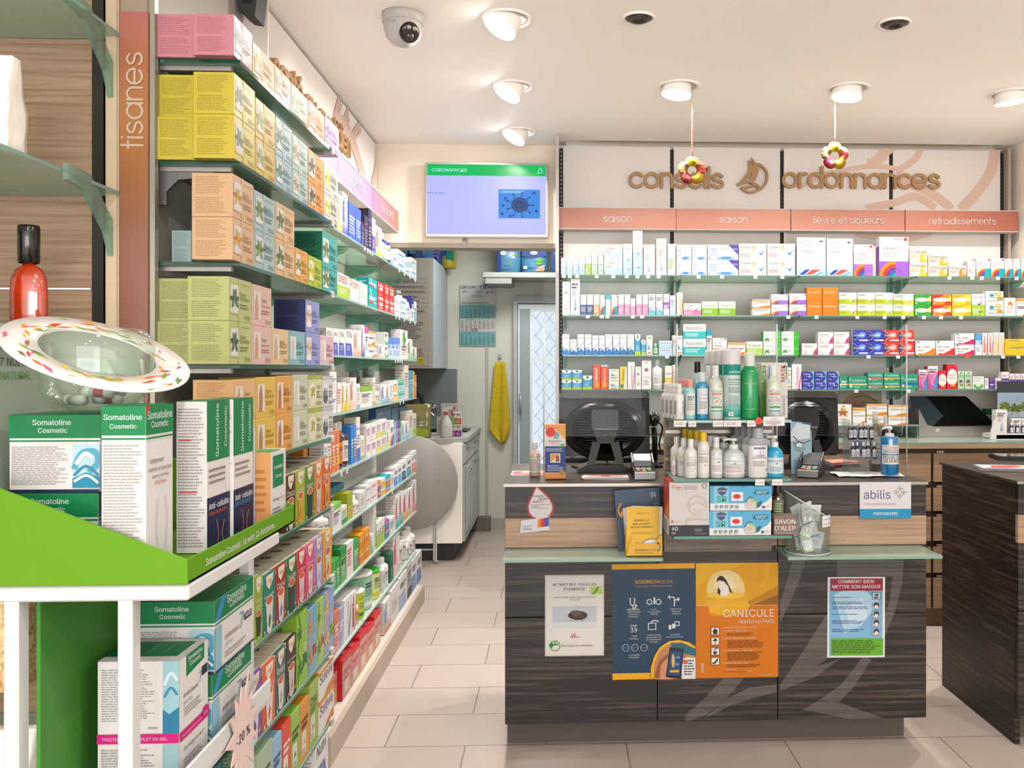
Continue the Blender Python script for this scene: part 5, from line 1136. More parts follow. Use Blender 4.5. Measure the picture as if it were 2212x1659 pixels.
tea_row('''
504 552 820/913 teab#f4c48a#x#e0a880#b08048#Sommeil apricot tea box with face
553 595.5 815/905 teab#f0c850#x#c88a5a#a08028#Pectorale yellow tea box with throat picture
596 631.5 812/896 teab#f0aa4a#x#c8784a#a06a20#Refroid orange tea box with throat picture
632 665 810/889 teab#cfd2b4#x#dcd8cc#7a8068#Vessie grey-green tea box
665.6 695 811/884 bowl#d8d8a0#x#e8e0c0#a8b83a olive tea box with vegetable bowl
695.6 719.5 812/880 bowl#d9d8d6#x#5a5e68#c4c6cc light grey tea box with berry bowl
''', TZ[4], 'fifth tea shelf', 'tea boxes on the fifth tea shelf')
tea_row('''
617 638 1031 yogi#5a3422#Choco#d8cdc0#6a4a30 brown herbal tea box
638.5 659 1022 yogi#a8b82a#Citron~Vert#d8a83a#c8902a lime herbal tea box
659.5 678.5 1012 yogi#4f8a2e#Gingembre#2e3330#3a3f3a green herbal tea box
679 696.5 1003 yogi#e8802a#Orange#d0c8c0#b8b0b0 orange herbal tea box
697 714 992 yogi#de6a22#Réglisse#d8a050#b85a30 deep orange herbal tea box
''', TZ[5], 'sixth tea shelf', 'herbal tea boxes on the sixth tea shelf', .14)
tea_row('''
548.5 567.5 1253 yogi#9cb83a#Purement#3a3833#4a4843 lime herbal tea box
568 594.5 1250 yogi#1f8a78#Bonne~Humeur#e4ddd4#5a7a6a teal herbal tea box
595 618 1230 yogi#a8352e#Classic#e8d8d0#6a90c8 brick red herbal tea box
618.6 641 1213 yogi#2f7a4a#Énergie#3a3e3e#4a5050 dark green herbal tea box
641.5 660.5 1197 yogi#d8284f#La~Femme#e8d0d0#d89aa8 crimson herbal tea box
661 678.5 1182 yogi#e85a8a#La~Jeunesse#ecd4d8#d890a8 pink herbal tea box
679 697.5 1168 yogi#a890cc#Détente#dcd4e4#b0a4c8 lilac herbal tea box
698 717 1153 yogi#eba82a#Fruits#e8d0a8#d0603a amber herbal tea box
''', TZ[6], 'seventh tea shelf', 'herbal tea boxes on the seventh tea shelf', .14)
tea_row('''
530 566 1478 yogi#8a5aa8#Moment#ece4e4#7a5a8a purple herbal tea box
567 594.5 1447 yogi#ea6a3a#Joie~de~Vivre#f0e4dc#e0886a coral herbal tea box
595 617.5 1415 yogi#3f6a64#Relax#e4e0dc#a0b0a8 dark teal herbal tea box
618 640 1388 yogi#2f2722#Finest~Selection#d8cfc4#c89a5a black herbal tea box
641 664 1331 pukka#96c83a#x#4a8a28#3f7a24 bright green leafy tea box
664.6 684 1321 pukka#7ab4d8#x#e89a2a#c8486a light blue patterned tea box
684.6 700 1300 pukka#b4d870#x#6aa040#d8485a pale green tea box with red blossoms
700.6 721 1282 pukka#a4b4e0#x#f0c87a#8ab858 lilac blue blossom tea box
''', TZ[7], 'eighth tea shelf', 'herbal tea boxes on the eighth tea shelf', .14)
tea_row('''
556 588.5 1634 herb#b4ccae#5a6a58#7aa060#Bio pale sage tea box
589 609 1602 herb#9cc8e4#4a6a88#6a90c0#Bébé light blue tea box
609.6 628.5 1572 herb#e8503a#fbe8dc#4a9a4a#Ayurveda red tea box
629.2 648.5 1546 herb#9cc850#4a6a2a#8a6a3a#Detox grass green tea box
649.2 668 1524 herb#f0a03a#8a3a1e#e8c83a#Paradies orange and yellow tea box
668.6 687.5 1484 herb#a8c458#4a5a20#c0907a#Chaï olive green tea box
689 720.5 1454/1517 oscil#Solévie white tea carton with orange leaf
''', TZ[8], 'lowest tea shelf', 'tea boxes on the lowest tea shelf', .12)
# second row of tea boxes, nearer the wall (their ends face the camera)
def tea_back(z, n, base, ink, look, shelf, dx=.102, dy=0.0, y0=2.247):
    for j in range(n):
        b = shelf_box(.15, .1085, .098, 'tea', [base, 'x', '6a8a40', ink, 'Tisane'], 'b'); hz = z + .0008 + j * .1092
        o = b.build('tea_box', None, (TF - dx, y0 + .075 + dy + (0 if j else -.012), hz), (0, 0, PI / 2))
        tag(o, '%s%s by the wall, near end of the %s tea shelf' % ('' if n == 1 else ('lower ' if j == 0 else 'upper '), look, shelf), 'tea box', 'tea boxes on the %s tea shelf' % shelf)
tea_back(TZ[0], 1, 'f4a0b0', 'b07078', 'pink tea box', 'top'); tea_back(TZ[1], 2, 'efdb4e', '9a8a30', 'yellow tea box', 'second'); tea_back(TZ[3], 2, 'cfd488', '7a8450', 'pale lime tea box', 'fourth')
o = shelf_box(.06, .085, .05, 'tea', ['b8d4d0', 'x', '6a8a40', '6a8a88', 'Bio'], 'b').build('tea_box', None, (TF - .135, 2.32, TZ[2] + .0008), (0, 0, PI / 2))
tag(o, 'small pale blue tea box by the wall on the third tea shelf', 'tea box', 'tea boxes on the third tea shelf')
for j in range(3):
    o = shelf_box(.105, .10, .1, 'rows', ['eef0f2', 'c0ccd8', 'Thé', 'b0b8c0'], 'b').build('tea_box', None, (TF - .02, 2.305 + j * .11, TZ[5] + .0008), (0, 0, PI / 2))
    tag(o, 'low pale tea carton behind the green display, %s from the near end' % ORD[j], 'tea box', 'tea boxes on the sixth tea shelf')
# paper bags on the floor under the tea shelves
def paper_bag(name, w, d, h, mat, loc, rz, lab, dsl='', pinch=.25, cat='bag', group=None):
    b = MB(); N = 6; vs = []; fs = []; per = []
    for i in range(24):
        t = i / 24 * 4; s_ = int(t); u = t - s_; c = [(-1, -1), (1, -1), (1, 1), (-1, 1)]; a, q = c[s_], c[(s_ + 1) % 4]; per.append((a[0] + (q[0] - a[0]) * u, a[1] + (q[1] - a[1]) * u))
    for k in range(N + 1):
        t = k / N; sy = 1 - (1 - pinch) * max(0, t - .55) / .45
        for x, y in per: vs.append((x * w / 2 * (1 + .02 * math.sin(k * 2 + x * 3)) + R.uniform(-1, 1) * .002, y * d / 2 * sy + R.uniform(-1, 1) * .003, h * t + R.uniform(-1, 1) * .002 * (t > 0)))
    for k in range(N):
        for i in range(24): fs.append((k * 24 + i, k * 24 + (i + 1) % 24, (k + 1) * 24 + (i + 1) % 24, (k + 1) * 24 + i))
    fs += [tuple(range(23, -1, -1)), tuple(range(N * 24, N * 24 + 24))]
    b.add(vs, fs, mat, True)
    if dsl: b.ink(lambda x, y, t: Vector((x - w / 2, -d / 2 - .006 + (y / h > .55) * (y / h - .55) * d * .8 - t, y)), w, h * .95, dsl, 4)
    return tag(b.build(name, None, loc, (0, 0, rz)), lab, cat, group)
paper_bag('paper_bag', .10, .07, .15, M('f2ede8', .5), (-.86, 2.86, .002), PI / 2, 'white paper tea bag on the floor under the lowest tea shelf', 't .2 .5 .6 e08a4a tea;f .6 .3 .3 6a9a4a 4')
o = shelf_box(.16, .15, .1, 'blueb', ['7a84c8', 'Nutri'], 'b').build('milk_carton', None, (-.80, 3.02, .002), (0, 0, PI / 2)); tag(o, 'white and blue carton on the floor under the lowest tea shelf', 'carton')
# ================================================================ green display stand at the front left
SX, SY0, SY1, SZ = -.55, 1.33, 1.86, 1.098
ds = empty('display_stand', (-.68, 1.6, 0), 'white framed display stand with bright green cardboard tray', 'display stand')
off = (.68, -1.6, 0); WM = M('ecece8', .3); GRN = M('68a400', .6); GRD = M('4f9a3a', .4)
for nm, x in (('near', -.644), ('back', -.81)):
    for y in (SY0, SY1 - .03): MB().box(x - .011, y, 0, x + .011, y + .028, SZ - .024, WM, .002).build('post', ds, off)
MB().box(-.83, SY0, SZ - .026, SX, SY1 - .1, SZ - .002, WM, .003).build('top_frame', ds, off)
MB().box(-.79, SY0 + .03, .735, -.784, SY1 - .04, SZ - .028, GRD).build('back_panel', ds, off)
for z in (.735, .44): MB().box(-.83, SY0 + .002, z - .014, -.60, SY1, z, M('e4e4de', .35), .002).build('shelf_board', ds, off)
b = MB(); b.box(-.602, SY0 + .0, .735, -.596, SY1 - .01, .772, WM, .001); b.build('shelf_lip', ds, off)
# tray: sloping side, low front lip, back card
b = MB(); Z0, Z1 = SZ, SZ + .20
b.prism([(-.90, Z0), (SX, Z0), (SX, Z0 + .036), (-.90, Z0 + .175)], lambda x, z, t: (x, SY0 - .004 + t, z), 0, .004, GRN)
b.prism([(-.90, Z0), (SX, Z0), (SX, Z0 + .036), (-.90, Z0 + .175)], lambda x, z, t: (x, SY1 - .004 + t, z), 0, .004, GRN)
b.box(SX - .004, SY0, Z0, SX, SY1, Z0 + .036, GRN).box(-.90, SY0, Z0, SX, SY1, Z0 + .003, GRN); tr = b.build('tray', ds, off)
b = MB(); b.ink(flat((SX, SY0, Z0), (0, 1, 0), (0, 0, 1)), SY1 - SY0, .036, 'T .12 .32 .72 f4f8e8 Somatoline~Cosmetic.~Es~wirkt.~Ça~fonctionne.'); b.build('tray_lettering', ds, off)
b = MB(); b.box(-.904, SY0 + .006, Z0 + .05, -.90, SY1 - .01 + .09, 1.494, M('c9d8c4', .35), 0); hc = b.build('header_card', ds, off)
b = MB(); b.ink(flat((-.90, SY0 + .006, Z0 + .05), (0, 1, 0), (0, 0, 1)), .61, .346, 't .185 .89 .17 3f4238 NÄCHTE;t .185 .80 .125 3f4238 7~NUITS;t .185 .735 .14 7ac03a NATURAL;t .58 .80 .12 3a4038 MAXIMALE;t .56 .73 .3 3a4038 ABSCHLANKENDE~WIRKUNG;t .56 .66 .4 3a4038 EFFICACITÉ~MINCEUR~MAXIMALE', base=.001); b.build('header_print', ds, off)
# cartons of the display
SOM = 'r 0 .70 1 1 0f8a4f;T .26 .87 .42 eaf6ee Somatoline;T .32 .77 .32 eaf6ee Cosmetic;r 0 .655 1 .675 0f8a4f;'
def carton(w, d, h, front, side, top, loc, lab, name='cosmetic_box', base='f6f2ee', group='slimming cream cartons of the green display', rz=0.0):
    """front faces +X (the aisle), side faces the camera"""
    b = MB(); b.box(0, 0, 0, d, w, h, M(base, .3), .0012)
    b.ink(flat((d, 0, 0), (0, 1, 0), (0, 0, 1)), w, h, front); b.ink(flat((0, 0, 0), (1, 0, 0), (0, 0, 1)), d, h, side)
    b.ink(flat((d, 0, h), (0, 1, 0), (-1, 0, 0)), w, d, top)
    return tag(b.build(name, None, loc, (0, 0, rz)), lab, 'cosmetic box', group)
WAVE = 'r .70 .06 1 .62 bfe4ee;p 2f9ab8 .7 .06 1 .06 1 .2 .85 .26 .7 .18;w 5ab4cc .07 .72 .3 .8 .5 .95 .52 .98 .38 .88 .26;w e8f6fa .05 .74 .36 .84 .5 .93 .44;w 3f8fb0 .03 .72 .22 .85 .34 .99 .22;w f4fbfc .03 .72 .14 .86 .22 .99 .12;'
BIGS = SOM + 'l .03 .1 .66 .6 20 aaa7a5;' + WAVE + 'r 0 0 1 .04 1f3050'
BIGF = 'r 0 .70 1 1 0f8a4f;p 3a9ad0 .0 .70 .1 .70 .3 1 .16 1;T .3 .86 .5 eaf6ee Somatoline;T .36 .77 .38 eaf6ee Cosmetic;r 0 .655 1 .675 0f8a4f;r 0 0 .16 .62 9ad0e0;t .24 .36 .36 4a4a50 amincissant;t .62 .34 .1 6ab4d8 7;r .74 .42 .94 .52 33363c;t .76 .45 .16 fff nuits;t .24 .26 .2 8ac0dc gel~frais;l .24 .1 .8 .2 2 a9a6a4;r 0 0 1 .03 1f3050'
TOPG = 'r 0 0 1 1 0f8a4f;l .1 .3 .5 .6 2 3fa878'
cx = -.7187
for k, zz in ((0, SZ + .004), (1, SZ + .1275)):
    carton(.17, .140, .122, BIGF, BIGS, TOPG, (cx - .14, 1.40 + .006 * k, zz), 'wide green and white seven nights carton under the fishbowl, %s' % ('bottom one' if k == 0 else 'top one'))
TALLF = 'r 0 .83 1 1 0f8a4f;T .05 .92 .9 eaf6ee Somatoline;T .18 .87 .62 eaf6ee Cosmetic;p d84038 .0 .93 .0 1 .16 1;r 0 .805 1 .815 0f8a4f;t .12 .66 .5 6a6468 traitement;t .08 .61 .84 6a6468 ventre~et~hanches;t .2 .57 .6 6a6468 tummy~and~hips;t .3 .53 .4 f0805a express;w e8dcd0 .02 .4 .45 .36 .3 .42 .1;w e8dcd0 .02 .68 .45 .74 .3 .66 .1;l .1 .02 .5 .06 2 f0a080'
TALLS = 'r 0 .83 1 1 0f8a4f;T .06 .92 .86 eaf6ee Somatoline;T .2 .87 .6 eaf6ee Cosmetic;r 0 .805 1 .815 0f8a4f;l .05 .04 .94 .78 42 b0adab'
carton(.094, .066, .262, TALLF, TALLS, TOPG, (-.686, 1.345, SZ + .004), 'tall white tummy and hips cream carton, nearest in the green tray')
ANTF = 'r 0 .60 1 1 0f8a4f;V .5 .62 .36 eaf6ee Somatoline;V .86 .68 .28 eaf6ee Cosmetic;l .08 .44 .9 .56 3 9a9694;r 0 0 1 .36 1c2450;T .06 .28 .88 f4f2f0 Anti-cellulite;t .06 .24 .8 %s %s;w c87a5a .03 .4 .0 .46 .1 .38 .2;w d8906a .03 .7 .0 .62 .1 .72 .18'
ANTS = 'l .06 .04 .94 .96 46 b0adab;r .1 .74 .5 .75 e86a4a;r .1 .4 .7 .41 e86a4a'
for k, (x, y) in enumerate(((-.652, 1.525), (-.646, 1.632))):
    carton(.104, .052, .262, ANTF % (('f05a3a', 'crème~thermoactive') if k == 0 else ('4aa8d8', 'gel~cryoactif')), ANTS, TOPG, (x, y, SZ + .004), 'tall green and navy anti-cellulite carton, %s of two' % ('nearer' if k == 0 else 'farther'))
for k in range(4):
    tag(MB().box(0, 0, 0, .085, .0015, .2, M('dfe3ea', .4)).build('leaflet', None, (-.692 + k * .004, 1.740 + k * .0035, SZ + .0035)), 'pale leaflet standing in the green tray, %s from the front' % ORD[k], 'leaflet', 'leaflets standing in the green tray')
GOMF = 'r .12 .52 .82 .94 0f8a4f;T .18 .76 .58 eaf6ee Somatoline;T .24 .64 .46 eaf6ee Cosmetic;t .1 .34 .4 5a5658 Gommage;t .52 .34 .38 e8965a sucre~brun;l .1 .12 .7 .26 3 9a9694;e .85 .14 .06 .05 d8a070'
carton(.096, .04, .152, GOMF, 'r 0 0 1 1 eaa868;l .2 .2 .8 .8 6 c87f40', 'r .0 .0 .7 1 3fae5a', (-.606, 1.758, SZ + .004), 'white and orange scrub carton at the far end of the green tray')
# second level
for k, zz in ((0, .7355), (1, .8685)):
    carton(.20, .142, .131, BIGF, BIGS, TOPG, (-.762 + .004 * k, 1.60, zz), 'wide seven nights carton on the lower display level, %s' % ('bottom one' if k == 0 else 'top one'))
GELF = 'p f6f2ee 0 0 1 0 1 1 0 1;p 0f8a4f .22 1 .22 .82 .86 .86 .86 1;T .28 .94 .5 eaf6ee Somatoline;T .34 .89 .4 eaf6ee Cosmetic;t .12 .66 .5 4a4a50 Amincissant;t .66 .68 .1 6ab4d8 7;r .76 .72 .96 .8 33363c;t .12 .6 .3 8ac0dc gel~frais;l .14 .5 .8 .58 3 b0acaa;r 0 .32 1 .40 e01f86;t .06 .345 .7 fbe6f2 TRAITEMENT~COMPLET~EN~GEL;e .88 .38 .12 .06 e01f86;t .8 .36 .14 fbe6f2 20%;t .12 .22 .7 5a5658 Gommage~sel~marin;l .12 .04 .8 .16 4 9a9694'
GELS = 'l .05 .5 .72 .94 22 aaa7a5;r .8 .36 1 1 a8d8e4;p 2f8ab0 .8 .4 1 .4 1 .62 .88 .56 .8 .6;w e8f6fa .04 .82 .8 .9 .9 .98 .84;w 3f9ab8 .03 .82 .7 .9 .78 .98 .72;t .62 .44 .12 4a4a50 250ml;r 0 .32 1 .40 e01f86;t .06 .345 .8 fbe6f2 TRAITEMENT~COMPLET~EN~GEL;l .05 .06 .72 .28 10 aaa7a5;r .8 0 1 .31 a8ccd4'
carton(.118, .133, .2, GELF, GELS, 'r 0 0 1 1 f2ede9;r .2 .1 .88 1 0f8a4f;T .3 .5 .5 7ac8a0 Somatoline;T .36 .3 .4 7ac8a0 Cosmetic', (-.757, 1.472, .7355), 'white gel treatment carton with a pink band on the lower level')
for k in range(2):
    carton(.2, .14, .122, BIGF, BIGS, TOPG, (-.768, 1.61, .4405 + k * .1225), 'seven nights carton on the lowest display level, %s' % ('bottom one' if k == 0 else 'top one'))
# star-shaped discount sign
v = atX(527, 1585, -.588); pts = []
for i in range(26):
    a = 2 * PI * i / 26 + .2; r = (.05 if i % 2 else R.choice([.072, .08, .094])); pts.append((r * math.cos(a) * .9, r * math.sin(a) * 1.25))
b = MB(); b.prism(pts, lambda x, y, t: (t, x, y), 0, .0018, M('f4cfc4', .45)); b.prism([(x * .94, y * .94) for x, y in pts], lambda x, y, t: (t, x, y), .0018, .0022, M('f6dad2', .45))
b.ink(flat((.0023, -.06, -.06), (0, 1, 0), (0, 0, 1)), .12, .12, 'T .2 .4 .6 2a2624 -20~%'); tag(b.build('discount_star', None, (-.592, v.y, v.z)), 'pale pink star sign reading -20 % on the lower display lip', 'price sign')
# fishbowl with the tilted printed ring
v = Vector((-.765, 1.487, SZ + .127 + .1255)); CG = glassy('bowl_plastic', 'eef4ee', .9, 'f0f4ee', .04, .07, .04)
fb = empty('sample_bowl', v, 'clear plastic bowl with a printed ring on the green cartons', 'bowl')
tilt = Matrix.Rotation(.40, 4, 'Y') @ Matrix.Rotation(.24, 4, 'X')
bw = MB(); prof = [(0, .0), (.04, .001), (.062, .010), (.08, .032), (.087, .06), (.086, .085)]; bw.lathe(prof, CG, 36); bw.lathe([(.086, .085), (.088, .105), (.083, .125), (.07, .137)], CG, 36)
bw.lathe([(r - .003, z + .002) for r, z in prof[1:]], CG, 36); bw.build('bowl', fb)
rg = MB(); rg.lathe([(.088, 0), (.143, 0), (.143, .0016), (.088, .0016), (.088, 0)], M('f6efe9', .4), 48)
cols = ['e0405a', 'f0a03a', '8ab84a', 'f5c842', 'd86a8a', '6aa050', 'e8743a']
for k in range(80):
    a = R.uniform(0, 2 * PI); r = R.uniform(.095, .136); L = R.uniform(.014, .036); c_, s_ = math.cos(a), math.sin(a); d = a + R.uniform(.8, 2.2); x, y = r * c_, r * s_; ux, uy = math.cos(d) * L / 2, math.sin(d) * L / 2
    if math.hypot(x + ux, y + uy) < .142 and math.hypot(x - ux, y - uy) < .142:
        for t in (.0019, -.0003): rg.add([(x - ux, y - uy, t), (x + uy * .25, y - ux * .25, t), (x + ux, y + uy, t), (x - uy * .25, y + ux * .25, t)], [(0, 1, 2, 3)], R.choice(cols))
ro = rg.build('printed_ring', fb); ro.matrix_local = Matrix.Translation((.005, -.005, .095)) @ tilt
for k in range(7):
    a = k * 1.3; x, y = .045 * math.cos(a), .04 * math.sin(a); ang = R.uniform(0, PI); d = Vector((math.cos(ang), math.sin(ang), R.uniform(-.06, .06))) * .024; c_ = v + Vector((x * .75, y * .75, .018 + .013 * (k % 3))); 
    o = empty('lip_balm', c_, 'white and red lip balm stick inside the clear bowl, %s from the bottom' % ORD[k], 'lip balm', 'lip balm sticks in the clear bowl')
    MB().tube([-d, d * .5], .0085, M('f6f2f0', .3), 12).build('tube', o); MB().tube([d * .5, d], .0088, M('fbf8f6', .3), 12).build('cap', o)
    MB().tube([-d * .5, d * .2], .0087, M('c8203a' if k % 2 == 0 else 'd8d4d0', .3), 12).build('band', o)
# ---------------------------------------------------------------- things on the wood-backed unit
paper_bag('paper_bag', .19, .10, .205, mottled('bag_white', 'e9e4de', 'f6f2ee', 12, .4, .3), (-1.222, 1.86, WZ[1] + .002), .12, 'white crinkled paper bag with black print on the second wood-backed shelf', 'l .3 .3 .95 .38 2 9a9694;t .45 .52 .5 3a3633 Wir~spenden;t .45 .43 .4 3a3633 um~Natur;o .8 .85 .06 .008 4a4643;r .84 .06 .94 .16 b8c890', .3)
AMB = glassy('amber_bottle', 'e8743a', .6, 'c03a12', .55, .25, .05)
for k, (x, y) in enumerate(((-1.262, 1.95), (-1.19, 2.02))):
    o = empty('shampoo_bottle', (x, y, WZ[2] + .001), 'amber shampoo bottle with black cap, %s of two' % ('nearer' if k == 0 else 'farther'), 'bottle', 'amber shampoo bottles'); b = MB(); h = .165
    b.lathe([(0, 0), (.036, 0), (.04, .006), (.041, .1), (.038, .135), (.028, .155), (.014, .163), (.013, .17), (0, .17)], AMB, 28, sy=.6); b.build('body', o)
    MB().lathe([(0, .004), (.035, .004), (.037, .05), (.038, .085), (0, .085)], M('c8481a', .2), 24, sy=.6).build('liquid', o)
    MB().lathe([(.020, .168), (.022, .17), (.0225, .248), (.021, .253), (0, .253)], M('1a1614', .15), 20).build('cap', o)
paper_bag('grain_bag', .22, .12, .23, mottled('grain', 'a8824e', 'd9b988', 140, .6, .5), (-1.06, 1.63, WZ[3] + .002), 0, 'bag of golden grain at the lower left edge', '', .5)
paper_bag('paper_bag', .22, .12, .2, mottled('bag_white2', 'dcd8d2', 'efebe6', 14, .4, .3), (-1.05, 1.63, WZ[4] + .002), 0, 'white paper bag with green cross emblem at the lower left', 'r .78 .5 .82 .68 3a9a4a;r .72 .57 .88 .61 3a9a4a;l .6 .3 .9 .36 1 8ab898', .35)
# ================================================================ service counter
CY, CZ = 3.20, 1.0; CX0, CX1 = -.186, 1.387
DKW = wood('dark_zebrano', '15100d', '4e4037', (.7, 1, 26), .4, (.48, .78)); LTW = wood('light_zebrano', '6f5946', '967d64', (.7, 1, 24), .45, (.3, .7)); TPW = wood('taupe_wood', '4a3f35', '665a4d', (1, 1, 24), .45)
def counter(x0, x1, lab, seams):
    o = empty('service_counter', ((x0 + x1) / 2, CY, 0), lab, 'counter', 'dark wood-grain service counters'); f = (-(x0 + x1) / 2, -CY, 0)
    MB().box(x0 + (.0215 if x0 > 1 else .003), CY + .115, 0, x1 - .04, CY + .6, .117, M('6a5f54', .5)).build('plinth', o, f)
    for xa in (x0, x1 - .02): MB().box(xa, CY + .021, .0 if x0 > 1 else .117, xa + .02, CY + .64, CZ - .0125, DKW).build('side_panel', o, f)
    MB().box(x0 - .004, CY - .002, CZ - .012, x1 + .004, CY + .66, CZ, wood('counter_top', '1f1916', '43372f', (.8, 14, 1), .3), .002).box(x0 - .004, CY - .006, CZ - .012, x1 + .004, CY - .002, CZ - .001, M('b9b0a6', .3, .6)).build('counter_top', o, f)
    for a, c in zip(seams[:-1], seams[1:]):
        MB().box(a + .002, CY, .117, c - .002, CY + .02, .507, DKW).build('lower_panel', o, f)
        MB().box(a + .002, CY, .511, c - .002, CY + .02, .765, DKW).build('middle_panel', o, f)
        MB().box(a + .002, CY, .765, c - .002, CY + .02, .872, LTW).build('light_band', o, f)
        MB().box(a + .002, CY, .872, c - .002, CY + .02, CZ - .014, DKW).build('upper_panel', o, f)
    MB().box(x0 + .02, CY + .02, .117, x1 - .02, CY + .03, CZ - .02, M('16110e', .6)).build('carcass', o, f)
    return o, f
SEAM = [CX0, atY(1420, 1500, CY).x, atY(1680, 1500, CY).x, CX1]
co, cf = counter(CX0, CX1, 'dark wood-grain service counter in the middle of the shop', SEAM)
# printed grey sail on the lower fronts
def frac(P0, w, h, q):
    out = []
    for x, y in zip(q[::2], q[1::2]): v = atY(x, y, CY); out += ['%.4f' % ((v.x - P0[0]) / w), '%.4f' % ((v.z - P0[1]) / h)]
    return ' '.join(out)
def z3(*q):  # zoomed crop coordinates -> photo pixels
    return [c / 3.95 + (1480 if i % 2 == 0 else 1180) for i, c in enumerate(q)]
b = MB(); SG = M('55504f', .45); W0, H0 = CX1 - SEAM[1], .65; P = flat((SEAM[1], CY, .117), (1, 0, 0), (0, 0, 1))
MATS[('554f4c', .45, 0.0, 0.0)] = wood('sail_print', '322d2a', '524a46', (.7, 1, 26), .45, (.35, .75)); LIFT = .0003
for q in ((915, 110, 1030, 110, 985, 260, 900, 470, 808, 655, 808, 480, 870, 290), (1300, 110, 1865, 110, 1850, 320, 1790, 560, 1690, 800, 1560, 960, 1500, 960, 1640, 720, 1740, 480, 1770, 260, 1290, 260),
          (1200, 590, 1215, 600, 1215, 955, 1100, 1040, 960, 1110, 810, 1180, 1000, 900), (1500, 960, 1590, 960, 1440, 1200, 1310, 1330, 1450, 1380, 1620, 1440, 1760, 1497, 1480, 1497, 1250, 1440, 1000, 1395, 1160, 1300, 1330, 1180),
          (810, 1180, 1150, 1010, 1320, 960, 1100, 1120, 810, 1230), (320, 1125, 500, 1125, 350, 1300, 180, 1440, 0, 1500, 0, 1440, 180, 1280), (360, 1290, 560, 1200, 780, 1180, 780, 1240, 600, 1290, 380, 1360, 160, 1470)):
    LIFT += .0002; b.ink(P, W0, H0, 'p 554f4c ' + frac((SEAM[1], .117), W0, H0, z3(*q)), base=LIFT)
b.build('printed_sail', co, cf)
counter(1.735, 3.2, 'dark wood-grain service counter at the right edge', [1.735, 2.4, 3.2])
LGL = glassy('ledge_glass', 'c4dccb', .6, 'cfe0cf', .35, .16)
for x0, x1, lab in ((CX0 + .004, .373, 'glass ledge on the left front of the middle counter'), (.812, 1.362, 'glass ledge on the right front of the middle counter')):
    tag(MB().box(x0, CY - .19, .752, x1, CY - .001, .762, LGL, 0, [M('8fb59c', .15)] * 4 + [LGL, LGL]).build('glass_ledge'), lab, 'shelf', 'glass ledges of the counter')
# posters and stickers on the front
def poster(x0, y0, x1, y1, base, dsl, lab, name='poster', cat='poster', k=CY - .0015, thick=.0008, group='posters on the counter front', rot=0):
    A, B = atY(x0, y1, k), atY(x1, y0, k); w, h = B.x - A.x, B.z - A.z; b = MB(); b.box(-w / 2, 0, 0, w / 2, thick, h, M(base, .35))
    b.ink(flat((-w / 2, 0, 0), (1, 0, 0), (0, 0, 1)), w, h, dsl, step=.00012); o = b.build(name, None, ((A.x + B.x) / 2, k, A.z), (0, rot, 0)); return tag(o, lab, cat, group)
poster(1177, 1241, 1305, 1418, 'cfc9c2', 'r .02 .015 .98 .985 e9e4de;T .14 .865 .72 3a3430 RETRAIT~DES~TIQUES~EN;T .32 .81 .36 3a3430 PHARMACIE;r .76 .76 .97 .855 b8dc6a;w 5aa02a .03 .8 .76 .86 .8 .9 .85;e .87 .81 .02 .015 a04a30;t .14 .715 .72 4a4440 (EXPLICATIONS,~QUESTIONS,~EXTRACTION;t .42 .685 .17 4a4440 ET~SUIVI);r .13 .35 .87 .61 c3ccd4;r .13 .35 .87 .42 dde0e2;e .56 .5 .16 .058 4a3a34;e .52 .53 .1 .035 6a5850;e .43 .5 .04 .03 3a2c28;w 3a2c28 .008 .45 .45 .42 .44;w 3a2c28 .008 .5 .44 .52 .43;w 3a2c28 .008 .62 .45 .63 .43;T .44 .24 .13 c43a38 18.-;r .43 .23 .58 .236 c43a38;o .17 .13 .09 .012 4aa03a;r .07 .13 .16 .155 2f8a3a;r .1 .108 .13 .178 2f8a3a;f .18 .14 .1 3f9a3a 3;t .28 .12 .52 8a7a6a Pharmacie~de~la~Batelière',
       'white tick-removal notice reading RETRAIT DES TIQUES EN PHARMACIE')
ic = 'e4e6e8'
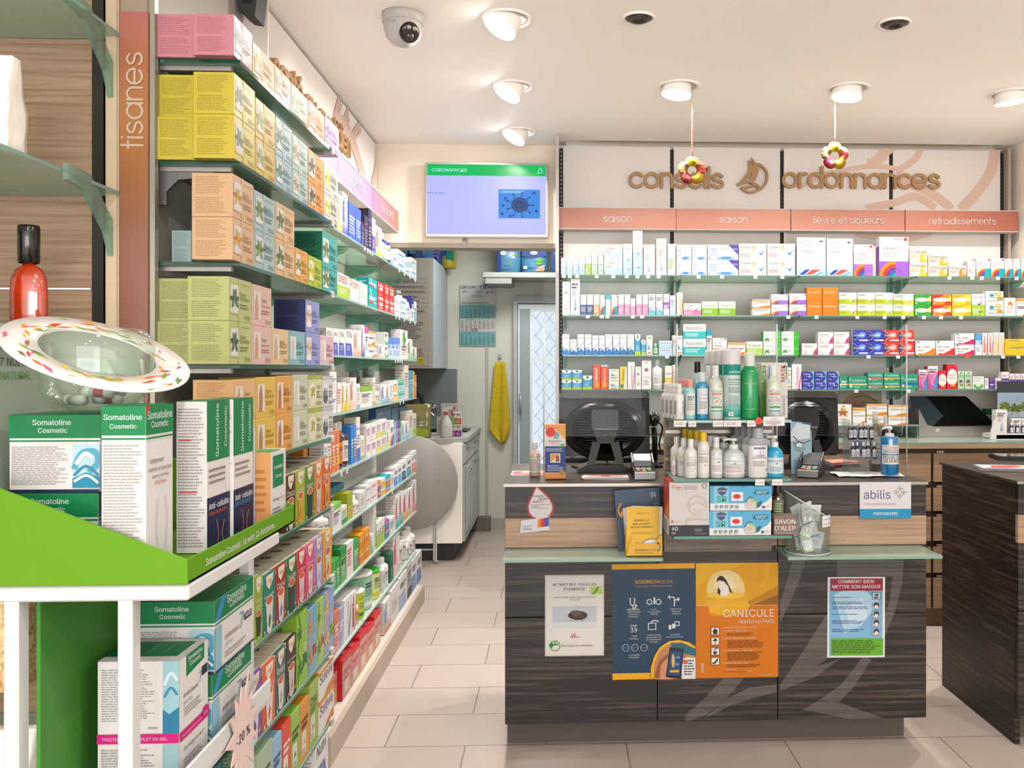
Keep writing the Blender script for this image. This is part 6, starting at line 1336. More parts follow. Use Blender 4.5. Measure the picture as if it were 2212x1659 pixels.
poster(1323, 1217, 1502, 1468, '22405a', 'r 0 .955 1 1 f2b21e;r 0 0 .62 .055 f2b21e;T .28 .83 .25 f2b21e SOIGNEZ;t .535 .83 .19 e0a83a MOI.CH;t .28 .8 .44 d8a850 VOTRE~CONSULTATION~SANS~ATTENDRE;'
       + 'w {0} .012 .22 .71 .22 .66 .25 .64 .27 .66 .27 .71;w {0} .012 .25 .64 .26 .61 .29 .63;e .29 .64 .012 .01 {0};o .45 .67 .035 .01 {0};r .5 .65 .52 .71 {0};o .56 .67 .035 .01 {0};w {0} .014 .75 .63 .75 .7 .71 .71;w {0} .014 .75 .68 .79 .69;p {0} .7 .69 .7 .73 .67 .71;p {0} .79 .67 .79 .71 .82 .69;t .18 .6 .15 {0} MÉDECINS;t .18 .58 .16 {0} EXPÉRIMENTÉS;t .2 .56 .12 {0} EXERÇANTS;t .2 .54 .11 {0} EN~SUISSE;t .46 .6 .08 {0} PLUS~DE;t .43 .58 .15 {0} 36~SYMPTÔMES;t .46 .56 .09 {0} TRAITÉS;t .7 .6 .14 {0} ORIENTATION;t .72 .58 .1 {0} MÉDICALE;t .72 .56 .11 {0} IMMÉDIATE;T .22 .455 .08 {0} CHF;T .22 .41 .08 {0} 39;t .23 .37 .07 {0} TARIF;t .21 .35 .1 {0} MAXIMUM;'.format(ic)
       + 'r .43 .43 .53 .49 {0};r .44 .436 .52 .484 22405a;w {0} .012 .46 .49 .5 .51 .56 .5;r .68 .43 .71 .47 {0};r .72 .44 .76 .48 {0};r .75 .46 .81 .5 {0};r .76 .467 .8 .493 22405a;t .42 .38 .16 {0} CONSULTATION;t .41 .36 .18 {0} REMBOURSÉE~PAR;t .41 .34 .18 {0} LES~ASSURANCES;t .45 .32 .1 {0} MALADIES;t .69 .38 .12 {0} ACCESSIBLE;t .65 .36 .2 {0} OÙ~QUE~VOUS~SOYEZ;o .16 .28 .045 .008 9fb0c0;o .27 .28 .045 .008 9fb0c0;o .38 .28 .045 .008 9fb0c0;t .12 .275 .08 9fb0c0 SECURE;t .23 .275 .08 9fb0c0 SECURE;t .34 .275 .08 9fb0c0 SECURE;t .19 .21 .14 {0} VOS~DONNÉES;t .2 .19 .12 {0} SÉCURISÉES;'.format(ic)
       + 'p f2b21e .62 0 .46 .02 .46 .1 .5 .2 .57 .28 .68 .33 .8 .34 .92 .32 1 .28 1 0;p c08a58 .52 0 .49 .06 .51 .14 .55 .22 .62 .28 .72 .315 .84 .315 1 .26 1 0;p 2f6a7a .7 .315 .84 .315 1 .26 1 .2 .72 .24;p e8e6e4 .82 .2 1 .18 1 0 .84 0;l .86 .03 .99 .17 6 3a3e44;p 9a5a40 .5 .02 .56 .16 .66 .22 .72 .2 .8 .02 .6 0;p d8946c .56 .0 .58 .12 .66 .19 .7 .1 .72 0;e .86 .2 .04 .02 c8785a;e .87 .15 .04 .02 c8785a;p 1c2230 .64 .02 .69 .28 .86 .26 .82 0;p 2f4f78 .66 .04 .7 .25 .84 .235 .805 .03;r .69 .06 .8 .08 e8b03a;e .73 .16 .02 .06 e8b86a;r .76 .18 .81 .2 5a9ad8;r .755 .12 .8 .14 5a9ad8', 'navy poster reading SOIGNEZMOI.CH with yellow edge', rot=-.006)
wh = 'f6e6d8'
poster(1503, 1215, 1681, 1465, 'd9780f', 'r 0 .63 1 1 e8a80c;p c8860a .55 .63 1 .63 1 .8;p 9a640c .68 .63 1 .63 1 .72;p f0b81e 0 .8 0 1 .6 1;p f4d890 .13 .74 .14 .82 .2 .9 .3 .935 .42 .935 .52 .9 .58 .82 .6 .74 .36 .7;p f8e6b4 .2 .78 .24 .88 .34 .91 .44 .88 .48 .78;p f0b21e .12 .68 .36 .7 .61 .73 .65 .62 .6 .57 .4 .54 .18 .55;p e8950f .15 .58 .3 .55 .62 .6 .6 .56 .4 .53 .18 .54;e .36 .72 .24 .03 f6cc4a;'
       + 'p 2c2622 .25 .83 .26 .87 .29 .89 .33 .885 .37 .85 .41 .79 .45 .73 .41 .75 .39 .8 .34 .84 .28 .85;p f4efe6 .29 .845 .34 .84 .38 .79 .4 .74 .36 .71 .3 .72 .28 .78;p 2c2622 .27 .79 .3 .76 .29 .72 .26 .74;r 0 .628 .98 .632 f0c890;t .02 .635 .22 f6dcae INFORMATION~EN~SANTÉ~PUBLIQUE;'
       + 't .33 .53 .62 {0} CANICULE;t .52 .475 .43 {0} RESTER~AU~FRAIS;t .34 .435 .4 {0} CONSEILS~EN~CAS~DE~GRANDES~CHALEURS;t .34 .405 .27 {0} Se~reposer...~rester~au~frais;l .38 .365 .7 .395 2 7a4210;t .33 .34 .4 {0} Laisser~la~chaleur~dehors...~se~rafraîchir;l .38 .26 .88 .33 4 7a4210;t .33 .235 .36 {0} Boire~régulièrement...~manger~léger;l .38 .15 .85 .23 5 7a4210;t .33 .125 .31 {0} En~présence~de~signaux~d\'alerte;l .38 .09 .82 .12 2 7a4210;T .37 .07 .12 {0} 0848~133~133;t .34 .05 .26 7a4210 En~cas~d\'urgence~vitale~appeler~le;T .62 .05 .05 {0} 144;t .76 .02 .17 {0} www.vd.ch/canicule;V .09 .05 .08 {0} vaud;'.format(wh)
       + ''.join('r .18 %.3f .285 %.3f 6a3a12;r .187 %.3f .278 %.3f f4eae0;' % (y, y + .07, y + .005, y + .065) for y in (.375, .288, .2, .115)) + 'p 2a2422 .195 .41 .232 .435 .27 .41 .258 .41 .258 .385 .207 .385 .207 .41;p 2a2422 .2 .325 .23 .35 .265 .33 .24 .325;w 2a2422 .008 .23 .325 .235 .298;p 2a2422 .205 .235 .255 .235 .245 .21 .215 .21;w 2a2422 .01 .215 .245 .24 .26 .265 .26;w 2a2422 .02 .2 .13 .235 .14 .262 .17', 'orange heatwave poster reading CANICULE RESTER AU FRAIS')
poster(1787, 1246, 1911, 1421, 'f4f4f2', 'g .03 .02 .96 .98 8fc4e4 7fb4de;p b4dcf0 .1 .78 .5 .9 .9 .7 .6 .4 .3 .3;p cfe8f6 .3 .6 .6 .75 .7 .5 .4 .4;r .05 .83 .96 .985 a02840;T .18 .925 .62 f6e8ea COMMENT~BIEN;T .08 .862 .84 f6e8ea METTRE~SON~MASQUE;l .08 .74 .5 .76 1 8a4a6a;l .08 .66 .62 .7 2 4a5a88;l .08 .6 .74 .64 2 4a5a88;l .08 .53 .68 .55 1 4a5a88;l .08 .42 .66 .47 3 4a5a88;l .08 .32 .68 .36 2 4a5a88;r .06 .03 .97 .24 6fb42a;l .08 .05 .94 .22 8 2f4a1a;'
       + 'r .77 .72 .92 .81 3a4a54;r .78 .726 .91 .804 cfe4ec;e .85 .78 .04 .015 3a4a54;e .84 .745 .045 .012 3a4a54;' + ''.join('r .77 %.3f .92 %.3f 9fb8c8;e .845 %.3f .05 .034 2a2c34;e .845 %.3f .034 .022 d8c0b4;p f0f4f6 .815 %.3f .875 %.3f .865 %.3f .825 %.3f;e .795 %.3f .02 .014 d8c0b4;' % (y, y + .085, y + .05, y + .036, y + .04, y + .04, y + .016, y + .016, y + .02) for y in (.6, .49, .385, .275)), 'light blue notice reading COMMENT BIEN METTRE SON MASQUE', rot=.006)
dots = ''; R2 = random.Random(3)
for i in range(-3, 4):
    for j in range(-3, 4):
        if (2 <= abs(i) <= 3 and abs(j) <= 3 - abs(i) + (abs(i) == 2 and 0)) or (2 <= abs(j) <= 3 and abs(i) <= 3 - abs(j)) or (abs(i) + abs(j) == 1) or (abs(i) == 2 and abs(j) == 1) or (abs(j) == 2 and abs(i) == 1): dots += 'e %.3f %.3f .011 .0155 %s;' % (.78 + i * .036, .72 + j * .052, R2.choice(['3a9a4a', 'c8485a', '4a6ac0', '3ab0c8', '8a3a5a', '2a8a6a']))
poster(1857, 1041, 1968, 1120, 'e6e4e4', 'r 0 0 1 .26 1f9ac6;t .08 .54 .52 5a5c88 abilis;t .08 .37 .62 c88a90 Votre~plateforme~santé;T .27 .09 .47 f0f6fa PARTENAIRE;' + dots, 'white and blue sign reading abilis PARTENAIRE on the counter', 'sign', 'sign', CY - .0075)
A = atY(1167, 1083, CY - .0015); sc = 3.2 / 1880 / 5.53; pts = [((x - 490) * sc, (1460 - y) * sc) for x, y in ((440, 1255), (540, 1350), (610, 1420), (650, 1500), (655, 1570), (620, 1640), (560, 1690), (480, 1700), (400, 1670), (345, 1610), (330, 1530), (345, 1470), (390, 1370))]
b = MB(); b.prism(pts, lambda x, y, t: (x, t, y), 0, .0006, M('b8303c', .35)); b.prism([(x * .86, y * .86 - .002) for x, y in pts], lambda x, y, t: (x, t, y), -.0004, 0, M('dcdad8', .35))
b.ink(flat((-.045, -.0004, -.045), (1, 0, 0), (0, 0, 1)), .09, .09, 'T .2 .68 .5 4a3834 Connais-;T .44 .57 .36 4a3834 tu~ton;T .18 .45 .44 b8303c statut?;t .14 .35 .76 7a4a48 Le~nouvel~autotest~du~VIH;t .14 .28 .3 5a4844 de~Mepha;t .14 .21 .68 8a8280 Simple.~Rapide.~Anonyme.', step=.00012); ob = b.build('sticker', None, A); tag(ob, 'red drop-shaped sticker reading Connais-tu ton statut on the counter', 'sticker')
b = MB(); b.prism([(0, 0), (.003, .026), (.061, .034), (.061, .006)], lambda x, y, t: (x * 1.78, t, y * 1.78), -.0008, 0, M('e4e2e6', .35))
b.prism([(.036, .0115), (.037, .0285), (.0605, .0332), (.0605, .0145)], lambda x, y, t: (x * 1.78, t, y * 1.78), -.0012, -.0008, M('f0962a'))
for k, c_ in enumerate(('f0962a', 'e8502a', 'c03a5a', '6a3a98', '2a6ac0')):
    x = .037 + k * .0047; b.prism([(x, .0118 + k * .0006), (x + .0045, .0124 + k * .0006), (x + .0047, .0292 + k * .0009), (x, .0285 + k * .0009)], lambda x, y, t: (x * 1.78, t, y * 1.78), -.0014, -.0012, M(c_))
b.ink(flat((.006, -.0012, .008), (1, 0, 0), (0, 0, 1)), .05, .034, 't .1 .5 .7 4a4a50 autotest~VIH;l .1 .1 .8 .4 3 8a8a90'); v = atY(1123, 1152, CY - .003); tag(b.build('sticker', None, v), 'box-shaped sticker with rainbow bands below the drop sticker', 'sticker')
# ---------------------------------------------------------------- display tower on the counter front
TX0, TX1 = .402, .805
tw = empty('display_tower', (.6, CY - .02, .75), 'taupe wood-grain tower with glass shelves on the counter front', 'display stand'); tf = (-.6, -CY + .02, -.75)
MB().box(TX0, CY - .026, .755, TX1 - .01, CY - .0075, 1.262, TPW).build('back_board', tw, tf); MB().box(TX0 - .004, CY - .029, .75, TX0, CY - .0075, 1.264, M('a8917a', .4)).box(TX0, CY - .028, .75, TX1 - .01, CY - .0075, .755, M('8a7866', .4)).build('edge_strip', tw, tf)
for z in (1.19, 1.09, .98): MB().box(TX0, CY - .030, z - .006, TX1 - .01, CY - .0265, z + .006, M('a89f94', .3, .5)).build('slot_rail', tw, tf)
TGZ = [1.245, 1.044, .849]; TGY = 2.95
for k, z in enumerate(TGZ):
    MB().box(TX0 + .0, TGY, z - .009, TX1 + .003, CY - .0275, z, LGL, 0, [M('3f8f80', .12)] * 4 + [LGL, LGL]).build('glass_shelf', tw, tf)
    if k == 0: MB().prism([(0, 0), (.0, -.03), (.06, -.03), (.14, 0)], lambda a, c, t: (TX0 + .012 + t, CY - .028 - a, z - .0095 + c), 0, .006, M('d8d4cc', .4)).build('shelf_arm', tw, tf)
def tb(px0, px1, ytop, z, kind, body, cap, label, look, dsl='', Y=None, clear=False, ry=None, name='bottle', half=1.0, back=0, n_back=0, dx=0, dy=.055, group=None, cat='bottle'):
    Y0 = TGY + .012 if Y is None else Y; A, B = atY(px0, 900, Y0), atY(px1, 900, Y0); r = (B.x - A.x) / 2; h = atY(px0, ytop, Y0).z - z - .001; h = h / 1.12 if kind in ('pump', 'cyl') else h
    for k in range(n_back + 1):
        l = look if not n_back else '%s, %s' % (look, ['frontmost of its row', 'second of its row', 'third of its row', 'last of its row'][k])
        bottle(kind, r, h, body, cap, label, ((A.x + B.x) / 2 + dx * k, Y0 + (ry or r) + dy * k, z + .001), 0, l, cat, group or 'disinfectant bottles on the display tower', name, dsl, half, ry, clear)
G1, G2, G3 = TGZ
tb(1457, 1480, 829, G1, 'spray', 'f4f1ec', 'f8f6f2', '', 'grey-printed white spray bottle, upper tower shelf', 'r .0 .1 .22 .95 a9a9a8;r .74 .1 1 .95 b4b4b2', n_back=3, dx=-.008, dy=.052, half=1.2)
tb(1481, 1504, 820, G1, 'slim', '9fd8d8', 'f2a79a', 'f2efe8', 'clear bottle with salmon pink cap on the upper tower shelf', 't .2 .8 .6 3a7a7a gel;l .15 .2 .85 .7 6 7a8a8a', clear=True, n_back=2, dx=-.007, dy=.055)
tb(1497, 1519.5, 781, G1, 'slim', 'a9d0cc', '1c1a1a', '', 'clear bottle with black cap behind the blue gel bottle', Y=TGY + .13, clear=True)
tb(1505, 1532, 804, G1, 'slim', '1f9ac4', 'dfe9e8', 'e6ecf0', 'bright blue gel bottle with white label', 't .3 .74 .6 5a6ac0 STERILLIUM;t .2 .6 .7 4a6aa0 Lotion~désinfectante;l .2 .2 .9 .5 4 a88', clear=True)
PU = 'T .16 .86 .22 e08a3a Pur;t .4 .86 .4 4a8aa0 essentiel;w 4aa0c0 .02 .2 .84 .5 .81 .8 .84;r .18 .74 .84 .79 ee7a3a;t .2 .68 .4 e8843a PURIFYING;l .18 .58 .8 .65 2 7a9ab0;o .5 .44 .24 .025 5aba5a;e .5 .48 .08 .035 ee7a3a;l .36 .38 .64 .43 2 f0a070;r .16 .2 .84 .27 4ab45a;r .16 .04 .84 .12 2a9ab0;l .2 .05 .8 .11 2 dff'
tb(1532.5, 1564.5, 789, G1, 'round', 'cfd6c8', 'f4f2ee', 'f4f2ec', 'clear purifying gel bottle left of the green spray can', PU, clear=True, n_back=1, dx=-.01, dy=.075, half=1.15)
tb(1564.7, 1603, 753.6, G1, 'aer', 'dceae4', 'ecebe8', 'd6e8e2', 'tall white and teal disinfectant spray can', 'r 0 .8 1 1 109a82;T .34 .84 .62 f2faf6 pantasept;g 0 0 1 .3 18a898 d6e8e2;T .3 .7 .6 3aa090 Desinfektion;t .3 .65 .56 4a7068 für~Flächen~und;t .3 .61 .5 4a7068 Gegenstände;l .3 .46 .9 .58 5 6a9088;l .3 .2 .8 .42 8 7aa098;p f4efec .16 .3 .22 .34 .28 .3 .22 .26;p f4efec .16 .2 .22 .24 .28 .2 .22 .16;e .22 .3 .02 .015 333;e .22 .2 .02 .015 333;r .3 .03 .5 .1 f2f2ee;r .37 .05 .43 .08 d8403a', n_back=3, dx=-.011, dy=.058, half=1.3, name='spray_can', cat='spray can')
tb(1604, 1642.5, 762, G1, 'slim', '0fa85a', 'eef0ec', '', 'bright green disinfectant bottle with white cap', 't .2 .76 .6 e8e0a8 SWISSGETAL;t .3 .6 .4 6ad8a0 ETHANOL~80%;l .25 .2 .75 .4 5 4ac890;l .2 .06 .8 .09 1 c8e0a0', half=1.2)
tb(1612, 1640, 744, G1, 'pump', '2aa86a', 'e4efe8', '', 'green pump bottle behind the bright green bottle', Y=TGY + .12)
b = MB(); A, B = atY(1643, 784, TGY + .085), atY(1701.5, 784, TGY + .085); w = B.x - A.x; h = A.z - G1; b.box(0, 0, 0, w, .08, h, M('eae6e0', .4), .001)
b.ink(flat((0, 0, 0), (1, 0, 0), (0, 0, 1)), w, h, 'p 5a9a2a 0 0 .28 0 .24 .5 0 1;p 8ac04a 0 .5 .22 .4 .14 .8 0 .9;r .06 .6 .2 .95 7a9a5a;V .18 .64 .28 f2f2e8 Tipo~II;V .17 .48 .12 8a9a80 CE;r .3 .7 .5 .95 8ac0dc;V .9 .66 .3 c8503a MASK;w 4a8a3a .03 .95 .95 .97 .7;V .9 .06 .3 9a9490 Mascherine;r 0 .39 1 .4 9a7ab0')
tag(b.build('mask_box', None, (A.x, TGY + .085, G1 + .001)), 'tall white and green mask box at the right of the upper tower shelf', 'mask box')
tb(1658.7, 1691, 789, G1, 'round', 'cfd6c8', 'f4f2ee', 'f4f2ec', 'clear purifying gel bottle in front of the tall mask box', PU + ';r .0 .42 1 .62 f4f2f0;t .3 .57 .4 d84a4a ACTION;l .1 .44 .9 .56 4 8a8a8a', clear=True, half=1.15)
tb(1480, 1508.5, 949, G2, 'round', 'f2efe8', 'f4f2ee', 'f3f0ea', 'white lotion bottle at the left of the lower tower shelf', 't .1 .86 .8 e8b04a désinfectant;t .06 .74 .85 5a5a60 Mains,~antiseptique;l .1 .4 .9 .66 4 8a8a8a;t .2 .26 .6 d85a5a NE~PAS~AVALER;l .2 .1 .8 .16 1 aaa', n_back=2, dx=-.017, dy=.05)
tb(1452, 1462, 985, G2, 'round', 'f2efe8', 'f2efe8', 'f3f0ea', 'small white bottle at the left end of the lower tower shelf', 'l .1 .1 .9 .9 5 b99', Y=TGY + .1)
tb(1508, 1535, 934, G2, 'slim', 'efece6', 'f2c81e', 'f3f0ea', 'white bottle with bright yellow cap', 't .1 .86 .8 e8b04a désinfectant;t .06 .74 .85 4a5a88 antiseptique;l .1 .4 .9 .66 4 8a8a8a;p e86a5a .5 .3 .56 .35 .62 .3 .56 .25', n_back=3, dx=-.013, dy=.05)
tb(1535.7, 1563.5, 945, G2, 'spray', 'dcdcd8', 'f2f0ec', 'efeff0', 'small spray bottle with white nozzle between yellow cap and pump bottle', 't .1 .82 .8 5a6ac0 Lotion~désinfectante;e .6 .66 .12 .05 8ac04a;l .1 .15 .9 .5 5 c99', n_back=2, dx=-.012, dy=.05)
tb(1564, 1613.5, 933, G2, 'pump', 'cfd4d4', 'f2f0ec', 'f2f0f0', 'clear round pump bottle of hand gel', 't .06 .84 .86 5a7ad0 Lotion~désinfectante~pour~les~mains;e .48 .7 .06 .06 8ac04a;t .3 .6 .4 8a9a70 PharmaServices;l .06 .3 .9 .56 4 999;l .1 .1 .9 .26 2 d88;p 3a9ab0 .86 .2 .92 .28 .98 .2 .92 .1', clear=True, half=1.3, n_back=2, dx=-.02, dy=.07, ry=.034)
tb(1618, 1661, 924.5, G2, 'slim', 'efedea', 'b4b6bc', '', 'white disinfectant bottle with silver top', 'r 0 .97 1 1.22 b0b2b8;r .3 .84 .8 .92 2a3f7a;t .34 .86 .42 e8ecf4 Sterillium;o .48 .7 .1 .015 b4b0b0;o .62 .7 .1 .015 b4b0b0;t .34 .56 .4 7a4a6a HÄNDE;t .22 .5 .62 7a4a6a DESINFEKTION;l .25 .2 .8 .42 6 aaa;e .86 .08 .06 .02 4a5a98', half=1.2, ry=.02, n_back=3, dx=-.012, dy=.045)
tb(1659.6, 1696.5, 926, G2, 'pump', '2fb0dc', 'eef2f2', 'dceef2', 'sky blue hand wash pump bottle, lower tower shelf', 't .1 .72 .8 3a5a70 SWISSGETAL;r .46 .58 .54 .66 d83a3a;l .2 .1 .8 .45 6 7aa0b0', half=1.25, n_back=1, dx=-.012, dy=.07)
for px0, px1, z, t, lab in ((1456, 1482, G1, '9.80', 'left end'), (1487, 1504, G1, '6.90', 'salmon caps'), (1540, 1562, G1, '21.90', 'purifying gel'), (1563.5, 1601, G1, '22.80', 'spray cans'), (1614, 1633, G1, '48.25', 'bright green bottle'), (1631.5, 1651.5, G2, '16.90', 'silver-topped bottles'), (1668, 1690, G2, '27.80', 'sky blue bottle')):
    A, B = atY(px0, 900, TGY - .003), atY(px1, 900, TGY - .003); w = B.x - A.x; b = MB(); b.box(0, 0, -.022, w, .0015, -.001, M('f4f1ec', .5)); b.ink(flat((0, 0, -.022), (1, 0, 0), (0, 0, 1)), w, .021, 't .15 .3 .7 5a5450 ' + t)
    tag(b.build('price_tag', None, (A.x, TGY - .003, z)), 'tower price tag reading %s under the %s' % (t, lab), 'price tag', 'price tags of the display tower')
v = atY(1639, 909, TGY - .006); b = MB(); b.disc(.0125, .0012, M('f0401e', .35)); b.ink(flat((-.012, -.012, .0012), (1, 0, 0), (0, 1, 0)), .024, .024, 't .2 .36 .6 5a1a10 -20%'); tag(b.build('price_dot', None, (v.x, TGY - .004, v.z), (PI / 2, 0, 0)), 'round red dot reading -20 on the upper tower shelf', 'price tag', 'price tags of the display tower')
poster(1649, 900, 1695, 920, 'f3f1f0', 't .34 .7 .3 d84a4a ACTION;l .1 .2 .9 .6 4 7a7a80;t .36 .04 .26 d84a4a PRIX', 'small white action card under the tall mask box', 'price_card', 'price tag', TGY - .004, .001, 'price tags of the display tower')
# lowest tower shelf: mask boxes and soap
A, B = atY(1445.5, 1155, TGY + .006), atY(1532, 1155, TGY + .006); w = B.x - A.x; h = atY(1450, 1042, TGY + .006).z - G3 - .001; b = MB(); b.box(0, 0, 0, w, .15, h, M('d6d1cb', .4), .001)
b.ink(flat((0, 0, 0), (1, 0, 0), (0, 0, 1)), w, h, 'r 0 0 1 .2 2c2d38;T .17 .88 .17 d8584a MPC;t .17 .85 .17 e08a7a COVID-19;o .1 .92 .035 .012 d8584a;l .38 .86 .72 .94 3 9a9490;o .88 .93 .06 .012 3a3a40;o .7 .58 .24 .035 c9c4be;p d8d3cd .5 .55 .72 .62 .93 .52 .9 .44 .7 .38 .54 .46;w c9c4be .03 .5 .55 .72 .62 .93 .52;w c9c4be .02 .62 .47 .82 .47;w c9c4be .02 .64 .43 .8 .43;w c9c4be .03 .42 .2 .46 .3 .7 .32 .98 .3;r .05 .25 .1 .29 d84a40;t .12 .26 .14 e09a90 Swiss~Made;T .06 .1 .15 f0eeec 40;l .06 .03 .18 .08 2 c8c8cc;t .64 .04 .3 d8d8dc www.flawaconsumer.com;l .64 .08 .86 .14 3 a8a8ac')
b.ink(flat((0, .15, 0), (0, -1, 0), (0, 0, 1)), .15, h, 'r 0 .3 1 1 d8402e;p f08a2a 0 .3 1 .3 1 .7;r 0 0 1 .3 f0ece8;t .3 .86 .3 fbe0dc MPC;l .2 .05 .8 .26 5 8a8a8a'); b.ink(flat((0, 0, h), (1, 0, 0), (0, 1, 0)), w, .15, 'r 0 0 1 1 e03a3e;e .5 .3 .12 .1 f4e0dc;l .4 .26 .6 .34 1 c33')
tag(b.build('mask_box', None, (A.x, TGY + .006, G3 + .001)), 'grey and black mask box with orange side marked 40', 'mask box')
A, B = atY(1534, 1155, TGY + .006), atY(1667.5, 1155, TGY + .006); w = B.x - A.x; zt = atY(1600, 1050, TGY + .006).z; h = (zt - G3) / 2 - .001
for k in range(2):
    b = MB(); b.box(0, 0, 0, w, .1, h, M('eeecea', .4), .001)
    b.ink(flat((0, 0, 0), (1, 0, 0), (0, 0, 1)), w, h, 'r 0 .3 1 1 5ab4dc;p 8acce8 .06 .3 .3 .3 .3 1 .06 1;p eeecea 1 .3 1 .6 .93 .4 .86 .3;e .53 1 .04 .08 4aa0c8;p 6a6a70 .11 .9 .19 .97 .28 .9 .25 .7 .19 .6 .13 .7;p 1f4f98 .13 .88 .19 .93 .26 .88 .24 .72 .19 .64 .15 .72;T .12 .77 .14 f0d83a LAYERS;T .11 .36 .15 1f9a5a SR;r .34 .4 .53 .76 f2eeec;e .43 .58 .065 .1 e23a40;t .385 .54 .1 6a1a20 19.90.-;t .71 .82 .25 3a7a98 DISPOSABLE~MEDICAL;p 1a6a88 .7 .72 .73 .66 .93 .66 .96 .72 .93 .78 .73 .78;T .75 .68 .17 cfe8f4 MASK;'
          + 'p d9d4cc .565 .34 .57 .14 .63 .06 .73 .1 .76 .3 .7 .5 .62 .52;w 1f5f7a .012 .57 .34 .63 .54 .71 .5;w 8aca3a .02 .63 .5 .7 .42 .75 .34 .74 .1;p 1f6a8a .76 .32 .83 .4 .84 .3 .79 .14 .75 .12;l .59 .2 .7 .4 5 c9c2b8;' + ''.join('e %.3f .18 .026 .05 1f4f6a;e %.3f .18 .014 .026 cfe0ea;l %.3f .06 %.3f .1 1 9aa;' % (x, x, x - .03, x + .03) for x in (.1, .18, .26, .345, .43)) + 'e .86 .15 .025 .055 2a6a98;o .935 .17 .022 .006 9ab0a0')
    b.ink(flat((0, 0, h), (1, 0, 0), (0, 1, 0)), w, .1, 'r 0 0 1 1 4aa4d0;e .5 .1 .05 .1 2f88b4')
    tag(b.build('mask_box', None, (A.x - .003 * (1 - k), TGY + .006, G3 + .001 + k * (h + .001))), 'sky blue mask box with price oval, %s of the stacked pair' % ('lower' if k == 0 else 'upper'), 'mask box', 'sky blue mask boxes on the tower')
tb(1669.5, 1696.5, 1046, G3, 'slim', '2c1408', '2a2422', '7a8458', 'brown bottle with olive label behind the soap', 'l .1 .1 .8 .9 8 c9d0b0', Y=TGY + .09, clear='amber')
A, B = atY(1667.5, 1155, TGY + .02), atY(1716, 1155, TGY + .02); w = min(B.x, .83) - A.x; h = .067; b = MB(); b.box(0, 0, 0, w, .05, h, M('8a7468', .5), .002); b.ink(flat((0, 0, 0), (1, 0, 0), (0, 0, 1)), w, h, 'T .05 .58 .9 f2efec SAVON;T .05 .24 .9 f2efec D\'ALEP;t .05 .1 .88 d8ccc4 35%~huile~de~baies~de~laurier')
tag(b.build('soap_bar', None, (TX1 + .001 - w + .02, TGY + .004, G3 + .001)), 'brown wrapped soap block reading SAVON D\'ALEP', 'soap')
# ---------------------------------------------------------------- on the ledges
LZG = .762; A = atY(1352, 1200, 3.04); B = atY(1432, 1200, 3.04); w = B.x - A.x
o = empty('brochure_holder', (A.x + w / 2, 3.04, LZG + .001), 'yellow cardboard brochure holder reading SOIGNEZMOI.CH', 'brochure holder'); YL = M('f0b83a', .4)
b = MB(); hh = .072; b.prism([(-w / 2, 0), (w / 2, 0), (w / 2, hh), (w / 2 - .012, hh), (w / 2 - .022, hh - .016), (w / 2 - .03, hh - .026), (-w / 2 + .034, hh - .026), (-w / 2 + .028, hh - .012), (-w / 2 + .022, hh)][::1], lambda x, z, t: (x, t, z), 0, .002, YL)
b.box(-w / 2, 0, 0, -w / 2 + .002, .05, hh, YL).box(w / 2 - .002, 0, 0, w / 2, .05, hh, YL).box(-w / 2, .048, 0, w / 2, .05, hh + .02, YL).box(-w / 2, 0, 0, w / 2, .05, .002, YL)
b.ink(flat((-w / 2, 0, 0), (1, 0, 0), (0, 0, 1)), w, hh, 'T .24 .26 .34 3f4438 SOIGNEZ;t .59 .26 .26 8a7a40 MOI.CH;l .24 .14 .82 .2 1 8a7a40;w 2a4a60 .02 .86 .24 .92 .36 .9 .6 .86 .66;p 2a4a60 .83 .58 .86 .72 .9 .62'); b.build('tray', o)
for k in range(5):
    bw_, bh_ = w * .82, .168; b = MB(); b.box(-bw_ / 2, 0, 0, bw_ / 2, .0022, bh_, M('f2c02a' if k < 3 else 'f6f2ee', .4))
    if k == 0: b.ink(flat((-bw_ / 2, 0, 0), (1, 0, 0), (0, 0, 1)), bw_, bh_, 't .34 .86 .2 5a4a20 SOIGNEZ;t .55 .86 .18 9a8030 MOI.CH;T .26 .70 .5 4a4430 GRIPPÉ-E~?;T .22 .63 .58 4a4430 MAL~AU~DOS~?;T .14 .57 .74 4a4430 BRÛLURES~URINAIRES~?;t .17 .44 .68 a08838 N\'ATTENDEZ~PLUS~!;p 2a7a8a .38 0 .4 .14 .48 .24 .62 .31 .8 .34 1 .33 1 0;p f2eee8 .4 0 .42 .13 .5 .23 .63 .295 .8 .325 1 .315 1 0;e .64 .2 .07 .05 4a3430;p 8a8a90 .54 .02 .58 .14 .7 .16 .78 .1 .76 .0')
    v = Vector((A.x + w / 2 - .008 + .004 * k, 3.044 + k * .0035 + .002, LZG + .0045)); tag(b.build('brochure', None, v, (-.03, .012 * (k - 1), 0)), '%s in the yellow holder, %s from the front' % ('yellow leaflet' if k < 3 else 'white-edged leaflet', ORD[k]), 'leaflet', 'leaflets in the yellow holder')
b = MB(); pw, ph = .163, .218; b.box(-pw / 2, 0, 0, pw / 2, .003, ph, M('2a4560', .4)); b.ink(flat((-pw / 2, 0, 0), (1, 0, 0), (0, 0, 1)), pw, ph, 'w f2a81e .03 .13 .78 .06 .68 .09 .58 .14 .55;p f2a81e .08 .6 .2 .54 .15 .66;t .8 .9 .12 dfe6ec CHF;T .8 .84 .12 dfe6ec 39;l .86 .3 .94 .76 12 8a9ab0;r .16 .2 .3 .7 e8e8ea')
tag(b.build('card_board', None, (atY(1385, 1120, 3.12).x, 3.128, LZG + .006), (-.14, -.06, 0)), 'navy card leaning on the counter behind the yellow holder', 'card')
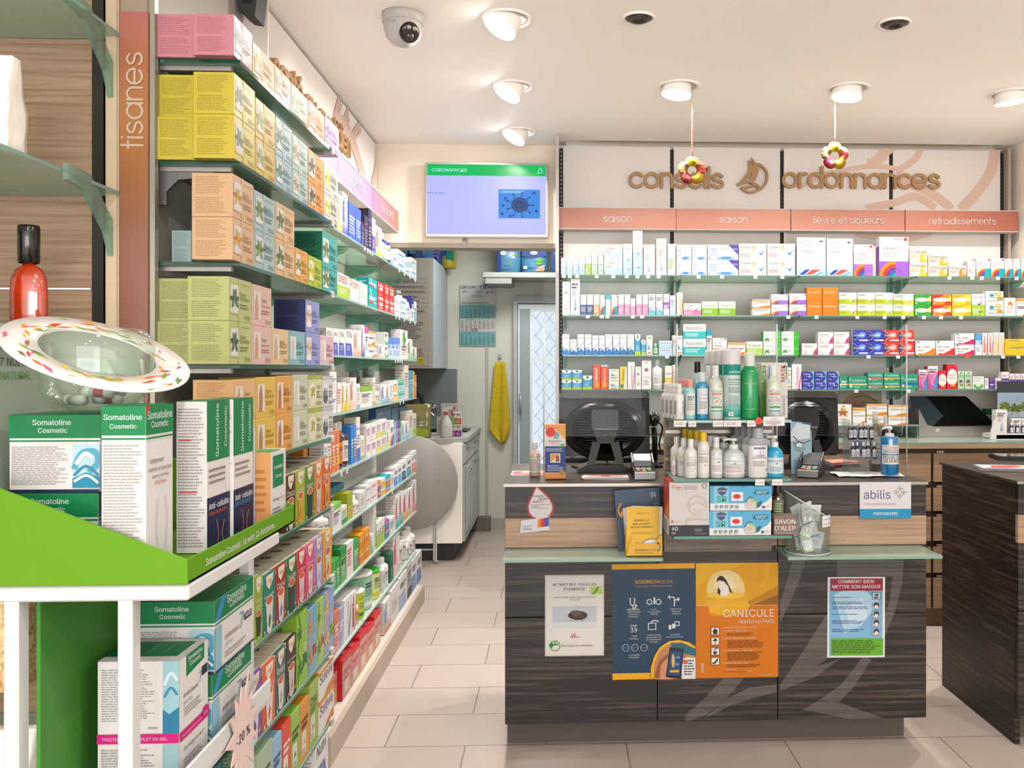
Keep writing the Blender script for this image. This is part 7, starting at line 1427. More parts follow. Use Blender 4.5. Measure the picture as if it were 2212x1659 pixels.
# acrylic cup of samples
A, B = atY(1703, 1200, 3.05), atY(1800, 1200, 3.05); r = (B.x - A.x) / 2; cx, cy = (A.x + B.x) / 2, 3.05 + r - .035
ACR = glassy('acrylic', 'f0f4f2', .9, 'f4f6f4', .03, .05, .03)
o = empty('sample_cup', (cx, cy, LZG + .001), 'clear acrylic cup of samples on the right glass ledge', 'cup'); b = MB(); b.lathe([(0, 0), (r, 0), (r, .003)], ACR, 36); n = 36; vs = []
for i in range(n):
    a = 2 * PI * i / n; hgt = .168 + .05 * (-math.cos(a - 0)) ; 
    for rr in (r, r - .003): vs += [(rr * math.cos(a), rr * math.sin(a), 0.0), (rr * math.cos(a), rr * math.sin(a), hgt)]
fs = []
for i in range(n):
    j = (i + 1) % n; fs += [(4 * i, 4 * j, 4 * j + 1, 4 * i + 1), (4 * i + 2, 4 * j + 2, 4 * j + 3, 4 * i + 3), (4 * i + 1, 4 * j + 1, 4 * j + 3, 4 * i + 3)]
b.add(vs, fs, ACR, True); b.tube([((r + .0) * math.cos(2 * PI * i / 24), (r) * math.sin(2 * PI * i / 24), .168 - .05 * math.cos(2 * PI * i / 24)) for i in range(25)], .0018, M('e4ebe8', .15), 6); b.tube([(r * math.cos(2 * PI * i / 24), r * math.sin(2 * PI * i / 24), .003) for i in range(25)], .003, M('cfdad4', .2), 6); b.build('cup_wall', o)
b = MB(); Pf, wd = round_face(0, 0, .10, r + .001, .5); b.ink(Pf, wd, .04, 'r .35 0 1 1 f4f2f0;t .4 .6 .55 5a5a60 ÉCHANTILLONS;t .4 .2 .5 5a5a60 SERVEZ-VOUS', 8); l_ = b.build('sticker', o); l_.rotation_euler = (0, 0, .55)
for k in range(16):
    a = k * 2.4; rr = r * .45 * (.4 + (k % 4) / 4); w_, h_ = R.uniform(.035, .055), R.uniform(.06, .09); b = MB(); b.box(-w_ / 2, -.0015, 0, w_ / 2, .0015, h_, M(R.choice(['f2efec', 'e8ecf0', 'f4f2ee', 'efe9e4']), .3), .0008)
    c_ = R.choice(['8ac83a', 'e05a4a', '5a9ac8', '2a9aa8', 'b080c0', 'c8d83a']); b.ink(flat((-w_ / 2, -.0015, 0), (1, 0, 0), (0, 0, 1)), w_, h_, 'r 0 .05 1 .14 %s;l .15 .3 .85 .55 4 a9a9ac;t .15 .68 .6 6a6a80 Zink-C' % c_)
    zz = .006 + (k // 6) * .048; tag(b.build('sample_sachet', None, (cx + rr * math.cos(a), cy + rr * math.sin(a) * .8, LZG + zz), (R.uniform(-.12, .12), R.uniform(-.35, .35), R.uniform(-.5, .5))), 'sample sachet with %s band in the acrylic cup, %s layer, %s piece' % ({'8ac83a': 'green', 'e05a4a': 'red', '5a9ac8': 'blue', '2a9aa8': 'teal', 'b080c0': 'violet', 'c8d83a': 'lime'}[c_], ['bottom', 'middle', 'top'][k // 6], ordn(k)), 'sample', 'samples in the acrylic cup')
# ---------------------------------------------------------------- on the counter top
def place(px, py, z=CZ): return atZ(px, py, z)
def paper_stack(loc, w, d, n, cols, dsl, lab, rz=0, name='leaflet_stack', group=None, jit=.006):
    o = empty(name, loc, lab, 'leaflets', group, rz)
    for k in range(n):
        b = MB(); b.box(-w / 2, -d / 2, 0, w / 2, d / 2, .0012, M(cols[k % len(cols)], .4))
        if k == n - 1: b.ink(flat((-w / 2, -d / 2, .0012), (1, 0, 0), (0, 1, 0)), w, d, dsl)
        b.build('leaflet', o, (R.uniform(-jit, jit), R.uniform(-jit, jit), .0006 + k * .0016), (0, 0, R.uniform(-.06, .06)))
v = place(1160, 1027); paper_stack((v.x + .0, v.y + .06, CZ), .2, .14, 2, ['f6f2ee'], 'r .03 .05 .97 .95 e0486a;r .03 .78 .97 .95 f2c83a;r .2 .4 .8 .7 fbf6f2;t .26 .46 .5 333 BESOIN;r .03 .05 .97 .2 f0862a', 'red and yellow laminated leaflet at the left end of the counter top', .05)
v = place(1308, 1037); paper_stack((v.x, v.y + .03, CZ), .17, .06, 7, ['f4ece8', 'e8d8d2', 'f6f0ec'], 'r .1 .1 .9 .9 d8a89a;r .4 .2 .6 .8 b84a44', 'stack of folded leaflets in front of the monitor stand', -.03)
v = place(1155, 1031); bottle('round', .0215, .132, 'f0cfc4', 'f3efea', 'f4eee8', (v.x, v.y + .02, CZ + .003), 0, 'pale pink lotion bottle at the left of the counter', 'bottle', None, 'bottle', 'l .1 .1 .9 .85 8 9a8f8a;r 0 .97 1 1 8ac0a8', 1.2)
A, B = atY(1177, 1028, 3.30), atY(1222, 1028, 3.30); w = B.x - A.x; h = atY(1180, 917, 3.30).z - CZ - .004; b = MB(); b.box(0, 0, 0, w, .05, h, M('f0962a', .3), .0012)
b.ink(flat((0, 0, 0), (1, 0, 0), (0, 0, 1)), w, h, 'r 0 .6 1 .92 efe8e0;p f4b23a .5 .92 1 .92 1 .72;r 0 .12 1 .6 1f3f8a;e .55 .8 .14 .07 8ab4c4;e .27 .86 .24 .09 ee4438;t .14 .84 .24 3a1a1a 45.-;t .18 .68 .62 4a5a8a Regulatpro;t .3 .63 .36 f0a03a Arthro;p 6ac84a .7 .58 .95 .62 .92 .66 .68 .62;l .06 .5 .9 .57 3 cfd8f0;r .26 .3 .74 .47 efe8dc;p f0a03a .28 .31 .72 .46 .28 .46;p 9a4a3a .5 .32 .7 .32 .66 .44 .55 .42;l .12 .14 .88 .26 4 cfd8f0;e .82 .12 .14 .055 c89a3a;o .82 .12 .1 .02 8a6a1e')
tag(b.build('supplement_box', None, (A.x, 3.30, CZ + .0038)), 'tall orange and blue box with round red price sticker', 'medicine box')
# touch monitors seen from behind
BLK = M('1a1614', .36); DK = M('262120', .3); BRZ = M('4c433d', .3, .35)
def monitor(xc, Y, W_, H_, ztop, lab, tiltx=-.12, rz=0.0):
    o = empty('cash_monitor', (xc, Y, CZ + .001), lab, 'monitor', 'touch screen monitors on the counter', rz); zc = ztop - CZ - H_ / 2
    b = MB(); n = 24; b.box(-W_ / 2, .012, -H_ / 2, W_ / 2, .03, H_ / 2, BLK, .008); b.box(-W_ / 2, .0, H_ / 2 - .045, W_ / 2, .03, H_ / 2, BRZ, .012)
    bd = b.build('housing', o, (0, -.03, zc), (tiltx, 0, 0))
    b = MB(); ell = lambda k, s_, y, dz: [(W_ * k * math.cos(2 * PI * i / 40), y, -.015 + dz + H_ * s_ * math.sin(2 * PI * i / 40)) for i in range(40)]
    L = [ell(.46, .46, .0115, -.012), ell(.42, .40, -.012, -.012), ell(.36, .34, -.016, -.014)]; vs = sum(L, []); fs = [(a * 40 + i, a * 40 + (i + 1) % 40, (a + 1) * 40 + (i + 1) % 40, (a + 1) * 40 + i) for a in range(2) for i in range(40)] + [tuple(range(119, 79, -1))]
    b.add(vs, fs, DK, True); b.build('back_cover', bd)
    b = MB()
    for k in range(17): z = -H_ * .3 + k * H_ * .04; hw = W_ * .3 * math.sqrt(max(.05, 1 - (z / (H_ * .36)) ** 2)); b.box(-hw, -.0175, z - .0015, hw, -.0155, z + .0015, M('14110f', .5))
    b.build('vent_slots', bd)
    b = MB(); b.box(-.055, -.03, -.03, .055, -.014, .055, DK, .004); b.lathe([(.005, 0), (.005, .002), (0, .003)], M('0d0b0a', .3), 12, (0, 0, 0)); b.build('mount_plate', bd)
    # A-shaped stand
    zt = zc - .02; b = MB()
    out = [(-.05, zt), (.05, zt), (.075, .022), (.048, .022), (.03, zt - .075), (.02, zt - .064), (-.02, zt - .064), (-.03, zt - .075), (-.048, .022), (-.075, .022)]
    def st(x, z, t): k = (zt - z) / zt; return (x, -.075 - .035 * k + t, z)
    b.prism(out[:2] + [(.032, zt - .06), (-.032, zt - .06)], st, 0, .012, DK)
    for s_ in (1, -1): b.prism([(.02 * s_, zt - .058), (.054 * s_, zt - .05), (.078 * s_, .018), (.048 * s_, .018)][::s_], st, 0, .012, DK)
    b.box(-.05, -.083, zt - .008, .05, -.045, zt + .004, BRZ, .003); b.ink(flat((-.03, -.0875, zt - .05), (1, 0, 0), (0, 0, 1)), .06, .03, 't .25 .2 .5 6a625e elo', base=.002); b.build('stand', o)
    b = MB(); b.prism([(-.115, 0), (.115, 0), (.113, .012), (.06, .03), (-.06, .03), (-.113, .012)], lambda x, z, t: (x, -.13 + t + .0, z), 0, .17, BLK); b.build('base', o)
mc = atY(1306, 900, 3.62); monitor(mc.x, 3.64, .378, .276, atY(1300, 843, 3.6).z, 'black touch monitor seen from behind on the left of the counter')
mc = atY(1748, 900, 3.70); monitor(mc.x - .01, 3.72, .27, .28, atY(1748, 841, 3.68).z, 'black touch monitor seen from behind right of the tower', -.3, -.25)
v = place(1290, 1004); o = empty('keyboard', (v.x, v.y + .12, CZ + .001), 'dark keyboard behind the left monitor stand', 'keyboard'); MB().box(-.2, -.06, 0, .2, .06, .02, BLK, .004).build('case', o); b = MB()
for i in range(16):
    for j in range(4): b.box(-.19 + i * .024, -.05 + j * .025, .02, -.19 + i * .024 + .019, -.05 + j * .025 + .019, .026, M('8d8a80' if (i + j) % 3 else '4a4744', .5))
b.build('keys', o)
v = place(1362, 998); o = empty('sticky_notes', (v.x, v.y + .1, CZ + .03), 'pale yellow block of sticky notes behind the monitor', 'sticky notes'); MB().box(-.038, -.038, -.028, .038, .038, .02, M('f2dc82', .6), .001).build('pad', o)
MB().box(-.045, -.045, -.03, .045, .045, -.028, M('e8d48a', .5)).build('backing', o)
def terminal(px, py, lab, rz):
    v = place(px, py); o = empty('card_terminal', (v.x, v.y + .09, CZ + .001), lab, 'card reader', 'card payment terminals on the counter', rz); GR = M('8d8a88', .3, .2)
    b = MB(); b.prism([(-.095, 0), (.09, 0), (.09, .03), (.03, .055), (-.02, .036), (-.085, .026), (-.095, .016)], lambda y, z, t: (t, y, z), -.038, .038, BLK); b.build('body', o)
    MB().prism([(-.098, .003), (-.094, .003), (-.088, .03), (-.094, .026)], lambda y, z, t: (t, y, z), -.039, .039, GR).build('front_edge', o)
    for s_ in (-1, 1): MB().prism([(-.04, .03), (.03, .055), (.04, .09), (-.02, .06)], lambda y, z, t: (s_ * .04 + t, y, z), -.002, .002, M('5a5654', .3)).build('privacy_wing', o)
    MB().prism([(-.012, .042), (.028, .058), (.05, .085), (.012, .062)], lambda y, z, t: (t, y, z), -.034, .034, M('6f7274', .15)).build('screen', o)
    b = MB()
    for i in range(3):
        for j in range(4): b.box(-.03 + i * .021, -.078 + j * .013, .028 + j * .0022, -.03 + i * .021 + .017, -.07 + j * .013, .034 + j * .0022, M(('d8382e', 'f0b82a', '1f9a5a')[i] if j == 0 else 'b9bcb4', .4), .001)
    b.build('keypad', o)
terminal(1393, 1037, 'card payment terminal beside the left monitor', 0); terminal(1768, 1033, 'card payment terminal in front of the right monitor', -.45)
v = place(1420, 1012); o = empty('barcode_scanner', (v.x - .005, v.y + .05, CZ + .001), 'black barcode scanner on its stand beside the tower', 'scanner'); MB().lathe([(0, 0), (.035, 0), (.036, .008), (.012, .018), (.009, .04)], BLK, 20).build('base', o)
MB().tube([(0, 0, .03), (0, .005, .12), (-.004, .0, .17)], [.013, .012, .014], BLK, 12).build('neck', o); MB().lathe([(0, -.032), (.016, -.028), (.028, -.01), (.03, .008), (.022, .026), (0, .032)], M('2a2523', .15), 20, (-.008, -.01, .205)).build('head', o)
MB().tube(smooth_pts([(0, -.02, .2), (.03, -.02, .17), (.02, .01, .09), (.05, .0, .03), (.02, .06, .008), (-.03, .1, .006)]), .004, M('12100f', .4), 6).build('cable', o)
v = place(1285, 1020); tag(MB().tube(smooth_pts([(-.09, .2, .004), (-.05, .1, .006), (.03, .16, .01), (.06, .08, .05), (.03, .2, .08)]), .004, M('12100f', .4), 6).build('monitor_cable', None, (v.x, v.y, CZ)), 'black cable curling behind the left monitor stand', 'cable')
# sneeze screens
PX = glassy('sneeze_screen', 'f9fbfb', .95, 'f4f8f8', .0, .008, .0); PE = M('dfe4e2', .15)
def screen(x0, x1, Y, ztop, lab, foot=0):
    o = empty('sneeze_screen', ((x0 + x1) / 2, Y, CZ + .001), lab, 'screen', 'clear sneeze screens on the counter'); f = (-(x0 + x1) / 2, -Y, -CZ - .001); z0 = 1.15; r = .03; pts = [(x0, z0), (x1, z0)]
    for i in range(7): a = PI / 2 * i / 6; pts.append((x1 - r + r * math.cos(a), ztop - r + r * math.sin(a)))
    for i in range(7): a = PI / 2 + PI / 2 * i / 6; pts.append((x0 + r + r * math.cos(a), ztop - r + r * math.sin(a)))
    n = len(pts); b = MB(); vs = [(x, Y, z) for x, z in pts] + [(x, Y + .005, z) for x, z in pts]; b.add(vs[:n], [tuple(range(n))], PX); b.add(vs[n:], [tuple(range(n - 1, -1, -1))], PX)
    b.add(vs, [(i, i + n, (i + 1) % n + n, (i + 1) % n) for i in range(n)], PE); b.build('sheet', o, f)
    for x, s_ in ((x0, 1), (x1, -1)):
        q = [(x, CZ + .002), (x, z0), (x - s_ * .0, z0 + .0), (x + s_ * .03, z0)] ; MB().prism([(0, 0), (.17, 0), (.16, .04), (.07, .07), (.05, .12), (.045, .6), (.0, .62)], lambda a, c, t: (x + t, Y - .045 + a, CZ + .002 + c), -.0025, .0025, PX).build('side_fin', o, f)
        MB().tube([(x, Y - .045, CZ + .004), (x, Y - .045, CZ + .6)], .003, PE, 6).build('fin_edge', o, f)
YS = 3.50
a_, b_ = atY(1175, 900, YS), atY(1459, 900, YS); screen(a_.x, b_.x, YS, atY(1300, 578, YS).z, 'left clear sneeze screen in front of the left monitor')
a_, b_ = atY(1672, 900, YS), atY(1949, 900, YS); screen(a_.x, b_.x, YS, atY(1800, 578, YS).z, 'right clear sneeze screen in front of the right monitor')
# right of the tower
b = MB(); b.box(0, 0, 0, .085, .002, .215, M('9fc0cc', .35)); b.ink(flat((0, 0, 0), (1, 0, 0), (0, 0, 1)), .085, .215, 'p 2f5f6e .55 1 1 1 1 .84 .55 .8;e .7 .92 .06 .03 e8f0f2;p dfe9ec 0 .62 .9 .7 .95 .95 .3 .98 0 .8;w 5a7a84 .06 .1 .72 .5 .6 .95 .66;w 5a7a84 .05 .1 .6 .3 .54 .5 .58;e .4 .55 .2 .04 e8eef0;o .4 .55 .2 .05 6a8088;e .42 .48 .26 .045 8aa0a8;T .1 .32 .84 eef6f8 Infirmiers~à~domicile;l .1 .1 .8 .28 5 6a90a0')
v = place(1742, 1024); tag(b.build('leaflet_stand', None, (v.x - .066, v.y - .02, CZ + .002), (-.28, .06, 0)), 'upright pale blue leaflet with a stethoscope picture', 'leaflet'); 
v = place(1808, 1005); paper_stack((v.x + .01, v.y + .015, CZ + .001), .15, .12, 9, ['d89a8c', 'f0ece8', 'c8564e', 'e8e2de'], 'r 0 0 1 1 e8998a;p d8705f 0 0 1 0 1 .6', 'pile of red and pink leaflets behind the right card terminal', .3, jit=.012)
b = MB(); N = 14; vs = []; fs = []
for i in range(N + 1):
    for j in range(7): x = -.13 + .26 * i / N; y = -.07 + .14 * j / 6; vs.append((x, y + .008 * math.sin(i * .9), .002 + .006 * abs(math.sin(i * 1.1 + j * .8)) * (1 if 0 < j < 6 else .2)))
for i in range(N):
    for j in range(6): fs.append((i * 7 + j, (i + 1) * 7 + j, (i + 1) * 7 + j + 1, i * 7 + j + 1))
b.add(vs, fs, M('efece8', .7), True); v = place(1880, 1030); tag(b.build('paper_towel', None, (v.x, v.y + .05, CZ + .002)), 'white paper towel under the clear rack of small bottles', 'towel')
v = place(1872, 1026); RX, RY = v.x - .005, v.y + .045
o = empty('acrylic_rack', (RX, RY, CZ + .003), 'clear two-tier acrylic rack of small medicine bottles', 'rack'); b = MB()
for x in (-.062, .06): b.box(x, -.045, 0, x + .003, .05, .215, ACR)
b.box(-.06, -.045, .055, .06, .045, .058, ACR).box(-.06, -.02, .13, .06, .05, .133, ACR).box(-.06, .046, .0, .06, .049, .2, ACR).box(-.06, -.045, .055, .06, -.042, .075, ACR); b.build('rack_frame', o)
b = MB(); b.box(-.058, .042, .09, .05, .044, .13, M('e8e4ea', .4)); b.ink(flat((-.058, .042, .09), (1, 0, 0), (0, 0, 1)), .108, .04, 'e .5 .5 .2 .4 8a90b0'); b.build('card', o)
for t in range(2):
    for i in range(5):
        x, y = RX - .043 + i * .0215, RY + (-.025 if t == 0 else .005) + (.012 if i % 2 else 0)
        bottle('round', .0098, .066, '2a2a58' if i in (1, 2) else '2c1c18', 'f0eeee', 'e4e6ec', (x, y, CZ + .003 + (.0585 if t == 0 else .1335)), 0, 'small dropper bottle on the %s tier of the clear rack, %s from the left' % (('lower', 'upper')[t], ORD[i]), 'bottle', 'small bottles in the clear rack', 'bottle', 'l .1 .2 .9 .8 3 8a8aa0')
for k, (px, py, hh, r_, c_) in enumerate(((1890, 888, .15, .022, '6a3a10'), (1913, 898, .14, .017, '241812'))):
    v = atY(px, py, RY + .085); bottle('round', r_, v.z - CZ - .001, c_, 'f0ece6', 'e6e4e4', (v.x, RY + .085, CZ + .001), 0, ['amber bottle with white cap behind the clear rack', 'dark brown bottle with white cap behind the clear rack'][k], 'bottle', None, 'bottle', 'l .1 .2 .9 .8 4 8a8a9a', 1.0, None, 'amber' if k == 0 else False)
v = place(1929, 1031); bottle('cyl', .0335, .178, '0f7cb4', 'f2f0ee', '', (v.x, v.y + .034, CZ + .002), 0, 'blue pump bottle reading POUR LES CLIENTS', 'bottle', None, 'pump_bottle', 'r 0 .56 1 .84 eceaea;t .1 .77 .8 d8584a Désinfectant~hydro-alcoolique;t .3 .72 .4 d8584a selon~OMS;l .1 .58 .9 .7 4 7a8088;r 0 .24 1 .52 efeeee;T .08 .41 .84 3a3a3e POUR~LES;T .12 .3 .76 3a3a3e CLIENTS', 1.35, None, True)
# right counter top
v = atZ(2172, 1018, CZ); paper_stack((v.x + .02, v.y + .05, CZ), .2, .14, 8, ['f2eeec', 'd8504a', 'eceae8', '6a70a8'], 'r 0 0 1 1 f0e4e0;p d84a44 .2 .2 .9 .4 .8 .9 .3 .8;l .1 .1 .8 .3 3 8aa', 'pile of red and white magazines on the right counter', -.25)
v = atZ(2205, 997, CZ); o = empty('tablet', (v.x + .05, v.y + .08, CZ + .02), 'flat black tablet on the right counter', 'tablet', None, -.2); MB().box(-.13, -.08, -.02, .13, .08, .0, BLK, .006).build('case', o); MB().box(-.11, -.065, .0, .11, .065, .001, M('0c0b0b', .08)).build('screen', o)
# ================================================================ back counter
WC = wood('drawer_wood', '76604b', '987f66', (.7, 1, 20), .45, (.3, .7)); BC = 4.70; WTZ = 1.018
bc = empty('back_cabinet', (1.4, BC, 0), 'long wood-grain drawer cabinet along the back wall', 'cabinet'); fo = (-1.4, -BC, 0)
MB().box(.03, BC + .03, .1, 2.83, 5.30, WTZ - .035, M('6d5642', .5)).build('carcass', bc, fo); MB().box(.03, BC + .04, 0, 2.83, BC + .06, .1, M('a08568', .5)).build('plinth', bc, fo)
xs = [.03, .72, 1.41, atY(2014, 1100, BC).x, 2.83]
for a, c in zip(xs[:-1], xs[1:]):
    for z0, z1 in ((.80, .955), (.64, .765), (.475, .605), (.30, .44), (.105, .27)):
        d = MB().box(a + .008, BC, z0, c - .008, BC + .02, z1, WC).build('drawer', bc, fo); MB().box(a + .03, BC + .012, z1 + .002, a + .07, BC + .016, z1 + .014, M('e4dccf', .4)).build('name_tag', d)
tag(MB().box(.022, BC - .02, WTZ - .034, 2.84, 5.315, WTZ - .011, WC).box(.022, BC - .02, WTZ - .0105, 2.84, 5.315, WTZ, glassy('worktop_glass', 'c9ddcc', .6, 'bfcdb9', .55, .18), 0, [M('7fb59c', .12)] * 4 + [None, None]).build('worktop'), 'wood worktop with a green glass sheet along the back wall', 'worktop')
# low glass riser with cold-remedy cartons
A, B = atY(1795, 922, 4.98), atY(1990, 922, 4.98); RZ = 1.093
o = tag(MB().box(A.x, 4.96, RZ - .006, B.x, 5.2, RZ, GL, 0, [GE, GE, GE, GE, GL, GL]).build('glass_riser'), 'low glass riser under the cold remedy cartons on the worktop', 'shelf')
for x in (A.x + .02, B.x - .02): MB().box(x - .004, 4.98, WTZ + .0005, x + .004, 5.18, RZ - .0065, CLP).build('riser_leg', o)
shelf_rows('''
1803 1840 873 fruit large cream hot drink carton with fruit
1842 1870 881 oscil#Coryzalia white carton with orange bands
1872 1916.5 873/895 oscil#oscillococcinum wide white carton with orange sweep
1919 1962 875/897 oscil#oscillococcinum wide white carton with orange sweep
''', 'Y', 4.98, RZ, 'low glass riser', 'cartons on the low glass riser')
A, B = atY(1985, 942, 5.06), atY(2164, 942, 5.06); w = B.x - A.x
o = empty('document_scanner', ((A.x + B.x) / 2, 5.06, WTZ + .001), 'grey sloped desk unit with a shiny black plate on the worktop', 'device'); AL = M('b4aea8', .35, .3)
MB().prism([(-w / 2, 0), (w / 2 - .02, 0), (w / 2 - .01, .06), (-w / 2 + .09, .06), (-w / 2 + .05, .07), (-w / 2, .165)], lambda x, z, t: (x, t, z), 0, .15, AL).build('body', o)
b = MB(); b.prism([(-w / 2 + .095, .066), (w / 2 - .02, .066), (w / 2 - .15, .235), (-w / 2 + .01, .235)], lambda x, z, t: (x, .02 + (z - .066) * .7 + t, z), 0, .006, M('0d0b0c', .06)); b.build('glass_plate', o)
b = MB(); b.prism([(-w / 2, .06), (-w / 2 + .09, .062), (-w / 2 + .17, .12), (-w / 2 + .1, .235), (-w / 2, .235)], lambda x, z, t: (x, .012 + (z - .066) * .7 + t, z), 0, .005, M('5f6f80', .12, .4)); b.build('cover_flap', o)
b = MB(); b.box(-w / 2 + .1, -.001, .03, -w / 2 + .125, 0, .05, 'efece8'); b.build('badge', o)
v = atZ(1963, 940, WTZ); o = empty('sample_bag', (v.x, v.y + .06, WTZ + .001), 'clear bag of sample tubes and small boxes on the worktop', 'bag'); MB().lathe([(0, 0), (.075, .002), (.09, .03), (.088, .07), (.075, .1), (.04, .112)], glassy('film', 'f2f6f2', .9, 'f2f6f2', .12, .3, .08), 24, sy=.8).build('bag_film', o)
for k in range(9):
    a = k * 2.1; rr = .035 * (k % 3) / 2 + .01; c_ = Vector((v.x + rr * math.cos(a), v.y + .06 + rr * math.sin(a) * .7, WTZ + .014 + (k // 3) * .027)); ang = R.uniform(0, PI); d = Vector((math.cos(ang), math.sin(ang) * .6, 0)) * .026
    if k < 6: ob = MB().tube([c_ - d, c_ + d], .010, M(('4a5ab0', 'e8e4e6', 'd8a05a')[k % 3], .3), 10).tube([c_ + d, c_ + d * 1.35], .0102, 'f2f0f0', 10).build('sample_tube')
    else: ob = MB().box(-.03, -.01, -.01, .03, .01, .01, M('e8d0d0', .4), .001).box(-.02, -.0105, -.006, .01, -.0101, .006, 'c8384a').build('sample_tube', None, c_ + Vector((0, 0, .006)), (.2, .15, ang))
    tag(ob, 'small sample in the clear worktop bag, %s, %s from the bottom' % (('blue tube', 'white tube', 'orange tube')[k % 3] if k < 6 else 'red and white box', ORD[k]), 'sample', 'samples in the clear worktop bag')
A = atZ(2140, 950, WTZ); o = empty('promo_stand', (A.x, A.y, WTZ + .001), 'white curved promotional stand at the right end of the worktop', 'display stand'); WP = M('f2efec', .3)
b = MB(); b.prism([(0, 0), (.32, 0), (.32, .035), (.06, .035), (.05, .045), (.04, .12), (.02, .1), (.005, .05)], lambda x, z, t: (x, t, z), 0, .012, WP); b.box(.03, .0, 0, .32, .16, .03, WP, .004); b.build('base', o)
b = MB(); b.box(.085, .09, .03, .32, .094, .33, M('3a3f44', .4)); b.ink(flat((.085, .09, .03), (1, 0, 0), (0, 0, 1)), .235, .30, 'r 0 .1 1 .78 9ab0c0;f .2 .5 .3 6a7a3a 9;f .45 .45 .3 5a6a2a 9;f .7 .5 .3 6a7a3a 9;r 0 .1 1 .3 6a7440;t .3 .36 .6 f0f0ee PRODUITS~DU'); b.build('picture_card', o)
for i, (x, w_, h_) in enumerate(((.05, .065, .135), (.145, .055, .085), (.205, .06, .085))):
    ob = shelf_box(w_, h_, .05, 'drop', ['8aa0c0', 'Sérum'], 'b').build('cosmetic_box', None, (A.x + x + w_ / 2, A.y + .036, WTZ + .0325)); tag(ob, 'white cosmetic carton on the promotional stand, %s from the left' % ORD[i], 'cosmetic box', 'cartons on the promotional stand')
for i in range(3): bottle('round', .012, .062, '2c1c18', 'f2f0ee', 'e6e8f0', (A.x + .135 + i * .034, A.y + .026, WTZ + .0325), 0, 'little dropper bottle on the promotional stand, %s from the left' % ORD[i], 'bottle', 'dropper bottles on the promotional stand', 'bottle', 'l .1 .2 .9 .8 3 aab')
ob = shelf_box(.055, .155, .05, 'top', ['f0ece8', '0f8a4f', 'Cosmetic', 'b0aaa6'], 'b').build('cosmetic_box', None, (atY(2140, 900, 5.235).x, 5.235, WTZ + .001)); tag(ob, 'white carton with green top behind the sloped desk unit', 'cosmetic box')
b = MB(); A, B = atY(1812, 880, 5.31), atY(1905, 846, 5.31); b.box(0, 0, 0, B.x - A.x, .004, B.z - A.z + .02, M('d8c4b0', .4)); b.ink(flat((0, 0, 0), (1, 0, 0), (0, 0, 1)), B.x - A.x, B.z - A.z + .02, 'p c8a080 0 0 .2 .6 .5 .9 .8 .5 1 .1 1 0;w a07a5a .04 .3 .5 .6 .6 .9 .3'); tag(b.build('poster', None, (A.x, 5.312, A.z)), 'small poster with skin-toned picture behind the cold remedy cartons', 'poster')
# ================================================================ wall screen
A, B = atY(918, 512, 5.36), atY(1184, 352, 5.36); w, h = B.x - A.x, B.z - A.z
o = empty('wall_television', ((A.x + B.x) / 2, 5.36, (A.z + B.z) / 2), 'white-framed wall screen showing a CORONAPACKS slide', 'television'); EM = .56
MB().box(-w / 2, 0, -h / 2, w / 2, .04, h / 2, M('f2e9e4', .3), .006).build('frame', o); MB().box(-.12, .04, -.1, .12, .059, .1, M('d8d0c8', .4)).build('wall_bracket', o)
bz = .014; sw, sh = w - 2 * bz, h - 2 * bz; b = MB(); b.box(-sw / 2, -.0012, -sh / 2 + .006, sw / 2, -.0002, sh / 2, M('b0b4fa', .6, 0, EM)); P = flat((-sw / 2, -.0014, -sh / 2), (1, 0, 0), (0, 0, 1))
for c_, m_ in (('00b45a', EM), ('b8f0ff', EM), ('5070e0', EM), ('2a80d8', EM), ('12306a', EM), ('9ad8f8', EM), ('7a90e8', EM), ('16427e', EM), ('0a2450', EM)): MATS[(c_, .45, 0.0, 0.0)] = M(c_, .3, 0, m_)
b.ink(P, sw, sh, 'r 0 .84 1 1 00b45a;t .04 .895 .29 b8f0ff CORONAPACKS;w b8f0ff .004 .93 .88 .95 .96 .97 .9 .93 .88;l .0 .575 .16 .61 1 7a90e8;r .6 .24 .95 .65 2a80d8;t .61 .6 .2 b8f0ff CORONAVIRUS;e .78 .43 .075 .11 16427e;e .78 .43 .04 .06 0a2450;'
      + ''.join('w 16427e .008 .78 .43 %.3f %.3f;e %.3f %.3f .009 .013 12306a;' % (.78 + .11 * math.cos(i * .7), .43 + .17 * math.sin(i * .7), .78 + .11 * math.cos(i * .7), .43 + .17 * math.sin(i * .7)) for i in range(9)) + ''.join('e %.3f %.3f .012 .017 12306a;' % (x, y) for x, y in ((.63, .3), (.66, .52), (.9, .6), (.92, .34), (.7, .27), (.64, .42))))
b.build('picture', o); b = MB(); b.ink(flat((-.04, -.0005, -h / 2 + .003), (1, 0, 0), (0, 0, 1)), .08, .01, 't .2 .2 .6 a09890 SAMSUNG'); b.build('brand_mark', o)
v = atY(1003, 515, 5.40); b = MB()
for k in range(3): b.tube([(v.x + (.012 - k * .002) * math.sin(t * .7) + k * .004, 5.412, v.z - .02 - (.024 - k * .004) * math.cos(t * .7)) for t in range(10)], .003, M('ece4da', .5), 6)
tag(b.build('cable_coil'), 'white coiled cable hanging under the wall screen', 'cable')
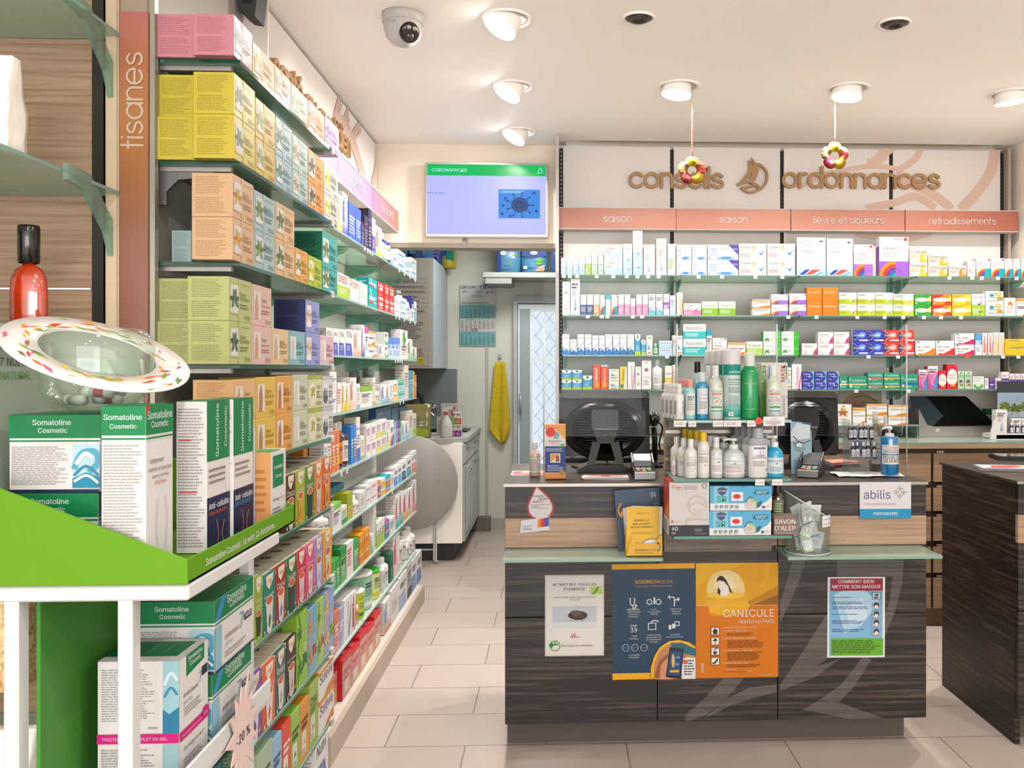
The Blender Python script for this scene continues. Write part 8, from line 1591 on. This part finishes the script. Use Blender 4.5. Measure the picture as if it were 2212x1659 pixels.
# ================================================================ back room
def kz(px, py, Y): return atY(px, py, Y)
KX, KY0 = -.69, 6.47
kc = empty('kitchen_unit', (-1.03, KY0, 0), 'white kitchenette base unit in the back room', 'cabinet'); kf = (1.03, -KY0, 0); KW = M('eee8e0', .45, 0, 0, 1.0)
MB().box(-1.37, KY0, .13, KX, BY - .01, .87, KW, .002).build('carcass', kc, kf); MB().box(-1.36, KY0 + .03, 0, KX - .06, BY - .02, .13, M('4a4442', .5)).build('plinth', kc, kf)
MB().prism([(-1.37, KY0 - .02), (KX - .1, KY0 - .02), (KX + .03, KY0 + .09), (KX + .03, BY - .01), (-1.37, BY - .01)], lambda x, y, t: (x, y, t), .872, .905, M('dcdad2', .4)).build('worktop', kc, kf)
for y0, y1, z0, z1, nm in ((KY0 + .02, 6.9, .72, .86, 'drawer'), (6.91, BY - .03, .72, .86, 'drawer'), (KY0 + .02, 6.9, .14, .70, 'door'), (6.91, BY - .03, .14, .70, 'door')):
    d = MB().box(KX, y0, z0, KX + .018, y1, z1, M('dfe4e4', .35), .002).build(nm, kc, kf); ym = (y0 + y1) / 2; zm = z1 - .05
    MB().tube([(KX + .018, ym - .05, zm), (KX + .045, ym - .05, zm), (KX + .045, ym + .05, zm), (KX + .018, ym + .05, zm)], .006, M('d4d4d2', .25, .8), 6).build('handle', d)
b = MB(); b.box(KX + .019, KY0 + .05, .2, KX + .03, 6.88, .69, M('e8eeee', .3), .004); b.lathe([(.03, 0), (.028, .012), (0, .014)], M('d8dcdc', .3), 16); dw = b.build('appliance_front', kc, kf)
# folding table leaning on the unit
v = kz(905, 1035, KY0 - .05); r = (kz(990, 1035, KY0 - .05).x - v.x); r = .345; vx = kz(990, 1035, KY0 - .06).x - r
o = empty('folding_table', (vx, KY0 - .07, .0), 'round white folding table leaning against the kitchenette', 'table'); zc_ = 1.42 - (1040 - HY) * (KY0 - .06) / F
b = MB(); N = 40; vs = []
top = MB(); top.lathe([(0, -.009), (r - .004, -.009), (r, -.004), (r, .004), (r - .004, .009), (0, .009)], M('dad4cc', .4), 48); top.build('table_top', o, (0, -.012, zc_), (PI / 2 + .03, 0, 0))
for x in (.17, .185): MB().tube([(x, .02, zc_ - .2), (x, -.01, .03), (x + .02, -.02, .012)], .007, M('e4e2de', .35), 8).build('leg', o)
MB().tube([(.17, .0, .10), (-.3, .0, .10)], .006, M('e4e2de', .35), 8).build('cross_bar', o)
# upper cabinet with notices
UX = -.955; o = empty('upper_cabinet', (-1.17, 6.87, 1.42), 'tall white wall cabinet in the back room with papers on its end', 'cabinet'); uf = (1.17, -6.87, -1.42)
MB().box(-1.375, 6.87, 1.425, UX - .018, BY - .01, 2.29, M('cfcabd', .5), .002).build('carcass', o, uf); MB().box(UX - .017, 6.872, 1.425, UX, BY - .01, 2.29, M('c9d6da', .4), .002).build('door', o, uf)
A, B = kz(760, 790, 6.868), kz(928, 598, 6.868); w, h = B.x - max(A.x, -1.36), B.z - A.z; X0 = max(A.x, -1.36)
b = MB(); b.box(X0, 6.866, A.z, B.x, 6.869, B.z, M('c8c1b6', .4)); b.ink(flat((X0, 6.866, A.z), (1, 0, 0), (0, 0, 1)), w, h, ''.join('r .05 %.3f .95 %.3f a9a29a;' % (.98 - k * .055, .984 - k * .055) for k in range(8)) + ''.join('l .08 %.3f .92 %.3f 1 %s;' % (.93 - k * .055, .96 - k * .055, ('8a6a6a', '6a7088')[k % 2]) for k in range(7)) + 'l .1 .3 .9 .5 8 8a8480;r .55 .2 .85 .205 e8d83a;l .5 .1 .9 .2 5 c07a74')
tag(b.build('notice_sheet', None, None), 'printed schedule sheet taped to the end of the wall cabinet', 'notice')
v = kz(909, 779, 6.86); b = MB(); b.disc(.027, .0015, M('f0dc1e', .4)); b.ink(flat((-.03, -.03, .0015), (1, 0, 0), (0, 1, 0)), .06, .06, 'e .38 .62 .05 .1 3a3018;e .62 .62 .05 .1 3a3018;w 3a3018 .04 .25 .42 .5 .25 .75 .42'); tag(b.build('smiley_sticker', None, (v.x, 6.866, v.z), (PI / 2, 0, 0)), 'yellow smiling face sticker on the wall cabinet', 'sticker')
struct(MB().box(-1.375, BY - .012, .905, -.87, BY - .002, 1.42, M('8d9696', .4)).build('trim_3'))
def pack(loc, w, d, h, base, dsl, lab, rz=0, group='packs of pads in the back room', mat=None):
    b = MB(); m = mat or M(base, .22); n = 8; vs = []; fs = []; cols = 16; prof = [(0, .9), (.06, .99), (.5, 1.03), (.9, .99), (1, .86)]
    for t, k in prof:
        for i in range(cols):
            a = 2 * PI * (i + .5) / cols; ca, sa = math.cos(a), math.sin(a); q = 1 / max(abs(ca), abs(sa)) ** .9; vs.append((ca * q * w / 2 * k, sa * q * d / 2 * k, h * t))
    for j in range(len(prof) - 1):
        for i in range(cols): fs.append((j * cols + i, j * cols + (i + 1) % cols, (j + 1) * cols + (i + 1) % cols, (j + 1) * cols + i))
    fs += [tuple(range(cols))[::-1], tuple(range((len(prof) - 1) * cols, len(prof) * cols))]; b.add(vs, fs, m, True)
    if dsl: b.ink(flat((-w / 2 * .92, -d / 2 * 1.04 - .002, h * .06), (1, 0, 0), (0, 0, 1)), w * .92, h * .86, dsl)
    return tag(b.build('pad_pack', None, loc, (0, 0, rz)), lab, 'pack', group)
for k, (x, y, w_, h_, c_, lab) in enumerate(((-1.26, 7.0, .18, .27, '3a78ac', 'blue pack of pads on the wall cabinet, leftmost'), (-1.075, 7.05, .18, .28, '2f66a0', 'blue pack of pads on the wall cabinet, second from the left'))):
    pack((x, y, 2.291), w_, .2, h_, c_, 'r 0 .1 .3 .9 5a98c8;l .4 .3 .9 .6 3 bcd8ec', lab)
pack((-1.0, 7.38, 2.291), .10, .16, .25, '2a4a98', 'l .1 .2 .8 .6 3 d8a0e0', 'dark blue pack of pads at the far end of the wall cabinet')
b_ = pack((-.93, 7.6, 2.291), .13, .16, .24, 'd8c82a', 'p 1fa090 .4 .3 1 .2 1 1 .5 1;e .3 .6 .2 .2 2a5aa8', 'yellow and teal pack wedged beside the wall cabinet')
# shelf with packs above the back door
SH0 = kz(1043, 600, 7.35); o = tag(MB().box(SH0.x, 7.35, 2.19, .62, BY - .001, 2.235, M('d3d6ce', .4), .004).build('wall_shelf'), 'white shelf of pad packs above the back room door', 'shelf')
MB().box(SH0.x + .02, 7.36, 2.14, SH0.x + .24, BY - .005, 2.189, M('c4c8c0', .5)).build('batten', o)
TEN = 'r 0 0 .18 1 1f3f88;e .28 .82 .14 .1 f2f6fa;t .19 .78 .18 2a4a98 TENA;p 6ac03a .5 .6 .8 .75 .8 .66 .95 .74 .8 .86 .8 .78;p 6ac03a .95 .5 .65 .4 .65 .48 .5 .42 .65 .3 .65 .38;t .3 .22 .3 2a4a88 Pants;l .1 .05 .7 .12 1 2a5a98'
for k, (x, z, w_) in enumerate(((-.40, 2.236, .205), (-.18, 2.236, .22), (.06, 2.236, .2), (-.41, 2.455, .21), (-.18, 2.455, .22), (.06, 2.455, .2))):
    pack((x, 7.5, z), w_, .2, .215, '5a9cc8', TEN if k % 3 != 1 else 'p 2a4a98 0 .7 0 1 1 1 1 .7 .5 .6;e .48 .84 .16 .08 f2f6fa;t .38 .81 .2 2a4a98 TENA;t .1 .56 .34 1f3f78 Pants;p 6ac03a .5 .5 .75 .6 .9 .5 .75 .42;p 6ac03a .9 .36 .65 .28 .5 .36 .65 .44;p d8a888 .5 .0 .9 .0 .95 .3 .7 .24;r .05 .1 .2 .24 f0f4f8;l .25 .12 .45 .2 1 2a5a98', 'light blue pants pack above the back door, %s row, %s from the left' % ('lower' if k < 3 else 'upper', ORD[k % 3]))
# calendar
A, B = kz(993, 747, BY - .012), kz(1071, 616, BY - .012); w, h = B.x - A.x, B.z - A.z; cal = 'f1f1ee'
o = empty('wall_calendar', ((A.x + B.x) / 2, BY - .012, A.z), 'three-month wall calendar headed GROUPE FIDAL', 'calendar'); b = MB(); b.box(-w / 2, 0, 0, w / 2, .006, h, M('e4e6e2', .5)); P = flat((-w / 2, 0, 0), (1, 0, 0), (0, 0, 1)); b.ink(P, w, h, 'T .03 .94 .44 3a4a80 GROUPE;T .56 .94 .40 3a4a80 FIDAL;w 3a4a80 .02 .08 .88 .14 .9 .2 .88;t .4 .87 .2 8a9098 fidal;e .77 .88 .03 .015 4a90b8;t .84 .87 .12 5a6070 MG;l .3 .8 .66 .85 2 a8aab0;l .03 .69 .97 .72 2 8a8c90'); b.build('header', o)
b = MB()
days = {'a': [[31, '', '', '', '', '', 1, 2], [32, 3, 4, 5, 6, 7, 8, 9], [33, 10, 11, 12, 13, 14, 15, 16], [34, 17, 18, 19, 20, 21, 22, 23], [35, 24, 25, 26, 27, 28, 29, 30]], 'b': [[36, 31, 1, 2, 3, 4, 5, 6], [37, 7, 8, 9, 10, 11, 12, 13], [38, 14, 15, 16, 17, 18, 19, 20], [39, 21, 22, 23, 24, 25, 26, 27], [40, 28, 29, 30, '', '', '', '']], 'c': [[40, '', '', '', 1, 2, 3, 4], [41, 5, 6, 7, 8, 9, 10, 11], [42, 12, 13, 14, 15, 16, 17, 18], [43, 19, 20, 21, 22, 23, 24, 25], [44, 26, 27, 28, 29, 30, 31, '']]}
for key, y1, bg, nm in (('a', .675, '7fc4c8', 'Août'), ('b', .455, 'e8e9e4', 'Septembre'), ('c', .23, '7fc4c8', 'Octobre')):
    b = MB(); s_ = 'r 0 %.3f 1 %.3f %s;t .16 %.3f %.2f 4a5058 %s;' % (y1 - .222, y1, bg, y1 - .022, len(nm) * .024, nm)
    for i, row in enumerate(days[key]):
        for j, d in enumerate(row):
            if d != '': s_ += 't %.3f %.3f %.3f %s %s;' % (.035 + j * .121 + (.018 if d < 10 else 0), y1 - .062 - i * .037, .07 if d >= 10 else .03, '6a7a80' if j in (0, 6) else ('c84a50' if j == 7 else '3a3e44'), d)
    if key == 'b': s_ += 'r .36 .238 .5 .243 c83038;r .36 .276 .5 .281 c83038;r .36 .238 .374 .281 c83038;r .486 .238 .5 .281 c83038;'
    b.ink(P, w, h, s_, base=.0008); b.build('month_sheet', o)
# towel on its hook
v = kz(1080, 770, BY); o = tag(MB().box(-.016, -.012, -.02, .016, -.001, .025, M('dcdccf', .4), .003).tube([(0, -.012, -.012), (0, -.03, -.016), (0, -.03, 0)], .003, M('c8ccc8', .25, .6), 6).build('towel_hook', None, v), 'small cream hook on the back room wall', 'hook')
b = MB(); NX, NZ = 26, 22; vs = []; fs = []; top_, bot_ = kz(1079, 782, BY).z, kz(1083, 957, BY).z; Lx = [(1070, 1090), (1066, 1094), (1062, 1098), (1059, 1101), (1057, 1102), (1072, 1094), (1084, 1088)]
tt = [0, .2, .45, .68, .83, .94, 1.0]
for j in range(NZ + 1):
    t = j / NZ; k = max(i for i in range(len(tt)) if tt[i] <= t); k = min(k, len(tt) - 2); f_ = (t - tt[k]) / (tt[k + 1] - tt[k]); l_ = Lx[k][0] + (Lx[k + 1][0] - Lx[k][0]) * f_; r_ = Lx[k][1] + (Lx[k + 1][1] - Lx[k][1]) * f_
    for i in range(NX + 1):
        u = i / NX; p = kz(l_ + (r_ - l_) * u, 900, BY - .03); vs.append((p.x, BY - .034 - .014 * math.sin(u * 9 + t * 1.2) * (.4 + t * .6) * (1 - .5 * abs(u - .5)), top_ + (bot_ - top_) * t))
for j in range(NZ):
    for i in range(NX): fs.append((j * (NX + 1) + i, j * (NX + 1) + i + 1, (j + 1) * (NX + 1) + i + 1, (j + 1) * (NX + 1) + i))
b.add(vs, fs, mottled('towel', '9c8604', 'b09a0c', 120, .9, .2), True); tw_ = b.build('towel'); md = tw_.modifiers.new('thick', 'SOLIDIFY'); md.thickness = .006; tag(tw_, 'bright yellow towel hanging on the back room wall', 'towel')
# things on the kitchenette worktop
KZ = .9055
v = kz(964, 948, KY0 + .08); o = empty('spray_bottle', (v.x, KY0 + .1, KZ), 'white trigger spray bottle with red nozzle on the kitchenette', 'bottle'); MB().lathe([(0, 0), (.042, 0), (.044, .01), (.044, .09), (.034, .13), (.016, .165), (.015, .18), (0, .18)], M('eceae6', .35), 22).build('body', o)
MB().lathe([(.017, .17), (.017, .195), (0, .195)], M('d8382e', .35), 16).build('collar', o); MB().prism([(-.035, .2), (-.02, .225), (.045, .235), (.05, .215), (.015, .21), (.02, .17), (.012, .165), (0, .195), (-.02, .195)], lambda x, z, t: (x, t, z), -.011, .011, M('f0ece8', .35)).build('trigger_head', o); MB().prism([(.03, .2), (.045, .2), (.055, .15), (.048, .15)], lambda x, z, t: (x, t, z), -.006, .006, M('d8382e', .35)).build('trigger', o); MB().box(.045, -.009, .21, .062, .009, .232, M('d8382e', .35), .002).build('nozzle', o)
for k, (px, c1, c2) in enumerate(((980, '8ac03a', 'd83a98'), (991, 'f0702a', '8a4ab0'))):
    for j, c_ in enumerate((c2, c1)):
        x = kz(px, 940, KY0 + .2).x; ob = shelf_box(.04, .092, .06, 'tick', [c_, 'fff', 'Algo'], 'b').build('medicine_box', None, (x, KY0 + .19, KZ + .0005 + j * .093)); tag(ob, 'small %s and white ticked carton on the kitchenette' % {'8ac03a': 'green', 'd83a98': 'magenta', 'f0702a': 'orange', '8a4ab0': 'violet'}[c_], 'medicine box', 'cartons on the kitchenette worktop')
ob = shelf_box(.10, .145, .08, 'rows', ['d4ccc0', 'd4ccc0', 'x', 'b8b0a6'], 'b').build('carton', None, (kz(958, 900, KY0 + .3).x, KY0 + .28, KZ + .0005)); tag(ob, 'lower beige carton behind the trigger spray bottle', 'carton', 'beige cartons on the kitchenette')
ob = shelf_box(.12, .10, .08, 'rows', ['d4ccc0', 'dcd6cc', 'x', 'b8b0a6'], 'b').build('carton', None, (kz(970, 900, KY0 + .3).x, KY0 + .285, KZ + .146)); tag(ob, 'upper beige carton behind the trigger spray bottle', 'carton', 'beige cartons on the kitchenette')
o = empty('kettle', (kz(903, 900, KY0 + .45).x - .03, KY0 + .5, KZ), 'black coffee machine arm and spout behind the herb bag', 'coffee machine'); MB().lathe([(0, 0), (.09, 0), (.09, .02), (.08, .1), (.06, .18), (.04, .2), (0, .2)], BLK, 22).build('body', o)
MB().tube(smooth_pts([(-.03, 0, .18), (-.03, 0, .42), (.0, 0, .36), (.045, 0, .30), (.06, 0, .2), (.055, 0, .12)]), [.02] * 20 + [.016] * 11, M('2c2725', .4), 10).build('handle', o); MB().tube([(.06, -.05, .17), (.15, -.08, .205)], [.012, .014], BLK, 10).tube([(.15, -.08, .175), (.165, -.085, .235)], .027, M('b8b4b0', .15, .9), 14).build('filter_handle', o)
v = kz(903, 945, KY0 + .1); paper_bag('herb_bag', .19, .12, .25, glassy('film2', 'dfe8e4', .9, '7a7038', .6, .12, .08), (v.x, KY0 + .1, KZ), .1, 'clear plastic bag of dried herbs on the kitchenette worktop', 'p b4c42a .1 .04 .9 .04 .95 .26 .5 .34 .08 .2', .25, 'bag')
v = kz(945, 935, 7.2); o = empty('tap', (-1.12, 7.27, KZ), 'chrome tap beside the black sink of the kitchenette', 'tap'); MB().tube(smooth_pts([(0, 0, 0), (0, 0, .13), (.06, -.02, .17), (.12, -.04, .12)]), .012, M('c8cac8', .12, .9), 10).build('spout', o); MB().lathe([(.02, 0), (.02, .03), (.014, .05)], M('c8cac8', .12, .9), 16).build('base', o); MB().tube([(0, 0, .12), (.0, .02, .15), (.07, .03, .16)], .007, M('c8cac8', .12, .9), 8).build('lever', o)
tag(MB().box(-1.05, 7.12, KZ, -.72, 7.45, KZ + .012, M('221e1d', .3), .004).box(-1.02, 7.15, KZ + .012, -.76, 7.42, KZ + .02, M('151212', .2), .003).build('sink'), 'black sink basin set in the kitchenette worktop', 'sink')
tag(MB().box(-.80, 6.75, KZ, -.72, 6.79, KZ + .015, M('d8283c', .4), .006).build('red_lighter'), 'small red item lying on the kitchenette worktop', 'lighter')
